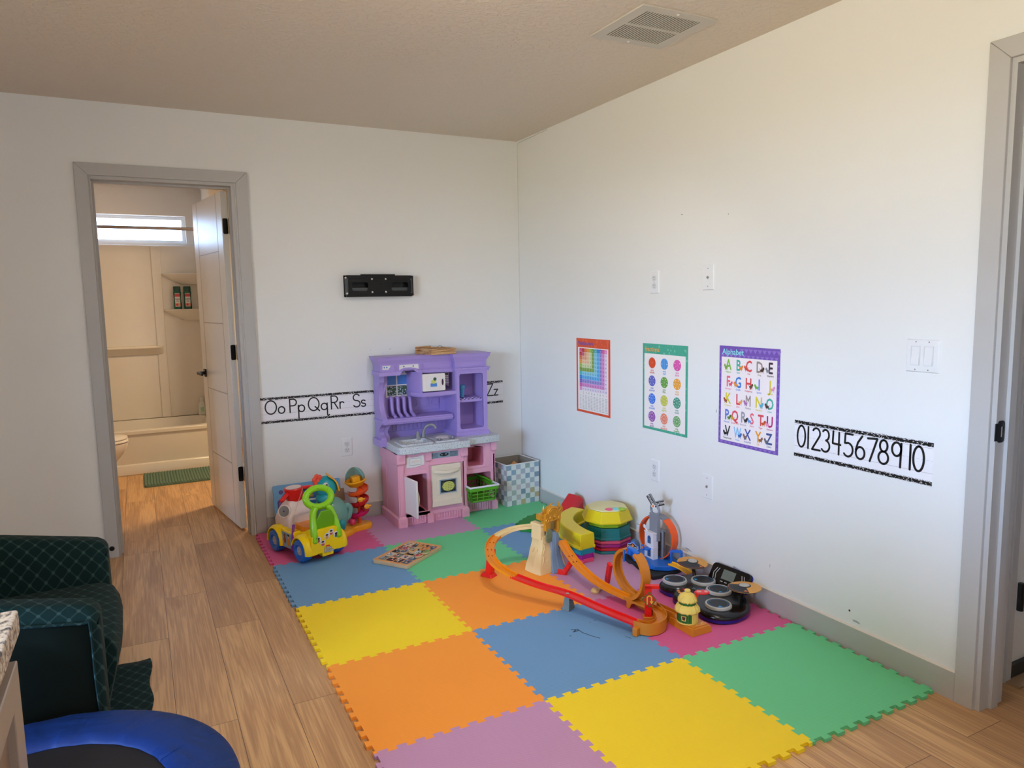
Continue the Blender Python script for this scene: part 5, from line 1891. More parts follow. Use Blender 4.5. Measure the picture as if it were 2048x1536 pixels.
# seat
g = G()
g.ext(rrect(-0.060, 0.060, -0.115, 0.025, 0.03, 6), 0.135, 0.170)
g.build('seat', P_ORG, tk, world=False, bevel=0.012, seg=4)
# push handle
g = G()
ring = [(0.076 * math.cos(2 * PI * i / 32), -0.150 + 0.018 * math.sin(2 * PI * i / 32), 0.333 + 0.047 * math.sin(2 * PI * i / 32)) for i in range(32)]
g.tube(ring, 0.0175, 12, closed=True)
for s_ in (-1, 1):
    leg = spline([(s_ * 0.030, -0.165, 0.285), (s_ * 0.050, -0.175, 0.262), (s_ * 0.062, -0.190, 0.22), (s_ * 0.070, -0.206, 0.165), (s_ * 0.072, -0.212, 0.125)], 6)
    g.tube(leg, 0.0185, 12)
    g.ell((s_ * 0.072, -0.212, 0.125), 0.0185)
g.build('push_handle', P_LIME, tk, world=False)
g = G()
g.ext([(-0.060, 0.165), (0.060, 0.165), (0.052, 0.235), (0.030, 0.275), (-0.030, 0.275), (-0.052, 0.235)], 0.0, 0.010, Fr((0, -0.176, 0), (1, 0, 0), (0, -0.12, 1)))
g.build('handle_web', plastic('toy_lime_dark', (0.42, 0.66, 0.06), 0.3), tk, world=False, bevel=0.003)
g = G()
for i in range(0, 32, 4):
    p = ring[i]
    a_ = 2 * PI * i / 32
    g.ell((p[0], p[1] - 0.0168, p[2]), (0.0022, 0.0016, 0.0022), 0, None, 8, 5)
for s_ in (-1, 1):
    for (x, y, z) in ((0.052, -0.1945, 0.255), (0.066, -0.2125, 0.20), (0.072, -0.230, 0.140)):
        g.ell((s_ * x, y, z), (0.0022, 0.0018, 0.0022), 0, None, 8, 5)
o = g.build('screw_dots', P_BLK, tk, world=False)
o['kind'] = 'stuff'
# stickers on the rear panel
RP = Fr((0, -0.2215, 0), (1, 0, 0), (0, 0, 1))
SKIN = [hexc(c) for c in ('7a4a32', 'e8b48c', 'd89a6a', 'f0c4a0', '6a4430')]
for k, (x, z) in enumerate(((-0.056, 0.128), (-0.030, 0.105), (-0.004, 0.136), (0.022, 0.152), (0.052, 0.132))):
    g = G()
    cs = pm(hexc(('c84a3a', 'c04a78', 'd89a30', 'c8443a', '4a7a3a')[k]))
    ms = [ST_PAPER, pm(SKIN[k]), pm(hexc('2a1c18')), cs]
    q_ = 1.28
    if k == 1:
        hp = [(x, z - 0.018), (x + 0.017, z), (x + 0.014, z + 0.012), (x + 0.005, z + 0.013), (x, z + 0.008), (x - 0.005, z + 0.013), (x - 0.014, z + 0.012), (x - 0.017, z)]
        g.ext(hp, 0, 0.0005, RP, m=0)
    else:
        g.disc((x, z), 0.0125 * q_, 0, RP, 0.0004, 18, ry=0.0135 * q_)
    g.disc((x, z - 0.006 * q_), 0.0075 * q_, 3, RP, 0.0007, 14, ry=0.006 * q_)
    g.disc((x, z + 0.001 * q_), 0.0062 * q_, 1, RP, 0.0010, 14)
    g.disc((x, z + 0.005 * q_), 0.0068 * q_, 2, RP, 0.0012, 14, ry=0.0035 * q_)
    for e_ in (-0.0026, 0.0026):
        g.disc((x + e_, z + 0.0005), 0.0011, 2, RP, 0.0014, 8)
    g.build('face_sticker', ms, tk, world=False)
g = G()
g.rect(-0.014, 0.010, 0.0805, 0.0865, 2, RP, 0.0004)
for wd, x, z in (('Little', -0.022, 0.064), ('People', -0.024, 0.049)):
    for dx, dz in ((-0.0012, 0), (0.0012, 0), (0, 0.0012), (0, -0.0012)):
        g.text(wd, 0.021, 1, RP @ Matrix.Translation((x + dx, z + dz, 0)), 'l', 0.0006, bold=0.04)
    g.text(wd, 0.021, 0, RP @ Matrix.Translation((x, z, 0)), 'l', 0.0012, bold=0.02)
g.build('brand_sticker', [ST_PAPER, ST_BLACK, P_RED], tk, world=False)
for s_ in (-1, 1):
    g2 = G()
    g2.ext([(-0.068, 0.044), (0.068, 0.042), (0.068, 0.150), (0.030, 0.140), (-0.030, 0.140), (-0.068, 0.150)], min(s_ * 0.066, s_ * 0.111), max(s_ * 0.066, s_ * 0.111), Fr((0, 0, 0), (0, 1, 0), (0, 0, 1)))
    g2.build('side_skirt', P_YEL, tk, world=False, bevel=0.008, seg=3)
g = G()
LS = Fr((-0.1122, 0, 0), (0, -1, 0), (0, 0, 1))
g.ext([(-0.046, 0.052), (0.046, 0.050), (0.052, 0.132), (-0.052, 0.132)], 0, 0.003, LS, m=0)
g.disc((0.018, 0.085), 0.015, 1, LS, 0.0034, 14, ry=0.022)
g.disc((0.018, 0.113), 0.011, 2, LS, 0.0036, 14)
g.disc((0.018, 0.122), 0.011, 3, LS, 0.0038, 14, ry=0.006)
g.disc((-0.022, 0.090), 0.014, 4, LS, 0.0034, 14, ry=0.02)
g.disc((-0.022, 0.116), 0.010, 5, LS, 0.0036, 14)
g.build('side_sticker', [pm(hexc('8fb4cc')), pm(hexc('e89830')), pm(hexc('e8b48c')), pm(hexc('2a2024')), pm(hexc('a04a3a')), pm(hexc('7a4a32'))], tk, world=False)
# white band cart at the front
g = G()
rg = []
for z, x, y0, y1 in ((0.130, 0.082, 0.02, 0.195), (0.170, 0.082, 0.03, 0.200), (0.205, 0.072, 0.045, 0.190), (0.235, 0.064, 0.06, 0.175), (0.262, 0.052, 0.07, 0.155), (0.275, 0.045, 0.075, 0.145)):
    rg.append([(p[0], p[1], z) for p in rrect(-x, x, y0, y1, 0.022, 4)])
g.loft(rg)
g.box(-0.045, 0.060, 0.008, 0.05, 0.165, 0.205)
g.build('band_cart', P_WHT, tk, world=False, bevel=0.005, seg=3, sharp=40)
g = G()
SPK = Fr((-0.078, 0.080, 0.228), (0.55, -0.83, 0.0), (0.25, 0.1, 1.0))
g.lathe([(0.036, -0.012), (0.037, 0.004), (0.033, 0.008), (0.030, 0.006)], 24, SPK, m=0)
g.disc((0, 0), 0.031, 1, SPK, 0.006, 24)
g.disc((0, 0), 0.005, 2, SPK, 0.0075, 12)
g.build('speaker', [P_WHT, P_GRY, P_PUR], tk, world=False)
g = G()
DR = Matrix.Translation((0.004, 0.110, 0.27)) @ Matrix.Rotation(math.radians(-4), 4, 'Y')
g.lathe([(0.001, 0), (0.040, 0.0), (0.046, 0.010), (0.050, 0.055), (0.052, 0.068), (0.049, 0.073), (0.042, 0.073)], 28, DR)
g.tube([DR @ Vector(p) for p in ((-0.042, -0.01, 0.045), (-0.065, -0.018, 0.038), (-0.088, -0.024, 0.026))], 0.0125, 10)
g.ell(tuple(DR @ Vector((-0.088, -0.024, 0.026))), 0.0125)
g.tube([DR @ Vector(p) for p in ((0.042, -0.01, 0.060), (0.075, -0.018, 0.058), (0.105, -0.022, 0.052))], 0.0095, 10)
g.ell(tuple(DR @ Vector((0.105, -0.022, 0.052))), 0.0095)
dm = g.build('drum', P_RED, tk, world=False)
g = G()
g.disc((0, 0), 0.042, 0, DR, 0.0738, 24)
g.build('drum_head', P_WHT, dm)
g = G()
g.ell(tuple(DR @ Vector((0.046, -0.012, 0.055))), (0.006, 0.006, 0.005), 0)
g.build('yellow_button', P_YEL, dm)
g = G()
g.tube([(-0.100, -0.050, 0.178), (-0.125, -0.070, 0.060)], 0.0075, 10)
g.ell((-0.100, -0.050, 0.178), 0.0088)
g.ell((-0.125, -0.070, 0.060), 0.0075)
st = g.build('drum_stick', P_PUR, tk, world=False)
g = G()
g.tube([(-0.100, -0.050, 0.182), (-0.060, 0.0, 0.235), (0.030, 0.062, 0.338)], 0.0011, 6)
g.build('string', mat('string', (0.85, 0.70, 0.62), 0.8), st)

# ================================================================== ACTIVITY BOARD leaning on the back wall
bb = thing('activity_board', 'light blue wooden latch board with painted houses leaning on the back wall', 'activity board', (-1.51, -0.075, MZ))
LBD = Fr((-1.712, -0.118, MZ + 0.003), (1, 0, 0), (0, 0.27, 1.0))
BWD, BHT = 0.402, 0.288
g = G()
g.ext(rrect(0, BWD, 0, BHT, 0.010), -0.012, 0.0, LBD)
g.build('board', mat('board_blue', (0.42, 0.64, 0.82), 0.4), bb, bevel=0.001)
P_ = lambda h: pm(hexc(h))


def flatart(name, polys, parent, L, h0=0.0003, world=True):
    ms = []
    g = G()
    for k, (pts, c) in enumerate(polys):
        mt = P_(c)
        if mt not in ms:
            ms.append(mt)
        g.ext(pts, h0 + 0.0002 * k, h0 + 0.0002 * k + 0.0001, L, m=ms.index(mt), cap0=False)
    return g.build(name, ms, parent, world=world, flat=True)


flatart('painted_houses', [
    ([(0.02, 0.02), (0.16, 0.02), (0.16, 0.17), (0.09, 0.262), (0.02, 0.19)], '4a3a70'), ([(0.028, 0.03), (0.152, 0.03), (0.152, 0.168), (0.09, 0.248), (0.028, 0.185)], '7a62a8'),
    ([(0.05, 0.03), (0.13, 0.03), (0.13, 0.17), (0.09, 0.222), (0.05, 0.17)], '2a2440'), ([(0.058, 0.03), (0.122, 0.03), (0.122, 0.165), (0.09, 0.208), (0.058, 0.165)], '9a80c4'),
    ([(0.155, 0.235), (0.285, 0.235), (0.285, 0.255), (0.155, 0.262)], '1c2a50'), ([(0.15, 0.185), (0.29, 0.185), (0.285, 0.236), (0.155, 0.236)], '2f64a8'),
    ([(0.165, 0.06), (0.27, 0.06), (0.27, 0.185), (0.165, 0.185)], 'e8e8e8'), ([(0.175, 0.06), (0.26, 0.06), (0.26, 0.175), (0.175, 0.175)], '3a7ab8'),
    ([(0.30, 0.01), (0.392, 0.01), (0.392, 0.19), (0.345, 0.26), (0.30, 0.19)], '1c1c24'), ([(0.306, 0.01), (0.386, 0.01), (0.386, 0.186), (0.345, 0.248), (0.306, 0.186)], 'dca828'),
    ([(0.355, 0.240), (0.380, 0.240), (0.384, 0.265), (0.352, 0.265)], 'd8b838'),
    (arc(0.045, 0.245, 0.014, 0, 2 * PI, 8)[:-1], '5a4a90'),
    ([(0.16, 0.10), (0.20, 0.10), (0.20, 0.15), (0.16, 0.15)], '1c1c24')], bb, LBD)
for (u, v) in ((0.212, 0.208), (0.272, 0.208)):
    g = G()
    for (a_, b_, c_, d_) in ((-0.020, 0.020, -0.004, 0.012), (-0.020, 0.020, -0.016, -0.005)):
        g.box(u + a_, u + b_, v + c_, v + d_, 0.001, 0.004, 0, LBD)
    g.tube([LBD @ Vector((u - 0.02, v - 0.0045, 0.005)), LBD @ Vector((u + 0.02, v - 0.0045, 0.005))], 0.003, 8)
    g.build('brass_hinge', mat('brass', (0.72, 0.62, 0.40), 0.3, 0.9), bb)
g = G()
g.box(0, 0.052, 0.145, 0.222, 0, 0.007, 0, LBD @ Matrix.Translation((0.366, 0, 0.012)) @ Matrix.Rotation(-0.35, 4, 'Y'))
wd_ = g.build('wooden_flap', mat('flap_wood', (0.68, 0.54, 0.42), 0.55), bb, bevel=0.001)
g = G()
g.tube([LBD @ Vector(p) for p in ((0.415, 0.19, 0.028), (0.430, 0.185, 0.03), (0.438, 0.195, 0.03), (0.448, 0.193, 0.03), (0.450, 0.182, 0.03))], 0.0015, 6)
g.build('wire_hook', mat('wire', (0.6, 0.58, 0.55), 0.3, 0.9), wd_)

# ================================================================== BALL RAMP TOY (teal bird body with spiral tower)
bt = thing('ball_ramp_toy', 'teal monster ball toy with red comb and a spiral ramp tower, behind the ride-on truck', 'toy', (-1.36, -0.27, MZ))
P_AMB = plastic('toy_amber', (0.96, 0.66, 0.10), 0.3)
M_TEALG = mat('toy_clear_teal', (0.50, 0.74, 0.70), 0.25, trans=0.0, alpha=0.62)
g = G()
g.loft([[(p[0], p[1], z) for p in [(-1.36 + (q[0] + 1.36) * k, -0.26 + (q[1] + 0.26) * k) for q in spline([(-1.50, -0.36), (-1.40, -0.375), (-1.33, -0.345), (-1.28, -0.295), (-1.20, -0.275), (-1.17, -0.24), (-1.18, -0.19), (-1.25, -0.18), (-1.34, -0.21), (-1.46, -0.22), (-1.52, -0.28)], 4, True)]] for z, k in ((MZ + 0.0006, 0.99), (0.020, 1.0), (0.034, 1.0), (0.044, 0.94))])
g.build('base', P_AMB, bt, sharp=60)
g = G()
g.ell((-1.425, -0.285, 0.128), (0.100, 0.075, 0.120), 0, None, 28, 16)
bo = g.build('clear_belly', M_TEALG, bt)
g = G()
tl_ = spline([(-1.345, -0.30, 0.105), (-1.325, -0.30, 0.13), (-1.318, -0.30, 0.165), (-1.335, -0.30, 0.185), (-1.352, -0.305, 0.170)], 5)
g.tube(tl_, 0.020, 10, scale=[1 - 0.25 * i / len(tl_) for i in range(len(tl_))])
g.ell((-1.352, -0.305, 0.170), 0.016)
g.build('tail', M_TEALG, bt)
P_TEAL = plastic('toy_teal', (0.08, 0.60, 0.65), 0.3)
g = G()
g.ell((-1.382, -0.352, 0.085), (0.024, 0.016, 0.034), 0)
g.build('foot', P_TEAL, bt)
g = G()
g.ell((-1.452, -0.29, 0.305), (0.064, 0.054, 0.070), 0, None, 24, 14)
g.ell((-1.460, -0.30, 0.248), (0.055, 0.048, 0.036), 0, None, 24, 10)
hd = g.build('head', P_TEAL, bt)
g = G()
g.ell((-1.462, -0.30, 0.218), (0.056, 0.050, 0.012), 0, None, 20, 8)
g.build('green_collar', plastic('toy_green', (0.16, 0.62, 0.40), 0.3), hd)
g = G()
g.disc((0, 0), 0.0145, 0, Fr((-1.462, -0.338, 0.330), (0.97, -0.2, 0), (0, 0.25, 1)), 0.002, 20)
g.ell((-1.462, -0.334, 0.330), (0.015, 0.006, 0.015), 0)
g.ell((-1.456, -0.3395, 0.330), (0.0075, 0.004, 0.0075), 1)
g.build('eye', [P_WHT, P_BLK], hd)
g = G()
for x, z, r in ((-1.512, 0.342, 0.015), (-1.518, 0.360, 0.013), (-1.504, 0.376, 0.015), (-1.487, 0.368, 0.016), (-1.496, 0.350, 0.017)):
    g.ell((x, -0.30, z), (r, 0.010, r * 1.25))
g.build('red_comb', plastic('toy_coral', (0.93, 0.30, 0.20), 0.35), hd)
g = G()
pts_ = [(-1.440, -0.295, 0.380), (-1.415, -0.292, 0.360), (-1.394, -0.29, 0.330), (-1.384, -0.29, 0.285)]
g.sweep([(-0.040, -0.004), (0.040, -0.004), (0.040, 0.004), (-0.040, 0.004)], spline(pts_, 5), [(1, 0, 0.6)] * 16)
g.build('orange_crest', P_AMB, hd, bevel=0.002)
# spiral ramps
TX, TY = -1.247, -0.235
RC = [('toy_ramp_orange', (0.95, 0.36, 0.12)), ('toy_ramp_red', (0.82, 0.12, 0.12)), ('toy_ramp_crimson', (0.76, 0.08, 0.14)), ('toy_ramp_magenta', (0.80, 0.08, 0.38))]
for k in range(4):
    g = G()
    th0 = -0.5 * PI + k * 1.5 * PI + 0.2
    n = 22
    pts_ = [(TX + 0.036 * math.cos(-(th0 + i / n * 1.5 * PI)), TY + 0.036 * math.sin(-(th0 + i / n * 1.5 * PI)), 0.268 - (k + i / n) * 0.050) for i in range(n + 1)]
    pr = [(-0.025, 0.018), (-0.024, 0.004), (-0.016, -0.006), (0, -0.010), (0.016, -0.006), (0.024, 0.004), (0.025, 0.018), (0.022, 0.018), (0.021, 0.005), (0.014, -0.003), (0, -0.007), (-0.014, -0.003), (-0.021, 0.005), (-0.022, 0.018)]
    g.sweep(pr, pts_, (0, 0, 1))
    g.build('spiral_ramp', plastic(RC[k][0], RC[k][1], 0.3), bt)
g = G()
g.lathe([(0.0085, 0.04), (0.0085, 0.285)], 12, Matrix.Translation((TX, TY, 0)))
g.build('tower_post', plastic('toy_ramp_orange', (0.95, 0.36, 0.12), 0.3), bt)
g = G()
TB = Matrix.Translation((TX - 0.008, TY, 0.268)) @ Matrix.Rotation(math.radians(-9), 4, 'Y')
g.lathe([(0.012, 0.0), (0.042, 0.012), (0.058, 0.032), (0.066, 0.040), (0.066, 0.048), (0.058, 0.048), (0.050, 0.034), (0.038, 0.018), (0.001, 0.012)], 30, TB)
g.build('top_bowl', P_AMB, bt)
g = G()
g.box(-0.022, 0.024, -0.026, 0.026, 0.015, 0.070, 0, TB)
g.build('chute', P_AMB, bt, bevel=0.003)
g = G()
rgs = []
for i in range(8):
    a_ = PI / 2 * i / 7
    r, z = 0.060 * math.cos(a_), 0.050 + 0.075 * math.sin(a_)
    rgs.append([tuple((r * math.cos(t), r * math.sin(t) * 0.95, z)) for t in [(-0.30 + 1.35 * j / 14) * PI for j in range(15)]])
g.loft(rgs, 0, TB, False, False)
g.build('clear_hood', M_TEALG, bt, solid=0.0015)
for i, (x, z) in enumerate(((-1.252, 0.205), (-1.216, 0.158))):
    g = G()
    y = TY - 0.064
    g.ell((x, y, z), (0.018, 0.008, 0.0155))
    g.ell((x + 0.020, y, z + 0.003), (0.009, 0.005, 0.006))
    fs_ = g.build('fish', P_AMB, bt)
    g = G()
    g.ell((x - 0.009, y - 0.006, z + 0.002), (0.0048, 0.003, 0.0048), 0)
    g.ell((x - 0.010, y - 0.0085, z + 0.002), (0.0022, 0.0015, 0.0022), 1)
    g.build('fish_eye', [P_WHT, P_BLK], fs_)
tag(G().ell((-1.297, -0.262, 0.067), 0.020).build('ball', plastic('ball_pink', (0.88, 0.22, 0.42), 0.35)), 'small pink ball resting at the foot of the spiral ramp tower', 'ball')

# ================================================================== WOODEN PUZZLE BOARD
pz = thing('wooden_puzzle', 'wooden peg puzzle board lying on the blue and green mat tiles', 'puzzle', (-1.15, -0.83, MZ))
M_PLY = mat('plywood', (0.80, 0.70, 0.56), 0.55, var=0.06, vscale=12)
M_PLYT = mat('puzzle_top', (0.86, 0.62, 0.38), 0.5)
c4 = [(-1.366, -0.855), (-1.223, -1.030), (-0.950, -0.835), (-1.078, -0.640)]
PU = (Vector(c4[2]) - Vector(c4[1]))
PV = (Vector(c4[0]) - Vector(c4[1]))
PO = Vector(c4[1])
LP = Fr((PO.x, PO.y, MZ), (PU.x, PU.y, 0), (PV.x, PV.y, 0))
W_, H_ = PU.length, PV.length
g = G()
g.ext(rrect(0, W_, 0, H_, 0.015), 0.001, 0.018, LP)
g.build('board', [M_PLY], pz, bevel=0.002)
g = G()
g.ext(rrect(0.004, W_ - 0.004, 0.004, H_ - 0.004, 0.013), 0.018, 0.0184, LP)
g.build('printed_face', M_PLYT, pz)
rnd = random.Random(21)
pal = ['b83a30', '3a6a9a', 'e8e4dc', '2a2a30', '6a8a4a', 'd89a40', '7ab0cc', 'a06a44', 'c8c0b4', 'e0b070']
nu, nv = 5, 4
for i in range(nu):
    for j in range(nv):
        u0, v0 = 0.022 + i * (W_ - 0.044) / nu, 0.016 + j * (H_ - 0.032) / nv
        du, dv_ = (W_ - 0.044) / nu - 0.006, (H_ - 0.032) / nv - 0.006
        polys = [(rrect(u0, u0 + du, v0, v0 + dv_, 0.005, 2), rnd.choice(['2c2c34', '4a6a8a', '7a8a90', 'c8c4bc']))]
        for q in range(9):
            a_, b_ = u0 + rnd.uniform(0.006, du - 0.010), v0 + rnd.uniform(0.006, dv_ - 0.010)
            polys.append((rrect(a_, a_ + rnd.uniform(0.008, 0.016), b_, b_ + rnd.uniform(0.005, 0.012), 0.002, 2), rnd.choice(pal)))
        flatart('picture', polys, pz, LP, 0.0186)
for k, (u_, v_, r_, c_) in enumerate(((0.185, 0.150, 0.026, 'b83038'), (0.150, 0.125, 0.026, '4a6284'), (0.175, 0.085, 0.030, 'd8a868'), (0.165, 0.045, 0.032, 'b8c4cc'), (0.225, 0.045, 0.036, 'd88838'), (0.135, 0.020, 0.026, 'c83a40'), (0.190, 0.018, 0.030, '7aa050'), (0.255, 0.085, 0.034, 'c89048'))):
    t = thing('puzzle_piece', 'loose picture piece on the wooden puzzle, %s' % ['red one at its far left', 'dark blue shape beside the red one', 'tan one left of its middle', 'pale blue one near its middle', 'orange one toward its right', 'red one at its near edge', 'green one at its near edge', 'brown one near its right end'][k],
              'puzzle piece', tuple(LP @ Vector((u_, v_, 0.020))), 0, 'loose pieces on the wooden puzzle')
    g = G()
    nn_ = 14
    pts_ = [(u_ + r_ * (1 + 0.16 * math.sin(3 * 2 * PI * i / nn_ + k)) * math.cos(2 * PI * i / nn_), v_ + r_ * 0.72 * math.sin(2 * PI * i / nn_)) for i in range(nn_)]
    g.ext(pts_, 0.0215, 0.0305, LP)
    g.build('wood_body', M_PLY, t, bevel=0.001)
    polys = [([(u_ + (p[0] - u_) * 0.9, v_ + (p[1] - v_) * 0.9) for p in pts_], c_)]
    for q in range(5):
        a_, b_ = u_ + rnd.uniform(-0.6, 0.4) * r_, v_ + rnd.uniform(-0.4, 0.3) * r_
        polys.append((rrect(a_, a_ + r_ * 0.35, b_, b_ + r_ * 0.22, 0.001, 1), rnd.choice(pal)))
    flatart('painted_face', polys, t, LP, 0.0307)

# ================================================================== STEPPING STONES
SCX, SCY = -0.152, -1.262


def octo(r, a0=math.radians(244 - 22.5)):
    return [(SCX + r * math.cos(a0 + k * PI / 4), SCY + r * math.sin(a0 + k * PI / 4)) for k in range(8)]


def fring(r, z):
    return [(p[0], p[1], z) for p in octo(r)]


def stone(label, col, z0, z1, r0=0.134, r1=0.126, cap=True):
    t = thing('stepping_stone', label, 'stepping stone', (SCX, SCY, z0), 0, 'octagonal stepping stones in the stack')
    g = G()
    rim = min(0.010, (z1 - z0) * 0.7)
    g.loft([fring(r0, z0 + 0.0006), fring(r0, z0 + rim), fring(r0 - 0.004, z0 + rim + 0.001), fring(r1, z1 - 0.0006)])
    g.build('tray', plastic('stone_' + label.split()[0] + label.split()[1][:3], col, 0.42), t, bevel=0.002)
    return t


stone('teal stepping stone at the bottom of the octagonal stack', (0.10, 0.48, 0.52), MZ, 0.030)
stone('red octagonal stepping stone, second from the bottom of the stack', (0.78, 0.08, 0.16), 0.030, 0.048, 0.133)
stone('plum octagonal stepping stone between the red and rose ones', (0.62, 0.08, 0.46), 0.048, 0.067, 0.134)
stone('rose octagonal stepping stone just under the big teal one', (0.82, 0.28, 0.42), 0.067, 0.086, 0.133)
t = stone('dark teal deep octagonal stepping stone in the middle of the stack', (0.02, 0.42, 0.42), 0.086, 0.150, 0.134, 0.124)
L8 = octo(0.1302)
for k in (0, 1, 2, 7, 3):
    g = G()
    a_, c_ = Vector(L8[k]), Vector(L8[(k + 1) % 8])
    for q in range(3):
        pts_ = [tuple(a_ * (1 - s) + c_ * s) + (0.100 + 0.009 * q + 0.010 * math.sin(2.2 * s * PI + q + k * 2.2 * PI * 0.5),) for s in [i / 10 for i in range(11)]]
        g.tube([(SCX + (p[0] - SCX) * (1.0 - (p[2] - 0.09) * 0.9), SCY + (p[1] - SCY) * (1.0 - (p[2] - 0.09) * 0.9), p[2]) for p in pts_], 0.0011, 5)
    g.build('wave_ridge', plastic('stone_darktea', (0.02, 0.42, 0.42), 0.42), t)
stone('lime green octagonal stepping stone right under the top yellow one', (0.58, 0.70, 0.08), 0.150, 0.176, 0.112, 0.108)
t = stone('yellow octagonal stepping stone with a cream pad on top of the stack', (0.86, 0.78, 0.06), 0.176, 0.238, 0.142, 0.117)
t.name = 'stepping_stone'
g = G()
g.loft([fring(0.112, 0.2375), fring(0.109, 0.2425), fring(0.100, 0.2445)])
g.build('cream_pad', mat('cream_rubber', (0.86, 0.84, 0.64), 0.6, bump=0.1, bscale=400), t, bevel=0.003)
for k, (c_, nm) in enumerate((((0.90, 0.36, 0.50), 'pink'), ((0.50, 0.82, 0.84), 'aqua'), ((0.62, 0.76, 0.20), 'green'))):
    g = G()
    d0 = Vector((0.79, -0.02)) * 0.034 * (k - 1)
    cxy = Vector((SCX - 0.020, SCY - 0.078)) + Vector((0.030, -0.012)) * (k - 1) * 1.0 + Vector((0.020, 0))
    g.ell((cxy.x, cxy.y, 0.2425), (0.027, 0.025, 0.008), 0, None, 16, 8)
    g.build('coloured_dot', plastic('dot_' + nm, c_, 0.4), t)
g = G()
L8 = octo(0.1345)
for k in (0, 1, 2, 7, 3):
    g = G()
    a_, c_ = Vector(L8[k]), Vector(L8[(k + 1) % 8])
    for q in range(3):
        g.tube([(SCX + (p[0] - SCX) * (1.0 - (z - 0.187) * 2.6), SCY + (p[1] - SCY) * (1.0 - (z - 0.187) * 2.6), z) for p, z in [(tuple(a_ * (1 - s) + c_ * s), 0.200 + 0.009 * q + 0.005 * math.sin(2.2 * s * PI + q * 0.7 + k * 1.1 * PI)) for s in [i / 10 for i in range(11)]]], 0.0011, 5)
    g.build('wave_ridge', plastic('stone_yelloct', (0.86, 0.78, 0.06), 0.42), t)

# curved stones, four in a leaning stack
CP = spline([(-0.378, -1.412), (-0.382, -1.34), (-0.372, -1.24), (-0.335, -1.13), (-0.262, -1.045), (-0.170, -0.995)], 6)


def curved(label, col, z0, z1, w0, w1, top=True, short=0.0):
    t = thing('curved_stepping_stone', label, 'stepping stone', (-0.35, -1.2, z0), 0, 'curved stepping stones in the stack')
    g = G()
    h = z1 - z0
    n = len(CP)
    rings = []
    for i, p in enumerate(CP):
        tdir = (CP[min(i + 1, n - 1)] - CP[max(i - 1, 0)]).normalized()
        sd = Vector((-tdir.y, tdir.x))
        wv_ = 0.012 * math.sin(i * 0.9)
        rr = []
        if h > 0.05:
            sec = [(-w0, 0), (-w0, 0.012), (-w0 + 0.005, 0.014), (-w0 + 0.007, 0.034 + wv_), (-w1 - 0.002, 0.040 + wv_), (-w1 + 0.001, h - 0.005), (-w1 + 0.005, h), (w1 - 0.005, h), (w1 - 0.001, h - 0.005), (w1 + 0.002, 0.040 - wv_), (w0 - 0.007, 0.034 - wv_), (w0 - 0.005, 0.014), (w0, 0.012), (w0, 0)]
        else:
            sec = [(-w0, 0), (-w0, h * 0.55), (-w0 + 0.005, h * 0.6), (-w1, h), (w1, h), (w0 - 0.005, h * 0.6), (w0, h * 0.55), (w0, 0)]
        for a_, b_ in sec:
            q = Vector((p.x, p.y)) + sd * a_
            rr.append((q.x, q.y, z0 + 0.0006 + b_))
        rings.append(rr)
    g.loft(rings)
    g.build('tray', plastic('cstone_' + label.split()[0], col, 0.42), t, bevel=0.003, seg=3)
    p, q = CP[0], CP[1]
    tdir = (q - p).normalized()
    sd = Vector((-tdir.y, tdir.x))
    g = G()
    for s_ in (-1, 1):
        c_ = Vector((p.x, p.y)) + sd * s_ * (w0 - 0.010) - Vector((tdir.x, tdir.y)) * 0.003
        g.box(-0.0025, 0.0025, -0.004, 0.004, z0 + 0.001, z0 + 0.016, 0, Matrix.Translation((c_.x, c_.y, 0)))
    g.build('end_clip', plastic('cstone_' + label.split()[0], col, 0.42), t, bevel=0.001)
    return t


curved('pink curved stepping stone at the bottom of the curved stack', (0.90, 0.30, 0.46), MZ, 0.034, 0.042, 0.038)
curved('purple curved stepping stone between the pink and blue ones', (0.62, 0.10, 0.52), 0.034, 0.058, 0.043, 0.039)
curved('blue-green curved stepping stone just under the yellow one', (0.06, 0.54, 0.60), 0.058, 0.086, 0.048, 0.044)
curved('yellow curved stepping stone on top of the curved stack', (0.86, 0.78, 0.06), 0.086, 0.166, 0.052, 0.044)

# red wedge and green leaf-shaped hill behind them
g = G()
a_ = math.atan2(0.16, 0.15)
LW = Matrix.Translation((-0.135, -0.845, 0)) @ Matrix.Rotation(math.radians(38), 4, 'Z')
g.loft([[(-0.12, -0.055, MZ + .0006), (0.115, -0.055, MZ + .0006), (0.115, 0.05, MZ + .0006), (-0.12, 0.05, MZ + .0006)], [(-0.118, -0.053, 0.10), (0.113, -0.053, 0.155), (0.110, 0.048, 0.175), (-0.118, 0.048, 0.115)], [(-0.095, -0.038, 0.115), (0.10, -0.035, 0.175), (0.098, 0.035, 0.188), (-0.095, 0.035, 0.125)]], 0, LW)
tag(g.build('balance_wedge', plastic('wedge_red', (0.80, 0.04, 0.10), 0.45), bevel=0.008, seg=3, world=True), 'red sloped balance block by the wall behind the yellow curved stone', 'balance block')
base_ = [(-0.455, -0.735), (-0.40, -0.668), (-0.34, -0.618), (-0.27, -0.572), (-0.18, -0.55), (-0.10, -0.60), (-0.075, -0.68), (-0.16, -0.78), (-0.24, -0.86), (-0.33, -0.875), (-0.42, -0.82)]
jag = []
for i in range(len(base_)):
    p, q = Vector(base_[i]), Vector(base_[(i + 1) % len(base_)])
    c0 = Vector((-0.27, -0.72))
    for k in range(3):
        s = p * (1 - k / 3) + q * (k / 3)
        s = c0 + (s - c0) * (1 + (0.05 if (i * 3 + k) % 2 else -0.05))
        jag.append(s)
c0 = Vector((-0.27, -0.72))
g = G()
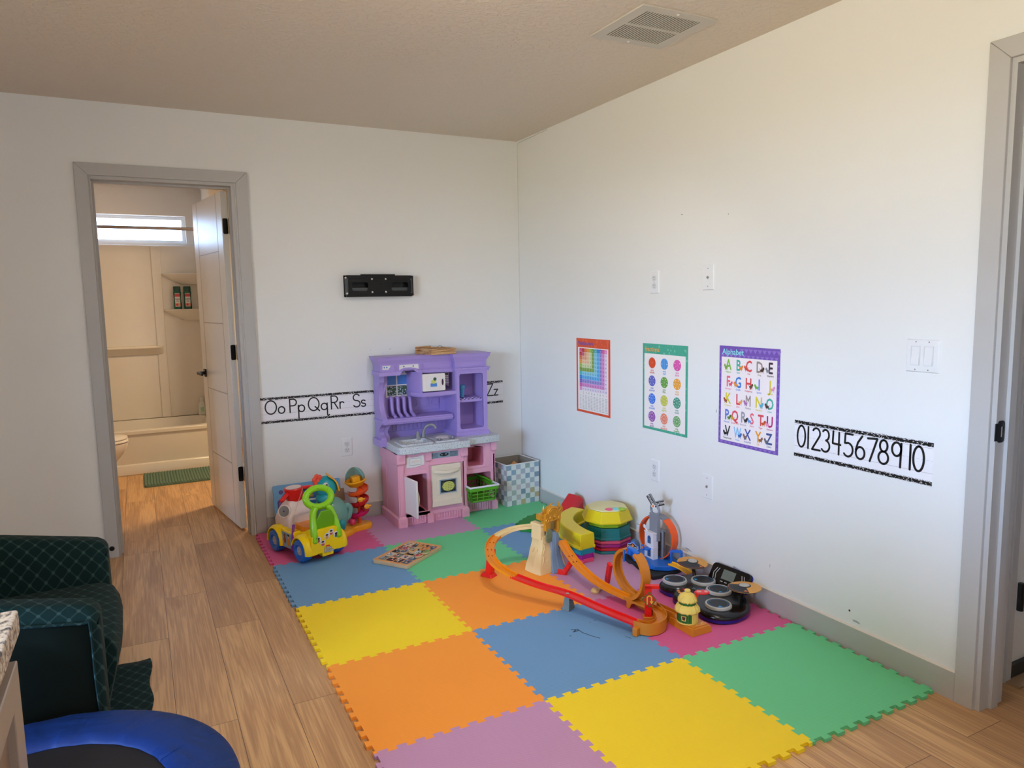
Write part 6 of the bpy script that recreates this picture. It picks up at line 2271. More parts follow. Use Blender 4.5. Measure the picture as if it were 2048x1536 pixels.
g.loft([[(p.x, p.y, MZ + 0.0006) for p in jag], [(p.x, p.y, 0.022) for p in jag], [tuple(c0 + (p - c0) * 0.6) + (0.036,) for p in jag], [tuple(c0 + (p - c0) * 0.2) + (0.040,) for p in jag]])
tag(g.build('leaf_hill', plastic('leaf_green', (0.03, 0.52, 0.10), 0.5), sharp=25), 'dark green jagged leaf-shaped stepping hill behind the waterfall tower', 'stepping stone')

# ================================================================== RACE TRACK SET
rt = thing('race_track_set', 'orange and red toy race track with loop, waterfall tower and tiki hut', 'race track', (-0.65, -1.8, MZ))
T_OR = plastic('track_orange', (0.93, 0.56, 0.08), 0.32)
T_BR = plastic('track_ochre', (0.82, 0.50, 0.12), 0.4)
T_RD = plastic('track_red', (0.90, 0.10, 0.08), 0.3)
T_BG = plastic('rock_beige', (0.90, 0.80, 0.58), 0.5, var=0.06, vscale=30)
T_GR = plastic('track_grey', (0.42, 0.47, 0.47), 0.45)
T_GD = mat('gold_plastic', (0.84, 0.60, 0.16), 0.28, 0.3)
hw_, wt_, ht_ = 0.0225, 0.0022, 0.0115
UPROF = [(-hw_, ht_), (-hw_, -0.002), (hw_, -0.002), (hw_, ht_), (hw_ - wt_, ht_), (hw_ - wt_, 0.001), (0.004, 0.001), (0.003, 0.0025), (-0.003, 0.0025), (-0.004, 0.001), (-hw_ + wt_, 0.001), (-hw_ + wt_, ht_)]


def track(name, pts, m, ups=(0, 0, 1), prof=UPROF, slots=()):
    g = G()
    g.sweep(prof, pts, ups)
    o = g.build(name, m, rt)
    return o


S1 = spline([(-0.600, -1.325, 0.216), (-0.665, -1.292, 0.214), (-0.745, -1.268, 0.206), (-0.832, -1.287, 0.192), (-0.892, -1.335, 0.180), (-0.935, -1.405, 0.166), (-0.955, -1.48, 0.151), (-0.948, -1.55, 0.134), (-0.915, -1.622, 0.114)], 7)
track('beige_curve', S1[:22], T_BG)
track('orange_bend', S1[21:], T_OR)
S2 = spline([(-0.918, -1.612, 0.117), (-0.850, -1.722, 0.098), (-0.768, -1.842, 0.083), (-0.705, -2.00, 0.064), (-0.640, -2.165, 0.050)], 8)
RP_ = [(-0.0250, 0.0065), (-0.0250, -0.003), (0.0250, -0.003), (0.0250, 0.0065), (0.0232, 0.0065), (0.0228, 0.000), (-0.0228, 0.000), (-0.0232, 0.0065)]
track('red_straight', S2, T_RD, prof=RP_)
S3 = spline([(-0.642, -2.160, 0.048), (-0.612, -2.203, 0.046), (-0.565, -2.208, 0.046), (-0.522, -2.180, 0.046), (-0.497, -2.135, 0.046), (-0.483, -2.085, 0.046), (-0.470, -2.02, 0.046)], 6)
TALL = [(-hw_, 0.012), (-hw_, -0.030), (-hw_ + 0.003, -0.030), (-hw_ + 0.003, -0.003), (hw_ - 0.003, -0.003), (hw_ - 0.003, -0.030), (hw_, -0.030), (hw_, 0.020), (hw_ - wt_, 0.020), (hw_ - wt_, 0.0), (-hw_ + wt_, 0.0), (-hw_ + wt_, 0.012)]
track('u_turn', S3[:-4], T_BR, prof=TALL)
S4 = [(-0.466, -1.915, 0.044), (-0.464, -2.0, 0.042), (-0.455, -2.08, 0.040), (-0.440, -2.185, 0.040)]
track('launch_lane', S4, T_BR, prof=TALL)
# end foot of the u-turn
g = G()
g.box(-0.034, -0.012, -0.012, 0.010, MZ + 0.0008, 0.046, 0, Matrix.Translation((-0.640, -2.180, 0)) @ Matrix.Rotation(0.4, 4, 'Z'))
g.build('foot', T_BR, rt, bevel=0.002)
# arched support under the loop
g = G()
av = Vector((0.030, -0.125, 0))
LA = Fr((-0.535, -1.955, MZ + 0.0008), av, (0, 0, 1))
g.ext([(0, 0), (0.018, 0), (0.026, 0.022), (0.040, 0.030), (0.095, 0.030), (0.108, 0.018), (0.112, 0.004), (0.130, 0.004), (0.130, 0.040), (0.0, 0.040)], -0.004, 0.0, LA)
g.ext([(0, 0), (0.018, 0), (0.026, 0.022), (0.040, 0.030), (0.095, 0.030), (0.108, 0.018), (0.112, 0.004), (0.130, 0.004), (0.130, 0.040), (0.0, 0.040)], -0.068, -0.064, LA)
g.box(0.0, 0.130, 0.034, 0.040, -0.068, 0.0, 0, LA)
g.build('arch_support', T_BR, rt, bevel=0.001)
# launcher base and hut
g = G()
g.frus((-0.475, -0.372, -2.315, -2.165), (-0.470, -0.377, -2.310, -2.168), MZ + 0.0005, 0.040)
g.box(-0.462, -0.385, -2.30, -2.165, 0.040, 0.0425)
g.build('launcher_base', T_BR, rt, bevel=0.003)
g = G()
for k in range(7):
    x, y = -0.432 + 0.008 * k, -2.288 + 0.004 * (k % 3)
    g.box(x, x + 0.005, y, y + 0.0035, 0.0425, 0.0434)
o = g.build('raised_lettering', plastic('lettering_cream', (0.94, 0.78, 0.45), 0.5), rt)
o['kind'] = 'stuff'
HC = Matrix.Translation((-0.436, -2.238, 0.0425))
T_HG = plastic('hut_green', (0.16, 0.42, 0.16), 0.5, var=0.15, vscale=60)
T_ST = plastic('hut_straw', (0.93, 0.82, 0.42), 0.6, bump=0.4, bscale=200)
g = G()
nr = 44
for z0, z1, r in ((0.0, 0.046, 0.0405),):
    ring_ = []
    for z in (z0, z1):
        ring_.append([((r + (0.0009 if i % 2 else -0.0009)) * math.cos(2 * PI * i / nr), (r + (0.0009 if i % 2 else -0.0009)) * math.sin(2 * PI * i / nr), z) for i in range(nr)])
    g.loft(ring_, 0, HC)
g.lathe([(0.043, 0.0), (0.043, 0.004), (0.0405, 0.005)], 30, HC, m=1)
for a_ in range(-5, 3):
    an = math.radians(-60 + a_ * 8)
    g.tube([HC @ Vector((0.0405 * math.cos(an), 0.0405 * math.sin(an), z)) for z in (0.003, 0.046)], 0.0034, 6, 1)
g.lathe([(0.034, 0.075), (0.034, 0.088)], 24, HC, m=0)
hut_ = g.build('hut_wall', [T_HG, T_ST], rt)
g = G()
WN = HC @ Matrix.Rotation(math.radians(-150), 4, 'Z') @ Fr((0.041, 0, 0.026), (0, 1, 0), (0, 0, 1))
g.ext([(-0.008, -0.010), (0.008, -0.010), (0.011, 0.010), (-0.011, 0.010)], 0, 0.003, WN, [[(-0.0055, -0.0075), (0.0055, -0.0075), (0.008, 0.0075), (-0.008, 0.0075)]], m=1)
g.ext([(-0.0055, -0.0075), (0.0055, -0.0075), (0.008, 0.0075), (-0.008, 0.0075)], 0, 0.0015, WN, m=0)
g.build('hut_window', [plastic('window_brown', (0.35, 0.20, 0.08), 0.5), T_ST], hut_)
for prof_ in ([(0.045, 0.044), (0.051, 0.050), (0.050, 0.058), (0.046, 0.064), (0.044, 0.067), (0.038, 0.074), (0.030, 0.078), (0.001, 0.080)],
              [(0.034, 0.086), (0.0385, 0.091), (0.037, 0.100), (0.032, 0.106), (0.031, 0.109), (0.022, 0.116), (0.012, 0.120), (0.008, 0.124), (0.011, 0.130), (0.009, 0.135), (0.001, 0.134)]):
    g = G()
    ring_ = []
    nn_ = 36
    for r, z in prof_:
        ring_.append([((r + 0.0016 * (i % 2)) * math.cos(2 * PI * i / nn_), (r + 0.0016 * (i % 2)) * math.sin(2 * PI * i / nn_), z + (0.0022 * math.sin(i * 2.4) if r > 0.03 else 0)) for i in range(nn_)])
    g.loft(ring_, 0, HC)
    g.build('straw_roof', T_ST, hut_)
g = G()
LM = HC @ Matrix.Translation((0.030, -0.018, 0.094)) @ Matrix.Rotation(math.radians(-30), 4, 'Z')
g.add([(-0.008, -0.004, 0.030), (0.012, -0.004, 0.026), (0.004, -0.004, 0.0), (-0.008, 0.004, 0.030), (0.012, 0.004, 0.026), (0.004, 0.004, 0.0)], [(0, 2, 1), (3, 4, 5), (0, 1, 4, 3), (1, 2, 5, 4), (2, 0, 3, 5)], 0, LM)
g.lathe([(0.001, 0.0), (0.020, 0.0), (0.021, 0.003), (0.020, 0.006), (0.001, 0.006)], 24, LM @ Matrix.Translation((0.024, 0, 0.026)) @ Matrix.Scale(1.45, 4, (1, 0, 0)), m=0)
lv_ = g.build('launch_lever', T_RD, rt)
g = G()
for dx, r in ((0.012, 0.010), (0.040, 0.007)):
    g.disc((dx, 0), r, 0, LM, 0.0328, 16, ry=0.009)
g.build('lever_sticker', plastic('lever_pink', (0.93, 0.66, 0.64), 0.4), lv_)
# loop
LCX, LCY, LR, LZ = -0.490, -1.930, 0.110, 0.044
dL = Vector((-math.sin(0.1), math.cos(0.1), 0))
nL = Vector((math.cos(0.1), math.sin(0.1), 0))


def loop_pt(t):
    off = -0.0245 + 0.049 * t / (2 * PI)
    c = Vector((LCX, LCY, 0)) + nL * off - dL * (LR * math.sin(t))
    return Vector((c.x, c.y, LZ + LR - LR * math.cos(t)))


def loop_up(t):
    return (dL * math.sin(t) + Vector((0, 0, 1)) * math.cos(t))


def loop_seg(t0, t1, n=22):
    return [loop_pt(t0 + (t1 - t0) * i / n) for i in range(n + 1)], [tuple(loop_up(t0 + (t1 - t0) * i / n)) for i in range(n + 1)]


desc = spline([(-0.530, -1.395, 0.152), (-0.545, -1.49, 0.120), (-0.556, -1.60, 0.090), (-0.552, -1.73, 0.062), (-0.535, -1.84, 0.048)], 7)
ps, us = loop_seg(0, 2.75)
track('ramp_lane', desc + ps[:1], T_OR, ups=[(0, 0, 1)] * (len(desc) + 1))
track('loop_rise', ps, T_BR, us)
ps, us = loop_seg(3.25, 2 * PI + 0.05)
track('loop_fall', ps, T_BR, us)
g = G()
ps, us = loop_seg(2.70, 3.32, 6)
g.sweep([(-0.010, -0.0065), (0.010, -0.0065), (0.010, 0.003), (-0.010, 0.003)], ps, us)
pm_ = loop_pt(3.0)
g.box(-0.004, 0.004, -0.003, 0.003, -0.055, 0.0, 0, Matrix.Translation(pm_ + nL * -0.028 + dL * 0.03))
g.build('loop_clip', P_BLU, rt, bevel=0.001)
# red sign post with a u-turn sign
PS = Matrix.Translation((-0.528, -2.098, 0)) @ Matrix.Rotation(math.radians(-32), 4, 'Z')
g = G()
g.box(-0.022, 0.022, -0.018, 0.018, MZ + 0.0008, 0.030, 0, PS)
g.build('post_foot', T_BR, rt, bevel=0.002)
g = G()
g.box(-0.014, 0.014, -0.011, 0.011, 0.028, 0.165, 0, PS)
g.box(-0.014, 0.045, -0.011, 0.011, 0.152, 0.166, 0, PS)
for k in range(3):
    g.tube([PS @ Vector((0.012, -0.0115, 0.03 + k * 0.02)), PS @ Vector((-0.012, -0.0115, 0.05 + k * 0.02))], 0.0016, 5)
po_ = g.build('sign_post', T_RD, rt, bevel=0.001)
g = G()
SG = PS @ Fr((0.004, -0.0125, 0.107), (1, 0, 0), (0, 0, 1))
g.ext([(0, -0.036), (0.031, 0), (0, 0.036), (-0.031, 0)], 0, 0.003, SG, m=0)
g.ext([(0, -0.031), (0.0265, 0), (0, 0.031), (-0.0265, 0)], 0.003, 0.0034, SG, m=1)
g.stroke([(-0.009, -0.018), (-0.009, 0.008)] + arc(0, 0.008, 0.009, PI, 0, 8) + [(0.009, -0.006)], 0.0055, 2, SG, 0.0037)
g.add([(0.001, -0.006, 0.0038), (0.009, -0.019, 0.0038), (0.017, -0.006, 0.0038)], [(0, 1, 2)], 2, SG)
g.build('u_turn_sign', [plastic('sign_green', (0.24, 0.40, 0.18), 0.5), plastic('sign_red', (0.75, 0.16, 0.12), 0.5), plastic('sign_yellow', (0.92, 0.72, 0.20), 0.4)], po_)
# supports
def girder(name, a, b_, w, m=T_RD):
    a, b_ = Vector(a), Vector(b_)
    g = G()
    g.sweep([(-w, -w * 0.6), (w, -w * 0.6), (w, w * 0.6), (-w, w * 0.6)], [a, b_], (1, 0, 0.01))
    d_ = (b_ - a)
    sd = d_.normalized().cross(Vector((1, 0, 0.01))).normalized()
    n = 4
    for k in range(n):
        g.tube([a + d_ * (k / n) + sd * w * (1 if k % 2 else -1) - Vector((w * 0.62, 0, 0)), a + d_ * ((k + 1) / n) + sd * w * (-1 if k % 2 else 1) - Vector((w * 0.62, 0, 0))], 0.0018, 5)
    return g.build(name, m, rt, bevel=0.001)


g = G()
L = Matrix.Translation((-0.898, -1.322, 0)) @ Matrix.Rotation(math.radians(-62), 4, 'Z')
g.frus((-0.040, 0.030, -0.026, 0.026), (-0.034, 0.020, -0.020, 0.020), MZ + .0005, 0.030, 0, L)
g.frus((-0.015, 0.018, -0.018, 0.018), (-0.004, 0.034, -0.012, 0.012), 0.028, 0.155, 0, L)
g.build('red_support', T_RD, rt, bevel=0.003)
girder('red_girder', (-0.458, -1.700, 0.026), (-0.478, -1.752, 0.135), 0.013)
girder('red_girder', (-0.590, -1.465, 0.024), (-0.560, -1.500, 0.024), 0.012)
girder('red_girder', (-0.568, -1.490, 0.022), (-0.548, -1.540, 0.098), 0.012)
g = G()
g.lathe([(0.001, 0), (0.019, 0.0), (0.021, 0.008), (0.014, 0.018), (0.001, 0.021)], 16, Matrix.Translation((-0.560, -1.748, MZ + .0005)))
g.lathe([(0.001, 0), (0.014, 0.0), (0.016, 0.006), (0.010, 0.014), (0.001, 0.016)], 16, Matrix.Translation((-0.478, -1.735, MZ + .0005)))
g.tube([(-0.560, -1.748, 0.022), (-0.478, -1.735, 0.020)], 0.007, 8)
g.build('cream_foot', T_BG, rt)
g = G()
L = Matrix.Translation((-0.762, -1.838, 0)) @ Matrix.Rotation(math.radians(30), 4, 'Z')
g.frus((-0.028, 0.028, -0.018, 0.018), (-0.010, 0.010, -0.010, 0.010), MZ + .0005, 0.082, 0, L)
for k in range(5):
    w_ = 0.026 - k * 0.0033
    g.tube([L @ Vector((-w_, -0.018 + k * 0.0015, 0.022 + k * 0.011)), L @ Vector((0, -0.021 + k * 0.0015, 0.018 + k * 0.011)), L @ Vector((w_, -0.018 + k * 0.0015, 0.022 + k * 0.011))], 0.0020, 5)
g.build('grey_support', T_GR, rt, bevel=0.001)
g = G()
for (x, y, z) in ((-0.768, -1.842, 0.0865),):
    g.disc((x, y), 0.008, 0, None, z, 14)
g.build('grey_pin', plastic('pin_grey', (0.7, 0.66, 0.64), 0.4), rt)
# slots in the orange bend and ramp lane
g = G()
for t_, P_S in ((27, S1), (33, S1), (38, S1)):
    p = P_S[t_]
    d_ = (P_S[t_ + 1] - P_S[t_ - 1]).normalized()
    s_ = Vector((d_.y, -d_.x, 0)).normalized()
    for q in (-0.009, 0.009):
        g.tube([p + s_ * q - d_ * 0.004 + Vector((0, 0, 0.0015)), p + s_ * q + d_ * 0.004 + Vector((0, 0, 0.0015))], 0.0022, 6)
for t_ in (9, 12):
    p, d_ = desc[t_], (desc[t_ + 1] - desc[t_ - 1]).normalized()
    s_ = Vector((d_.y, -d_.x, 0)).normalized()
    for q in (-0.009, 0.009):
        g.tube([p + s_ * q - d_ * 0.004 + Vector((0, 0, 0.0015)), p + s_ * q + d_ * 0.004 + Vector((0, 0, 0.0015))], 0.0022, 6)
o = g.build('track_slots', plastic('slot_brown', (0.45, 0.15, 0.06), 0.6), rt)
o['kind'] = 'stuff'

# waterfall tower (part of the track set)
TW = Matrix.Translation((-0.607, -1.372, MZ + 0.0008)) @ Matrix.Rotation(math.radians(13.5), 4, 'Z')
rnd = random.Random(33)
g = G()
n_ = 40
rg = []
levels = [(0.0, 0.094, 0.060), (0.03, 0.089, 0.056), (0.07, 0.079, 0.050), (0.10, 0.070, 0.046), (0.125, 0.063, 0.043), (0.150, 0.058, 0.041), (0.168, 0.056, 0.040), (0.180, 0.055, 0.039), (0.186, 0.054, 0.038), (0.188, 0.05, 0.034)]
for li, (z, hx, hy) in enumerate(levels):
    rr = []
    for i in range(n_):
        a_ = 2 * PI * i / n_
        c_, s_ = math.cos(a_), math.sin(a_)
        k = 1 / max(abs(c_), abs(s_)) ** 0.85
        j = 1 + (rnd.uniform(-0.035, 0.035) if 0 < li < 7 else 0)
        rr.append((hx * c_ * k * j, hy * s_ * k * j, z))
    rg.append(rr)
g.loft(rg[:9] + rg[9:], 0, TW)
rk = g.build('rock_pedestal', T_BG, rt, sharp=22)
for x0_, x1_, zt_ in ((-0.062, -0.036, 0.240), (0.046, 0.060, 0.232)):
    g = G()
    g.frus((x0_ - 0.002, x1_ + 0.002, -0.036, 0.036), (x0_ + 0.001, x1_ - 0.001, -0.032, 0.032), 0.170, zt_, 0, TW)
    g.frus((x0_ - 0.004, x1_ + 0.003, -0.038, 0.038), (x0_ - 0.003, x1_ + 0.002, -0.036, 0.036), zt_, zt_ + 0.011, 0, TW)
    g.build('rock_pillar', T_BG, rk, bevel=0.0015)
# carved ridges on the rock
g = G()
FW = TW @ Fr((0, -0.052, 0), (1, 0, 0), (0, 0.06, 1))
for pts_ in ([(-0.075, 0.01), (-0.070, 0.05), (-0.060, 0.06), (-0.058, 0.09)], [(-0.050, 0.012), (-0.050, 0.035), (-0.036, 0.045), (-0.036, 0.06), (-0.024, 0.07)], [(-0.042, 0.012), (-0.042, 0.030), (-0.028, 0.038), (-0.027, 0.05)],
             [(0.060, 0.02), (0.062, 0.05), (0.070, 0.06)], [(0.052, 0.08), (0.058, 0.11), (0.050, 0.13)], [(-0.060, 0.10), (-0.048, 0.125), (-0.050, 0.15)]):
    g.tube([FW @ Vector((p[0], p[1], 0.001)) for p in pts_], 0.0028, 6)
SW = TW @ Fr((-0.082, 0, 0), (0, -1, 0), (0.10, 0, 1))
for pts_ in ([(-0.03, 0.02), (-0.02, 0.045), (-0.03, 0.07)], [(0.0, 0.05), (0.012, 0.075), (0.006, 0.10), (0.018, 0.12)], [(0.025, 0.03), (0.035, 0.05), (0.030, 0.08)], [(-0.02, 0.10), (-0.006, 0.125)]):
    g.tube([SW @ Vector((p[0], p[1], 0.0)) for p in pts_], 0.0026, 6)
o = g.build('carved_ridges', T_BG, rk)
o['kind'] = 'stuff'
# water sheet
g = G()
wr_ = []
for z, y, x0, x1 in ((0.200, -0.036, 0.002, 0.040), (0.198, -0.050, 0.000, 0.042), (0.185, -0.056, -0.002, 0.044), (0.14, -0.058, -0.004, 0.046), (0.08, -0.062, -0.008, 0.050), (0.035, -0.072, -0.014, 0.058), (0.008, -0.086, -0.020, 0.066), (0.001, -0.090, -0.022, 0.068)):
    wr_.append([(x0 + (x1 - x0) * i / 12, y + 0.0008 * math.sin(i * 1.9) + 0.004 * abs(i / 6 - 1), z) for i in range(13)] + [(x1, y + 0.02, z), (x0, y + 0.02, z)])
g.loft(wr_, 0, TW)
g.build('waterfall', mat('water_plastic', (0.48, 0.60, 0.72), 0.18, alpha=0.86, coat=0.4), rk)
# gold tiki mask gate
g = G()
FM = TW @ Fr((0.006, -0.046, 0), (1, 0, 0), (0, 0, 1))
out_ = [(-0.050, 0.215), (-0.030, 0.205), (-0.030, 0.188), (-0.026, 0.165), (-0.020, 0.165), (-0.020, 0.262), (0.036, 0.262), (0.036, 0.206), (0.022, 0.197), (0.030, 0.188), (0.040, 0.195), (0.046, 0.215), (0.052, 0.255), (0.056, 0.295), (0.046, 0.300), (0.040, 0.305)] + [(0.040 * math.cos(PI * i / 12), 0.300 + 0.034 * math.sin(PI * i / 12)) for i in range(1, 12)] + [(-0.040, 0.305), (-0.054, 0.300), (-0.056, 0.262), (-0.050, 0.245)]
g.ext(out_, -0.022, 0.008, FM)
g.ext([(-0.054, 0.264), (0.054, 0.266), (0.056, 0.292), (-0.054, 0.292)], -0.060, -0.02, FM)
mk_ = g.build('gold_mask', T_GD, rt, bevel=0.003, seg=2)
g = G()
g.tube([FM @ Vector((0.034 * math.cos(PI * i / 14), 0.300 + 0.027 * math.sin(PI * i / 14), 0.009)) for i in range(15)], 0.0032, 8)
g.tube([FM @ Vector((0.025 * math.cos(PI * i / 14), 0.298 + 0.019 * math.sin(PI * i / 14), 0.009)) for i in range(15)], 0.0022, 8)
for x_ in (-0.014, 0.014):
    g.tube([FM @ Vector((x_ + 0.0085 * math.cos(2 * PI * i / 14), 0.278 + 0.0085 * math.sin(2 * PI * i / 14), 0.009)) for i in range(14)], 0.0026, 6, closed=True)
    g.ell(tuple(FM @ Vector((x_, 0.278, 0.010))), 0.0035)
for x_ in (-0.042, 0.044):
    g.tube([FM @ Vector((x_ + 0.0075 * math.cos(2 * PI * i / 12), 0.268 + 0.009 * math.sin(2 * PI * i / 12), 0.009)) for i in range(12)], 0.0024, 6, closed=True)
g.tube([FM @ Vector(p) for p in ((-0.026, 0.262, 0.009), (-0.010, 0.266, 0.011), (0.0, 0.262, 0.012), (0.012, 0.266, 0.011), (0.028, 0.262, 0.009))], 0.0030, 6)
o = g.build('mask_relief', T_GD, mk_)
o['kind'] = 'stuff'
for (x0, z0, x1, z1, x2, z2, r) in ((-0.050, 0.290, -0.068, 0.300, -0.072, 0.320, 0.007), (-0.042, 0.305, -0.056, 0.322, -0.054, 0.345, 0.008), (-0.055, 0.275, -0.078, 0.278, -0.082, 0.292, 0.006),
                                 (0.046, 0.296, 0.064, 0.308, 0.066, 0.332, 0.008), (0.036, 0.308, 0.048, 0.326, 0.044, 0.352, 0.008), (-0.012, 0.332, 0.0, 0.344, 0.016, 0.344, 0.005), (0.050, 0.285, 0.072, 0.296, 0.076, 0.318, 0.006)):
    g = G()
    sp_ = spline([FM @ Vector((x0, z0, -0.006)), FM @ Vector((x1, z1, -0.004)), FM @ Vector((x2, z2, -0.002))], 5)
    g.tube(sp_, r, 8, scale=[1 - 0.85 * (i / (len(sp_) - 1)) ** 1.5 for i in range(len(sp_))])
    g.build('flame_horn', T_GD, mk_)
g = G()
g.lathe([(0.001, 0.004), (0.020, 0.003), (0.0225, 0.0), (0.020, -0.002), (0.001, -0.002)], 26, FM @ Matrix.Translation((-0.030, 0.190, 0.006)) @ Matrix.Scale(1.75, 4, (0, 1, 0)))
for k in range(9):
    zz = 0.158 + k * 0.008
    w_ = 0.021 * math.sqrt(max(0.05, 1 - ((zz - 0.190) / 0.039) ** 2))
    g.tube([FM @ Vector((-0.030 - w_, zz, 0.0095)), FM @ Vector((-0.030, zz + 0.001, 0.0108)), FM @ Vector((-0.030 + w_, zz - 0.001, 0.0095))], 0.0013, 5)
g.build('leaf_shield', plastic('shield_olive', (0.48, 0.52, 0.38), 0.5), rt)

# ================================================================== POLICE TOWER PLAYSET
pt = thing('police_tower_playset', 'toy police station tower with blue deck and tall orange loop beside the wall', 'toy playset', (-0.12, -1.62, MZ))
g = G()
P_FEL = mat('black_foam', (0.12, 0.13, 0.15), 0.7)
bpoly = [(-0.185, -1.445), (-0.205, -1.53), (-0.196, -1.55), (-0.210, -1.60), (-0.222, -1.66), (-0.238, -1.765), (-0.20, -1.772), (-0.13, -1.768), (-0.07, -1.760), (-0.022, -1.745), (-0.018, -1.64), (-0.020, -1.52), (-0.022, -1.435), (-0.10, -1.430)]
g.ext(bpoly, MZ + 0.0006, 0.030)
tag(g.build('black_mat', P_FEL, None, bevel=0.002), 'black flat foam slab under the police tower', 'foam slab')
g = G()
dk_ = [(-0.165, -1.485), (-0.195, -1.56), (-0.175, -1.62), (-0.200, -1.665), (-0.185, -1.715), (-0.135, -1.755), (-0.075, -1.765), (-0.040, -1.735), (-0.030, -1.66), (-0.040, -1.56), (-0.060, -1.49), (-0.11, -1.475)]
g.ext(dk_, 0.034, 0.056)
g.ext([(c0x * 0.8 + -0.115 * 0.2, c0y * 0.8 + -1.62 * 0.2) for c0x, c0y in dk_], 0.030, 0.034)
g.build('blue_deck', P_BLU, pt, bevel=0.004)
g = G()
g.frus((-0.190, -0.150, -1.52, -1.49), (-0.186, -0.156, -1.515, -1.495), 0.05, 0.085)
g.build('deck_bracket', P_BLU, pt, bevel=0.002)
# yellow exit ramp
g = G()
LR_ = Fr((-0.105, -1.745, 0.058), (0.25, -0.97, -0.12), (0.97, 0.25, 0))
g.sweep([(-0.020, 0.006), (-0.020, -0.002), (0.020, -0.002), (0.020, 0.006), (0.016, 0.006), (0.014, 0.001), (-0.014, 0.001), (-0.016, 0.006)], spline([(-0.105, -1.735, 0.060), (-0.095, -1.765, 0.058), (-0.078, -1.80, 0.048), (-0.072, -1.84, 0.038)], 4), (0, 0, 1))
g.build('exit_ramp', plastic('ramp_yellow', (0.98, 0.70, 0.05), 0.35), pt)
# white station tower
P_WH2 = plastic('tower_white', (0.88, 0.87, 0.90), 0.4)
P_GR2 = plastic('tower_grey', (0.52, 0.54, 0.58), 0.42)
g = G()
TX0, TX1, TY0, TY1 = -0.138, -0.092, -1.645, -1.575
g.box(TX0, TX0 + 0.004, TY0, TY1, 0.050, 0.190)
g.box(TX0, TX0 + 0.030, TY0, TY0 + 0.004, 0.050, 0.190)
g.box(TX0, TX1, TY1 - 0.004, TY1, 0.050, 0.190)
g.box(TX0 - 0.002, TX0 + 0.032, TY0 - 0.003, TY1 + 0.002, 0.186, 0.193)
g.box(TX0 - 0.0015, TX0 + 0.030, TY0 - 0.002, TY1 + 0.001, 0.112, 0.117)
for k in range(8):
    g.box(TX0 + 0.012, TX0 + 0.029, TY0 - 0.0012, TY0, 0.056 + k * 0.016, 0.066 + k * 0.016)
tw_ = g.build('tower_wall', P_WH2, pt, bevel=0.0008, seg=1)
LTW = Fr((TX0 - 0.0003, 0, 0), (0, -1, 0), (0, 0, 1))
for z in (0.066, 0.134):
    g = G()
    u_ = 1.612
    g.ext([(u_ - 0.012, z), (u_ + 0.012, z)] + arc(u_, z + 0.028, 0.012, 0, PI, 8), 0, 0.0008, LTW, m=0)
    g.rect(u_ - 0.009, u_ + 0.009, z + 0.004, z + 0.012, 1, LTW, 0.001)
    g.rect(u_ - 0.009, u_ + 0.009, z + 0.0145, z + 0.026, 1, LTW, 0.001)
    g.disc((u_, z + 0.029), 0.009, 1, LTW, 0.001, 12, a0=0, a1=PI)
    g.build('window_sticker', [ST_BLACK, pm(hexc('2a6aa8'))], tw_)
g = G()
g.box(TX0 - 0.030, TX0, -1.628, -1.600, 0.104, 0.112)
g.ext([(1.590, 0.128), (1.604, 0.130), (1.612, 0.122), (1.610, 0.106), (1.600, 0.098), (1.590, 0.106)], 0.030, 0.034, LTW)
g.box(TX0 - 0.034, TX0, -1.606, -1.600, 0.100, 0.114)
aw_ = g.build('blue_awning', P_BLU, pt, bevel=0.001)
g = G()
g.disc((1.600, 0.115), 0.007, 0, LTW, 0.0345, 10)
g.build('badge_sticker', plastic('badge_orange', (0.88, 0.50, 0.20), 0.4), aw_)
g = G()
g.box(-0.120, -0.100, -1.652, -1.59, 0.150, 0.286)
g.box(-0.095, -0.088, -1.665, -1.655, 0.05, 0.20)
g.box(-0.075, -0.068, -1.655, -1.60, 0.05, 0.20)
g.box(-0.100, -0.068, -1.660, -1.60, 0.195, 0.205)
g.tube([(-0.094, -1.660, 0.10), (-0.085, -1.66, 0.125), (-0.072, -1.655, 0.10)], 0.004, 6)
gt_ = g.build('grey_lift_shaft', P_GR2, pt, bevel=0.0015)
g = G()
for s_ in (-1, 1):
    c_ = -1.621 + s_ * 0.022
    g.tube(spline([(-0.110, c_, 0.283), (-0.108, c_ + s_ * 0.010, 0.302), (-0.110, c_ + s_ * 0.004, 0.322), (-0.112, c_ - s_ * 0.008, 0.336)], 4), 0.0065, 8)
g.build('grey_arm', P_GR2, pt)
# V-shaped rooftop sign
for s_, wd, rot in ((-1, 'POLICE', 1.25), (1, 'STATION', -0.42)):
    g = G()
    base_p = Vector((-0.128, -1.633, 0.335))
    if s_ < 0:
        uu = Vector((0.12, -0.40, -0.55)).normalized()
        org = base_p - uu * 0.058
    else:
        uu = Vector((0.85, -0.35, 0.18)).normalized()
        org = base_p
    LS_ = Fr(org, uu, (0, 0, 1))
    g.box(0, 0.056, -0.013, 0.013, -0.012, 0.0, 0, LS_)
    g.ext([(0.002, -0.011), (0.054, -0.011), (0.054, 0.011), (0.002, 0.011)], 0, 0.0006, LS_, m=1)
    g.text(wd, 0.0165 if s_ > 0 else 0.018, 2, LS_ @ Matrix.Translation((0.028 if s_ < 0 else 0.032, -0.005, 0)), 'c', 0.001, bold=0.03, sx=0.75 if s_ > 0 else 0.85)
    g.build('roof_sign', [P_GR2, ST_BLACK, ST_PAPER], pt)
g = G()
BS = Fr((-0.1315, -1.6365, 0.3335), (0.6, -0.8, 0), (0, 0, 1))
g.disc((0, 0), 0.010, 0, BS, 0.006, 14)
g.disc((0, 0), 0.006, 1, BS, 0.0065, 12)
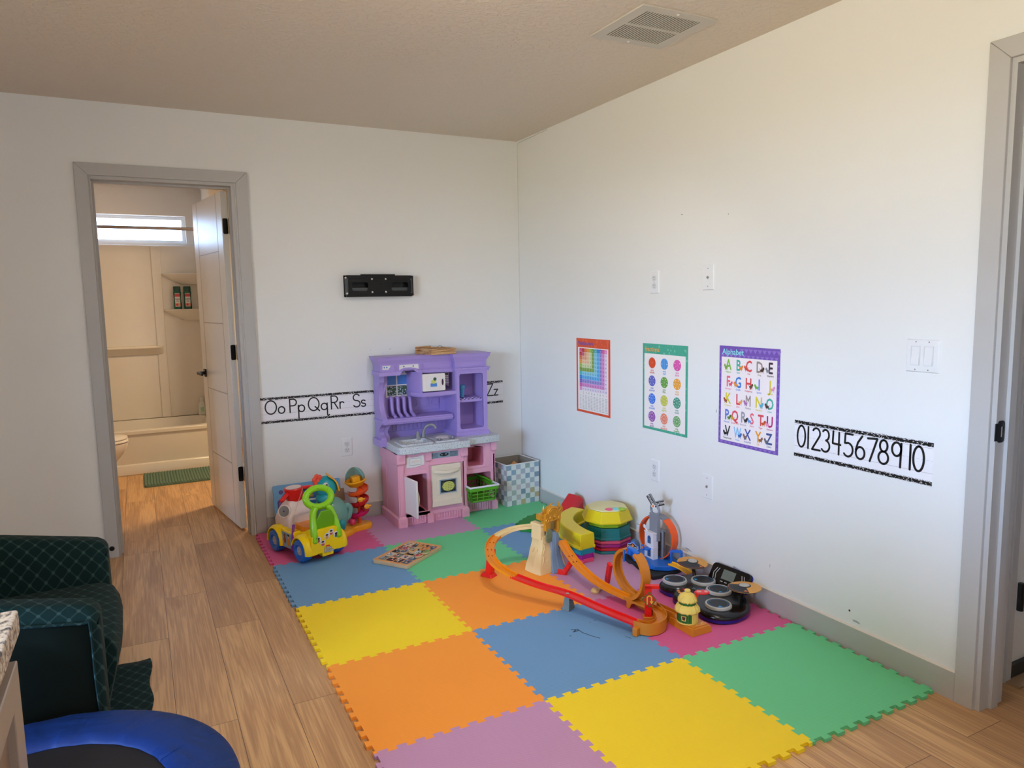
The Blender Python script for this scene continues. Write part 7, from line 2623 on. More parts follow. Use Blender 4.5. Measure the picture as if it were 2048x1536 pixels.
g.build('badge', [ST_PAPER, plastic('badge_orange', (0.88, 0.50, 0.20), 0.4)], pt)
# police sign on the left
g = G()
LSG = Fr((-0.178, -1.530, 0.098), (0.42, -0.90, 0), (0, 0, 1))
cl_ = [(-0.030, -0.008), (0.030, -0.012), (0.030, 0.004), (0.014, 0.010), (0.006, 0.020), (-0.008, 0.020), (-0.014, 0.012), (-0.030, 0.010)]
g.ext([(p[0] * 1.1, p[1] * 1.15) for p in cl_], -0.005, -0.0005, LSG, m=0)
g.ext(cl_, 0, 0.0006, LSG, m=2)
g.ext([(p[0] * 0.93, p[1] * 0.88) for p in cl_], 0.0006, 0.0010, LSG, m=1)
g.text('POLICE', 0.010, 2, LSG @ Matrix.Translation((-0.0175, -0.003, 0)), 'c', 0.0014, bold=0.02, sx=0.62)
g.text('HELP', 0.010, 2, LSG @ Matrix.Translation((0.017, -0.006, 0)), 'c', 0.0014, bold=0.02, sx=0.8)
g.disc((0.0, 0.004), 0.006, 3, LSG, 0.0016, 10, ry=0.009)
g.build('side_sign', [P_BLU, ST_BLACK, ST_PAPER, plastic('badge_orange', (0.88, 0.50, 0.20), 0.4)], pt)
# small antenna dish and blue gate
g = G()
g.tube([(-0.136, -1.595, 0.193), (-0.139, -1.583, 0.208)], 0.004, 8)
g.ell((-0.142, -1.578, 0.214), (0.004, 0.010, 0.010))
g.build('antenna_dish', P_WH2, pt)
g = G()
for x_, y_ in ((-0.085, -1.720), (-0.055, -1.760)):
    g.box(x_ - 0.005, x_ + 0.005, y_ - 0.004, y_ + 0.004, 0.05, 0.115)
g.sweep([(-0.004, -0.006), (0.004, -0.006), (0.004, 0.006), (-0.004, 0.006)], [(-0.088, -1.716, 0.115), (-0.052, -1.764, 0.120)], (0, 0, 1))
for k in range(3):
    g.box(-0.080 + k * 0.010, -0.074 + k * 0.010, -1.730 - k * 0.013, -1.724 - k * 0.013, 0.118, 0.128)
g.build('blue_gate', P_BLU, pt, bevel=0.001)
# loop
lc = Vector((-0.075, -1.605, 0.158))
lu = Vector((0.22, -0.97, 0)).normalized()
ln = Vector((0.97, 0.22, 0)).normalized()
prof_ = [(-0.023, 0.004), (-0.023, -0.002), (0.023, -0.002), (0.023, 0.004), (0.0205, 0.004), (0.020, 0.0), (-0.020, 0.0), (-0.0205, 0.004)]


def lp_(a0, a1, n=24, r=0.110):
    P1, U1 = [], []
    for i in range(n + 1):
        a_ = a0 + (a1 - a0) * i / n
        P1.append(lc + lu * (r * math.cos(a_)) + Vector((0, 0, r * math.sin(a_))) + ln * (0.010 * (a_ / PI - 0.5)))
        U1.append(tuple(-(lu * math.cos(a_) + Vector((0, 0, math.sin(a_))))))
    return P1, U1


T_LO = plastic('loop_orange', (0.96, 0.36, 0.08), 0.35)
for a0, a1 in ((-1.25, 1.15), (1.95, 4.2)):
    P1, U1 = lp_(a0, a1)
    g = G()
    g.sweep(prof_, P1, U1)
    g.build('orange_loop', T_LO, pt)
P1, U1 = lp_(1.10, 2.0, 8, 0.111)
g = G()
g.sweep([(p[0] * 1.03, p[1] * 1.3 - 0.001) for p in prof_], P1, U1)
g.build('grey_loop_joint', P_GR2, pt)
g = G()
g.ell((-0.125, -1.475, 0.075), (0.030, 0.025, 0.040), 0, None, 20, 12)
g.build('clear_blue_dome', mat('dome_blue', (0.30, 0.50, 0.70), 0.2, alpha=0.55), pt)

# ================================================================== ELECTRONIC DRUM TOY
dt = thing('drum_machine_toy', 'black electronic tabletop drum toy with four pads and two gold cymbals by the wall', 'drum toy', (-0.18, -2.07, MZ))
D_BLK = plastic('drum_black', (0.035, 0.035, 0.04), 0.22)
D_BLU = plastic('drum_blue', (0.10, 0.10, 0.50), 0.3)
D_RIM = plastic('drum_rim', (0.72, 0.71, 0.70), 0.35)
D_PAD = plastic('drum_pad', (0.14, 0.15, 0.17), 0.5)
D_LBL = plastic('drum_light_blue', (0.22, 0.60, 0.86), 0.4)
outl = spline([(-0.268, -1.862), (-0.300, -1.895), (-0.305, -1.945), (-0.290, -1.985), (-0.322, -2.012), (-0.334, -2.07), (-0.330, -2.115), (-0.312, -2.140), (-0.330, -2.185), (-0.330, -2.245), (-0.300, -2.290), (-0.240, -2.312), (-0.165, -2.300), (-0.105, -2.262), (-0.065, -2.20), (-0.050, -2.12), (-0.042, -2.04), (-0.048, -1.95), (-0.075, -1.885), (-0.13, -1.850), (-0.20, -1.842)], 4, True)
oc = Vector((-0.18, -2.07))


def oring(k, z):
    return [tuple(oc + (Vector((p.x, p.y)) - oc) * k) + (z,) for p in outl]


g = G()
g.loft([oring(0.95, MZ + 0.0006), oring(1.0, MZ + 0.006), oring(1.0, MZ + 0.018)])
g.build('blue_base', D_BLU, dt, sharp=50)
g = G()
g.loft([oring(1.0, MZ + 0.018), oring(1.005, MZ + 0.026), oring(0.985, MZ + 0.034), oring(0.94, MZ + 0.040), oring(0.90, MZ + 0.042)])
g.build('black_body', D_BLK, dt, sharp=50)
pads = [(-0.222, -1.908, 'l'), (-0.112, -1.978, 'l'), (-0.130, -2.096, 'r'), (-0.240, -2.210, 'r')]
for k, (x, y, sd_) in enumerate(pads):
    g = G()
    L = Matrix.Translation((x, y, MZ + 0.040))
    g.lathe([(0.056, 0.0), (0.057, 0.006), (0.054, 0.013), (0.048, 0.0145), (0.0465, 0.012), (0.001, 0.0118)], 36, L)
    pd_ = g.build('drum_pad', D_RIM, dt)
    g = G()
    g.disc((0, 0), 0.0466, 0, L, 0.0128, 36)
    ph = math.radians(150 if sd_ == 'l' else 240)
    pts_ = [(0.0405 * math.cos(ph + 0.5 + (2 * PI - 1.0) * i / 30), 0.0405 * math.sin(ph + 0.5 + (2 * PI - 1.0) * i / 30)) for i in range(31)]
    g.stroke(pts_, 0.0016, 1, L, 0.0132)
    u_ = Vector((math.cos(ph), math.sin(ph)))
    v_ = Vector((-u_.y, u_.x))
    tri_ = [u_ * 0.024, u_ * 0.041 + v_ * 0.013, u_ * 0.041 - v_ * 0.013]
    g.add([(p.x, p.y, 0.0133) for p in tri_], [(0, 1, 2)], 1, L)
    g.build('pad_face', [D_PAD, D_LBL], pd_)
# screen panel
g = G()
SPN = Fr((-0.078, -1.965, MZ + 0.040), (0.02, -0.205, 0), (0.048, 0.0, 0.078))
g.ext(rrect(0.0, 0.215, 0.0, 0.092, 0.018), -0.012, 0.0, SPN, m=0)
g.ext(rrect(-0.003, 0.218, -0.003, 0.095, 0.020), -0.018, -0.012, SPN, m=1)
sp_o = g.build('screen_panel', [D_BLK, D_BLU], dt, bevel=0.002)
g = G()
g.rect(0.068, 0.138, 0.030, 0.075, 0, SPN, 0.0006)
g.build('display', mat('lcd_grey', (0.42, 0.45, 0.42), 0.2), sp_o)
g = G()
for k in range(3):
    g.rect(0.070 + k * 0.024, 0.084 + k * 0.024, 0.016, 0.020, 0, SPN, 0.0008)
for k in (0, 1):
    g.stroke([(0.026 + k * 0.013, 0.020), (0.020 + k * 0.013, 0.046), (0.032 + k * 0.013, 0.072)], 0.0035, 0, SPN, 0.0008)
    g.stroke([(0.189 - k * 0.013, 0.020), (0.195 - k * 0.013, 0.046), (0.183 - k * 0.013, 0.072)], 0.0035, 0, SPN, 0.0008)
o = g.build('panel_marks', plastic('marks_grey', (0.70, 0.70, 0.72), 0.4), sp_o)
o['kind'] = 'stuff'
# buttons
zb_ = MZ + 0.041
for k, (x, y, c_) in enumerate([(-0.283, -2.005, 'o'), (-0.290, -2.022, 'o'), (-0.298, -2.040, 'o'), (-0.305, -2.056, 'o'), (-0.262, -2.063, 'o'), (-0.255, -2.045, 'o'), (-0.270, -2.082, 'o'), (-0.250, -2.005, 'r'), (-0.258, -2.022, 'b'), (-0.268, -1.985, 'w'), (-0.300, -2.100, 'w'), (-0.285, -2.115, 'w')]):
    g = G()
    g.lathe([(0.0072, 0), (0.0068, 0.003), (0.004, 0.0042), (0.0005, 0.0042)], 10, Matrix.Translation((x, y, zb_)))
    g.build('button', {'o': plastic('button_orange', (0.95, 0.62, 0.25), 0.4), 'r': P_RED, 'b': plastic('button_blue', (0.25, 0.40, 0.70), 0.4), 'w': D_RIM}[c_], dt)
g = G()
LT = Fr((-0.205, -2.010, zb_ + 0.001), (0.06, -0.10, 0), (0.10, 0.06, 0))
for r_, wd in enumerate(('ELECTRONIC', 'DRUM SET')):
    g.text(wd, 0.011, r_, LT @ Matrix.Translation((0.0, -0.012 * r_, 0)), 'l', 0.0006, bold=0.02)
g.build('logo_print', [D_LBL, D_RIM], dt)
# cymbals
M_CYM = plastic('cymbal_gold', (0.86, 0.62, 0.26), 0.38)
for (x, y, z, rz, sgn) in ((-0.092, -1.880, 0.108, 215, 1), (-0.105, -2.225, 0.112, 175, -1)):
    g = G()
    px_, py_ = (-0.105, -1.915) if sgn > 0 else (-0.110, -2.215)
    g.tube([(px_, py_, MZ + 0.03), (px_ * 0.5 + x * 0.5, py_ * 0.5 + y * 0.5, z - 0.03), (x, y, z - 0.004)], 0.008, 8)
    g.build('cymbal_stand', D_BLK, dt)
    L = Matrix.Translation((x, y, z)) @ Matrix.Rotation(math.radians(3 * sgn), 4, 'X')
    g = G()
    g.lathe([(0.0705, 0.0), (0.0712, 0.0015), (0.070, 0.003), (0.060, 0.0042), (0.0595, 0.0038), (0.050, 0.0055), (0.0495, 0.0051), (0.040, 0.0070), (0.0395, 0.0066), (0.028, 0.009), (0.001, 0.010)], 44, L)
    cy_ = g.build('cymbal', M_CYM, dt)
    g = G()
    a0 = math.radians(rz)
    wedge_ = []
    nA = 20
    rr_ = [0.0715, 0.070, 0.060, 0.050, 0.040, 0.026]
    zz_ = [0.0019, 0.0036, 0.0048, 0.0061, 0.0076, 0.0096]
    for r, zq in zip(rr_, zz_):
        wedge_.append([(r * math.cos(a0 + (i / nA - 0.5) * 2.3), r * math.sin(a0 + (i / nA - 0.5) * 2.3), zq) for i in range(nA + 1)])
    g.loft(wedge_, 0, L, False, False)
    g.lathe([(0.028, 0.0085), (0.027, 0.0105), (0.022, 0.0112)], 24, L, m=0)
    g.lathe([(0.022, 0.0112), (0.020, 0.0135), (0.001, 0.0145)], 24, L, m=1)
    ta = a0 + 0.95
    u_ = Vector((math.cos(ta), math.sin(ta)))
    v_ = Vector((-u_.y, u_.x))
    g.add([tuple(p) + (0.0062,) for p in (u_ * 0.046, u_ * 0.064 + v_ * 0.010, u_ * 0.064 - v_ * 0.008)], [(0, 1, 2)], 2, L)
    g.stroke([(0.067 * math.cos(a0 + (i / nA - 0.5) * 2.1), 0.067 * math.sin(a0 + (i / nA - 0.5) * 2.1)) for i in range(nA + 1)], 0.0012, 2, L, 0.0046)
    g.build('striking_zone', [D_PAD, plastic('cymbal_cap', (0.72, 0.72, 0.70), 0.35), plastic('mark_orange', (0.90, 0.48, 0.20), 0.4)], cy_)

# ================================================================== ARMCHAIR (lower left)
def chair_fabric():
    m = mat('armchair_fabric', (0.040, 0.125, 0.125), 0.9, sheen=0.03, spec=0.2)
    nn, ll, b = nodes_of(m)
    tc = nn.new('ShaderNodeTexCoord')
    mp = nn.new('ShaderNodeMapping')
    sp = nn.new('ShaderNodeSeparateXYZ')
    ll.new(tc.outputs['Object'], mp.inputs[0])
    ll.new(mp.outputs[0], sp.inputs[0])

    def M(op, a, b_=None, c=None):
        n = nn.new('ShaderNodeMath')
        n.operation = op
        for i, x in enumerate((a, b_, c)):
            if x is None:
                continue
            if isinstance(x, (int, float)):
                n.inputs[i].default_value = x
            else:
                ll.new(x, n.inputs[i])
        return n.outputs[0]
    # woven diamond lattice: |fract(u+v)-.5| and |fract(u-v)-.5|, u along the seat, v across (y and z share one axis)
    u = M('MULTIPLY', sp.outputs[0], 20.0)
    v = M('MULTIPLY', M('ADD', sp.outputs[1], sp.outputs[2]), 15.0)
    a = M('ABSOLUTE', M('SUBTRACT', M('FRACT', M('ADD', u, v)), 0.5))
    c = M('ABSOLUTE', M('SUBTRACT', M('FRACT', M('SUBTRACT', u, v)), 0.5))
    mn = M('MINIMUM', a, c)
    line = M('LESS_THAN', mn, 0.055)
    dot = M('LESS_THAN', M('MAXIMUM', a, c), 0.13)
    f = M('MULTIPLY', M('MAXIMUM', M('MULTIPLY', line, 0.55), dot), 0.75)
    mx = nn.new('ShaderNodeMix')
    mx.data_type = 'RGBA'
    ll.new(f, mx.inputs[0])
    mx.inputs[6].default_value = lin((0.035, 0.150, 0.155))
    mx.inputs[7].default_value = lin((0.22, 0.32, 0.32))
    ll.new(mx.outputs[2], b.inputs['Base Color'])
    nz = nn.new('ShaderNodeTexNoise')
    nz.inputs['Scale'].default_value = 600
    bp = nn.new('ShaderNodeBump')
    bp.inputs['Strength'].default_value = 0.2
    bp.inputs['Distance'].default_value = 0.001
    ll.new(tc.outputs['Object'], nz.inputs['Vector'])
    ll.new(nz.outputs['Fac'], bp.inputs['Height'])
    ll.new(bp.outputs[0], b.inputs['Normal'])
    return m


M_CH = chair_fabric()
M_CHP = mat('armchair_plain', (0.022, 0.090, 0.092), 0.9, sheen=0.02, spec=0.2)
ac_ = thing('armchair', 'dark green armchair with a woven diamond pattern at the left edge', 'armchair', (-2.87, -1.635, 0))


def rings_box(x0, x1, y0, y1, zs, r, ztop=None):
    pass


def arm(name, y0, y1, plain_side):
    g = G()
    prof_ = []
    w = y1 - y0
    rr = 0.055
    # side profile (x,z): front rounded, top rises toward the back
    rings = []
    sect = [(0, 0.0), (0, 0.40), (0.012, 0.455), (0.04, 0.485), (w - 0.04, 0.485), (w - 0.012, 0.455), (w, 0.40), (w, 0.0)]
    for x, top, k in ((-3.28, 0.10, 1), (-3.05, 0.085, 1), (-2.85, 0.055, 1), (-2.70, 0.025, 1), (-2.60, 0.006, 1), (-2.555, -0.004, 1), (-2.532, -0.018, 0.97), (-2.522, -0.040, 0.90)):
        rings.append([(x if z > 0.05 else x, y0 + w / 2 + (y_ - w / 2) * k, z + (top * min(1, z / 0.45)) + (0.03 if z == 0 else 0)) for y_, z in sect])
    g.loft(rings)
    return g.build(name, [M_CH], ac_, bevel=0.012, seg=3, sharp=60)


arm('arm', -2.035, -1.885, -1)
arm('arm', -1.365, -1.215, 1)
# plain outer side panel of the near arm
g = G()
g.add([(-3.27, -2.0372, 0.035), (-2.535, -2.0372, 0.035), (-2.545, -2.0372, 0.30), (-2.550, -2.0372, 0.442), (-2.72, -2.0372, 0.468), (-2.86, -2.0372, 0.495), (-3.05, -2.0372, 0.525), (-3.27, -2.0372, 0.54)], [(0, 1, 2, 3, 4, 5, 6, 7)])
g.build('outer_panel', M_CHP, ac_, solid=0.001)
g = G()
g.tube(spline([(-3.27, -2.0385, 0.540), (-3.05, -2.0385, 0.525), (-2.86, -2.0385, 0.495), (-2.72, -2.0385, 0.468), (-2.570, -2.0385, 0.445), (-2.548, -2.0385, 0.430), (-2.545, -2.0385, 0.25), (-2.533, -2.0385, 0.04)], 4), 0.004, 6)
g.build('piping', M_CH, ac_)
g = G()
rings = []
for z, x1, k in ((0.03, -2.545, 0.995), (0.15, -2.515, 1), (0.23, -2.495, 1), (0.275, -2.492, 1), (0.315, -2.510, 0.995), (0.335, -2.545, 0.98), (0.340, -2.60, 0.96)):
    rings.append([(-3.2, -1.625 - 0.255 * k, z), (x1, -1.625 - 0.255 * k, z), (x1 + 0.012, -1.625 - 0.12, z), (x1 + 0.014, -1.625, z), (x1 + 0.012, -1.625 + 0.12, z), (x1, -1.625 + 0.255 * k, z), (-3.2, -1.625 + 0.255 * k, z)])
g.loft(rings)
g.build('seat_cushion', M_CH, ac_, bevel=0.01, seg=2, sharp=60)
g = G()
g.loft([[(-3.36, -2.02, 0.03), (-3.12, -2.02, 0.03), (-3.12, -1.23, 0.03), (-3.36, -1.23, 0.03)], [(-3.40, -2.02, 0.5), (-3.14, -2.02, 0.5), (-3.14, -1.23, 0.5), (-3.40, -1.23, 0.5)], [(-3.44, -1.98, 0.82), (-3.24, -1.98, 0.82), (-3.24, -1.27, 0.82), (-3.44, -1.27, 0.82)]])
g.build('backrest', M_CH, ac_, bevel=0.04, seg=4)
for x, y in ((-2.60, -1.98), (-2.60, -1.27), (-3.3, -1.98), (-3.3, -1.27)):
    g = G()
    g.lathe([(0.018, 0.0), (0.024, 0.045)], 12, Matrix.Translation((x, y, 0)))
    g.build('leg', M_BLACK, ac_)

# cloth on the floor in front of the chair
g = G()
nx, ny = 12, 16
rnd = random.Random(8)
cv = []
for j in range(ny + 1):
    for i in range(nx + 1):
        x = -2.66 + 0.254 * i / nx
        y = -1.395 - 0.60 * j / ny
        x += (0.006 * math.sin(j * 0.9)) * (i / nx)
        y += 0.012 * (1 if i < 6 else 0) * (j == 0)
        cv.append((x, y, 0.0035 + 0.0025 * math.sin(i * 1.1 + j * 0.7) * (0.4 + 0.6 * (i / nx)) + 0.001))
g.add(cv, [(j * (nx + 1) + i, (j + 1) * (nx + 1) + i, (j + 1) * (nx + 1) + i + 1, j * (nx + 1) + i + 1) for j in range(ny) for i in range(nx)])
tag(g.build('floor_cloth', M_CH, None, solid=0.002), 'dark patterned cloth lying on the floor under the armchair front', 'cloth')

# ================================================================== TRAMPOLINE
tp = thing('mini_trampoline', 'round mini trampoline with blue padded rim and black mat in the bottom left corner', 'trampoline', (-2.691, -2.552, 0))
M_PADB = mat('pad_blue', (0.04, 0.18, 0.43), 0.6, spec=0.35)
nn, ll, b = nodes_of(M_PADB)
tc = nn.new('ShaderNodeTexCoord')
nz = nn.new('ShaderNodeTexNoise')
nz.inputs['Scale'].default_value = 7
nz.inputs['Distortion'].default_value = 1.2
bp = nn.new('ShaderNodeBump')
bp.inputs['Strength'].default_value = 0.5
bp.inputs['Distance'].default_value = 0.02
ll.new(tc.outputs['Object'], nz.inputs['Vector'])
ll.new(nz.outputs['Fac'], bp.inputs['Height'])
ll.new(bp.outputs[0], b.inputs['Normal'])
M_MESH = mat('jump_mat', (0.075, 0.055, 0.05), 0.7)
TC_ = Matrix.Translation((-2.691, -2.552, 0))
n_ = 72
for k in range(6):
    g = G()
    rings = []
    a0, a1 = 2 * PI * k / 6 + 0.35, 2 * PI * (k + 1) / 6 + 0.35
    m_ = 16
    for i in range(m_ + 1):
        a_ = a0 + (a1 - a0) * i / m_
        w_ = 0.0025 * math.sin(i * 1.7 + k * 2)
        e_ = 0.003 * abs(math.sin(i * 0.9 + k))
        sec = [(0.322 + e_, 0.188), (0.326 + e_, 0.196 + w_), (0.36, 0.203 + w_), (0.42, 0.204 - w_), (0.465, 0.200 + w_), (0.482, 0.192), (0.486, 0.180), (0.484, 0.150 + w_ * 2), (0.480, 0.150), (0.470, 0.18), (0.33, 0.182)]
        rings.append([(r * math.cos(a_), r * math.sin(a_), z) for r, z in sec])
    g.loft(rings, 0, TC_)
    g.build('pad_segment', M_PADB, tp, sharp=60)
g = G()
g.lathe([(0.001, 0.186), (0.36, 0.186), (0.36, 0.183), (0.001, 0.183)], 64, TC_, cap=False)
g.build('jump_mat', M_MESH, tp)
g = G()
g.tube([TC_ @ Vector((0.462 * math.cos(2 * PI * i / 48), 0.462 * math.sin(2 * PI * i / 48), 0.168)) for i in range(48)], 0.013, 8, closed=True)
g.build('frame_ring', M_BLACK, tp)
for k in range(6):
    a_ = 2 * PI * k / 6 + 0.2
    g = G()
    g.tube([TC_ @ Vector((0.455 * math.cos(a_), 0.455 * math.sin(a_), z)) for z in (0.002, 0.165)], 0.013, 8)
    g.build('leg', M_BLACK, tp)

# ================================================================== KITCHEN ISLAND CORNER (bottom left)
M_GRAN = mat('granite', (0.75, 0.72, 0.68), 0.22, spec=0.6)
nn, ll, b = nodes_of(M_GRAN)
tc = nn.new('ShaderNodeTexCoord')
v1 = nn.new('ShaderNodeTexNoise')
v1.inputs['Scale'].default_value = 85
v1.inputs['Detail'].default_value = 6
v1.inputs['Roughness'].default_value = 0.7
rp = nn.new('ShaderNodeValToRGB')
rp.color_ramp.elements[0].position = 0.38
rp.color_ramp.elements[0].color = lin((0.20, 0.20, 0.22))
rp.color_ramp.elements[1].position = 0.60
rp.color_ramp.elements[1].color = lin((0.86, 0.83, 0.78))
for p_, c_ in ((0.45, (0.55, 0.53, 0.52)), (0.50, (0.78, 0.74, 0.69))):
    e_ = rp.color_ramp.elements.new(p_)
    e_.color = lin(c_)
ll.new(tc.outputs['Object'], v1.inputs['Vector'])
ll.new(v1.outputs['Fac'], rp.inputs[0])
ll.new(rp.outputs[0], b.inputs['Base Color'])
g = G()
g.box(-3.60, -2.556, -5.2, -3.13, 0.872, 0.910)
tag(g.build('granite_countertop', M_GRAN, None, bevel=0.004, seg=3), 'speckled granite countertop corner at the lower left edge', 'countertop')
cb = thing('island_cabinet', 'greige panelled island cabinet under the granite countertop', 'cabinet', (-3.05, -4.2, 0))
M_CAB = mat('cabinet_greige', (0.60, 0.55, 0.51), 0.35)
g = G()
g.box(-3.55, -2.577, -5.15, -3.195, 0.0, 0.871)
g.build('cabinet_body', M_CAB, cb, bevel=0.002)
for y0, y1 in ((-3.80, -3.185), (-4.40, -3.81), (-5.0, -4.41)):
    FC_ = Fr((-2.577, 0, 0), (0, 1, 0), (0, 0, 1))
    g = G()
    g.ext([(y0, 0.09), (y1, 0.09), (y1, 0.852), (y0, 0.852)], 0, 0.022, FC_, [[(y0 + 0.06, 0.15), (y1 - 0.06, 0.15), (y1 - 0.06, 0.80), (y0 + 0.06, 0.80)]])
    g.ext([(y0 + 0.059, 0.149), (y1 - 0.059, 0.149), (y1 - 0.059, 0.801), (y0 + 0.059, 0.801)], 0, 0.010, FC_, m=1)
    g.build('cabinet_door', [M_CAB, mat('cabinet_panel', (0.50, 0.42, 0.36), 0.4, var=0.12, vscale=14)], cb, bevel=0.002)

# ================================================================== BATHROOM
M_ACR = mat('tub_acrylic', (0.90, 0.88, 0.84), 0.18, spec=0.6)
sy = 2.80
g = G()
# surround walls with moulded panels
g.box(-3.28, -1.76, sy, BY - 0.001, 0.3665, 1.912)
g.box(-1.80, -1.761, 2.16, sy, 0.3665, 1.912)
g.box(-3.28, -3.24, 2.16, sy, 0.3665, 1.912)
g.ext([(-2.21, 0.368), (-2.135, 0.368), (-2.135, 1.905), (-2.21, 1.905)], 0, 0.010, YF(sy))
g.ext([(-1.835, 0.368), (-1.80, 0.368), (-1.80, 1.905), (-1.835, 1.905)], 0, 0.014, YF(sy))
su = g.build('shower_surround', M_ACR, None, bevel=0.008, seg=3)
tag(su, 'white moulded acrylic shower surround panels above the bathtub', 'shower surround')


def corner_shelf(z):
    g = G()
    rings = []
    for dz, k in ((0.0, 1.0), (-0.008, 1.03), (-0.020, 1.0), (-0.060, 0.80), (-0.10, 0.55)):
        pts_ = [(-1.80, sy + 0.001)] + [(-1.80 - 0.33 * k * math.cos(t), sy - 0.13 * k * math.sin(t) + 0.001) for t in [PI / 2 * (1 - i / 12) for i in range(13)]]
        rings.append([(p[0], p[1], z + dz) for p in pts_])
    g.loft(rings[::-1])
    return g.build('corner_shelf', M_ACR, su, bevel=0.004)


corner_shelf(1.664)
corner_shelf(1.344)
g = G()
rings = []
for x, k in ((-3.22, 1), (-2.30, 1), (-2.22, 0.92), (-2.18, 0.7), (-2.163, 0.4)):
    rings.append([(x, sy + 0.001, 1.022), (x, sy - 0.085 * k, 1.022), (x, sy - 0.090 * k, 1.006), (x, sy - 0.060 * k, 0.985), (x, sy - 0.02 * k, 0.945), (x, sy + 0.001, 0.94)])
g.loft(rings)
g.build('soap_ledge', M_ACR, su, bevel=0.004)

g = G()
y0, y1 = 2.135, sy + 0.03
bx = rrect(-3.18, -1.86, y0 + 0.07, y1 - 0.06, 0.12, 6)
g.ext([(-3.279, y0), (-1.761, y0), (-1.761, y1), (-3.279, y1)], 0.33, 0.365, None, [bx])
n_ = len(bx)
bb0 = [(-2.52 + (p[0] + 2.52) * 0.86, 2.48 + (p[1] - 2.48) * 0.8, 0.06) for p in bx]
g.add([(p[0], p[1], 0.365) for p in bx] + bb0, [(i, (i + 1) % n_, n_ + (i + 1) % n_, n_ + i) for i in range(n_)])
g.add(bb0, [tuple(range(n_))])
g.box(-3.279, -1.761, y0 + 0.012, y0 + 0.03, 0.0, 0.335)
g.ext([(0.0, 0.0), (0.022, 0.0), (0.020, 0.075), (0.012, 0.088), (0.0, 0.092)], -3.279, -1.761, Fr((0, y0 + 0.014, 0), (0, -1, 0), (0, 0, 1)) @ Matrix.Scale(-1, 4, (0, 0, 1)))
tb = g.build('bathtub', M_ACR, None, bevel=0.008, seg=3)
tag(tb, 'white alcove bathtub at the back of the bathroom', 'bathtub')
g = G()
g.box(-3.24, -1.80, sy - 0.004, sy + 0.001, 0.338, 0.3655)
g.build('seam', mat('seam_dark', (0.35, 0.30, 0.25), 0.7), tb)

g = G()
g.tube([(-3.28, 2.20, 2.005), (-1.762, 2.20, 2.005)], 0.0125, 12)
t = g.build('shower_rod', mat('chrome', (0.62, 0.60, 0.62), 0.35, 0.8))
tag(t, 'bare chrome shower curtain rod across the bathtub below the window', 'curtain rod')
g = G()
g.lathe([(0.03, 0), (0.03, 0.006), (0.015, 0.02)], 16, Fr((-1.762, 2.20, 2.005), (0, 1, 0), (0, 0, -1)) @ Matrix.Scale(-1, 4, (0, 0, 1)))
g.build('rod_flange', mat('chrome', (0.62, 0.60, 0.62), 0.35, 0.8), t)

M_BOT = plastic('bottle_green', (0.03, 0.35, 0.26), 0.25)
for x, lb in ((-2.020, 'dark green shampoo bottle on the lower corner shelf, left of the pair'), (-1.936, 'dark green shampoo bottle on the lower corner shelf, right of the pair')):
    t = thing('shampoo_bottle', lb, 'bottle', (x, 2.735, 1.3445), 0, 'shampoo bottles')
    L = Matrix.Translation((x, 2.735, 1.3445))
    g = G()
    rings = []
    for z, w_ in ((0.0, 0.031), (0.01, 0.033), (0.05, 0.032), (0.09, 0.029), (0.12, 0.031), (0.150, 0.033), (0.158, 0.030)):
        rings.append([(p[0], p[1], z) for p in rrect(-w_, w_, -w_ * 0.55, w_ * 0.55, w_ * 0.5, 4)])
    g.loft(rings, 0, L)
    g.build('bottle_body', M_BOT, t, sharp=50)
    g = G()
    rings = []
    for z, w_ in ((0.158, 0.029), (0.175, 0.031), (0.200, 0.030), (0.203, 0.027)):
        rings.append([(p[0], p[1], z) for p in rrect(-w_, w_, -w_ * 0.55, w_ * 0.55, w_ * 0.5, 4)])
    g.loft(rings, 0, L)
    g.build('bottle_cap', plastic('cap_green', (0.02, 0.28, 0.22), 0.3), t, sharp=50)
    g = G()
    FL = L @ Fr((0, -0.0190, 0), (1, 0, 0), (0, 0, 1))
    g.ext(rrect(-0.021, 0.021, 0.022, 0.140, 0.005), 0, 0.0006, FL, m=0)
    g.rect(-0.021, 0.021, 0.110, 0.136, 1, FL, 0.0008)
    g.rect(-0.021, 0.021, 0.026, 0.052, 2, FL, 0.0008)
    g.disc((-0.006, 0.040), 0.010, 1, FL, 0.0010, 12)
    g.text('Suave', 0.017, 3, FL @ Matrix.Translation((0, 0.085, 0)), 'c', 0.001, bold=0.03)
    g.text('aloe', 0.012, 3, FL @ Matrix.Translation((0, 0.068, 0)), 'c', 0.001, bold=0.03)
    g.build('bottle_label', [ST_PAPER, pm(hexc('c84a52')), pm(hexc('e0a08a')), M_BOT], t)
t = thing('baby_wash_bottle', 'white baby wash bottle standing on the tub deck by the door edge', 'bottle', (-1.875, 2.755, 0.366))
L = Matrix.Translation((-1.875, 2.765, 0.366))
g = G()
g.loft([[(p[0], p[1], z) for p in rrect(-w_, w_, -w_ * 0.6, w_ * 0.6, w_ * 0.5, 4)] for z, w_ in ((0, 0.028), (0.01, 0.032), (0.06, 0.033), (0.10, 0.026), (0.125, 0.016))], 0, L)
g.build('bottle_body', M_WHITE, t, sharp=50)
g = G()
g.lathe([(0.013, 0.122), (0.014, 0.165), (0.012, 0.168), (0.001, 0.168)], 16, L)
g.build('bottle_cap', M_WHITE, t)
g = G()
FL = L @ Fr((0, -0.0202, 0), (1, 0, 0), (0, 0, 1))
g.disc((0, 0.052), 0.022, 0, FL, 0.0006, 20, ry=0.036)
g.rect(-0.016, 0.016, 0.062, 0.067, 1, FL, 0.0009)
g.rect(-0.014, 0.014, 0.050, 0.055, 2, FL, 0.0009)
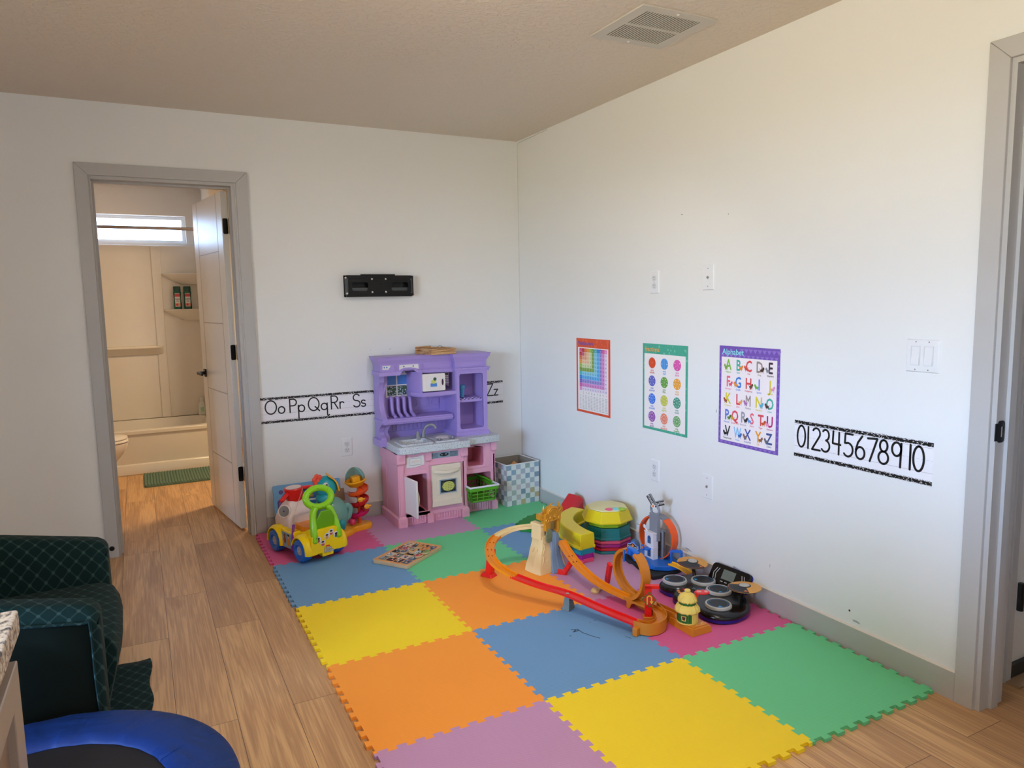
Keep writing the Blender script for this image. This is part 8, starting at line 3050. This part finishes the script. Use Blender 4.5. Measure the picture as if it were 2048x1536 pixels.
g.rect(-0.012, 0.012, 0.035, 0.040, 2, FL, 0.0009)
g.build('bottle_label', [pm(hexc('dcecd8')), pm(hexc('3a8a8a')), pm(hexc('4aa070'))], t)

# toilet, facing right
tl = thing('toilet', 'white toilet bowl tip showing at the left edge of the bathroom doorway', 'toilet', (-2.75, 1.60, 0))
M_POR = mat('porcelain', (0.92, 0.90, 0.87), 0.12, spec=0.6)


def bowl(z, xf, w_, xb=-3.0):
    return [(xb + 0.12, 1.60 - w_, z)] + [(xf - 0.24 + 0.24 * math.cos(t), 1.60 + w_ * math.sin(t), z) for t in [-PI / 2 + PI * i / 16 for i in range(17)]] + [(xb + 0.12, 1.60 + w_, z)]


g = G()
g.loft([bowl(0.0, -2.66, 0.10), bowl(0.05, -2.67, 0.095), bowl(0.14, -2.64, 0.10), bowl(0.22, -2.57, 0.13), bowl(0.30, -2.50, 0.165), bowl(0.345, -2.478, 0.178), bowl(0.372, -2.474, 0.18)])
g.build('bowl', M_POR, tl, sharp=60)
g = G()
g.loft([bowl(0.376, -2.482, 0.178), bowl(0.380, -2.474, 0.182), bowl(0.392, -2.474, 0.182), bowl(0.396, -2.480, 0.178)])
g.build('seat', M_POR, tl, sharp=60)
g = G()
g.loft([bowl(0.399, -2.486, 0.174), bowl(0.403, -2.478, 0.180), bowl(0.414, -2.480, 0.178), bowl(0.419, -2.50, 0.165)])
g.build('lid', M_POR, tl, sharp=60)
g = G()
g.box(-3.12, -2.92, 1.38, 1.82, 0.36, 0.74)
g.box(-3.13, -2.91, 1.37, 1.83, 0.74, 0.78)
g.build('tank', M_POR, tl, bevel=0.015, seg=3)

# green bath mat with ribbed pile
g = G()
g.ext(rrect(-2.395, -1.66, 1.612, 2.09, 0.025), 0.0005, 0.012)
n_ = 34
for k in range(n_):
    x = -2.385 + 0.021 * k
    g.tube([(x, 1.622, 0.0115), (x, 2.08, 0.0115)], 0.008, 8)
M_BM = mat('bath_mat_green', (0.40, 0.51, 0.44), 0.9, var=0.14, vscale=40, bump=0.8, bscale=260)
tag(g.build('bath_mat', M_BM), 'green ribbed bath mat on the floor in front of the bathtub', 'bath mat')
# vanity seen through the gap behind the door
vn = thing('bathroom_vanity', 'vanity cabinet behind the open bathroom door', 'vanity', (-0.8, 0.45, 0))
g = G()
g.box(-1.30, -0.31, 0.16, 0.66, 0.0, 0.84)
g.build('vanity_cabinet', M_BATH, vn)
g = G()
g.box(-1.32, -0.31, 0.14, 0.68, 0.84, 0.87)
g.build('vanity_top', M_POR, vn)
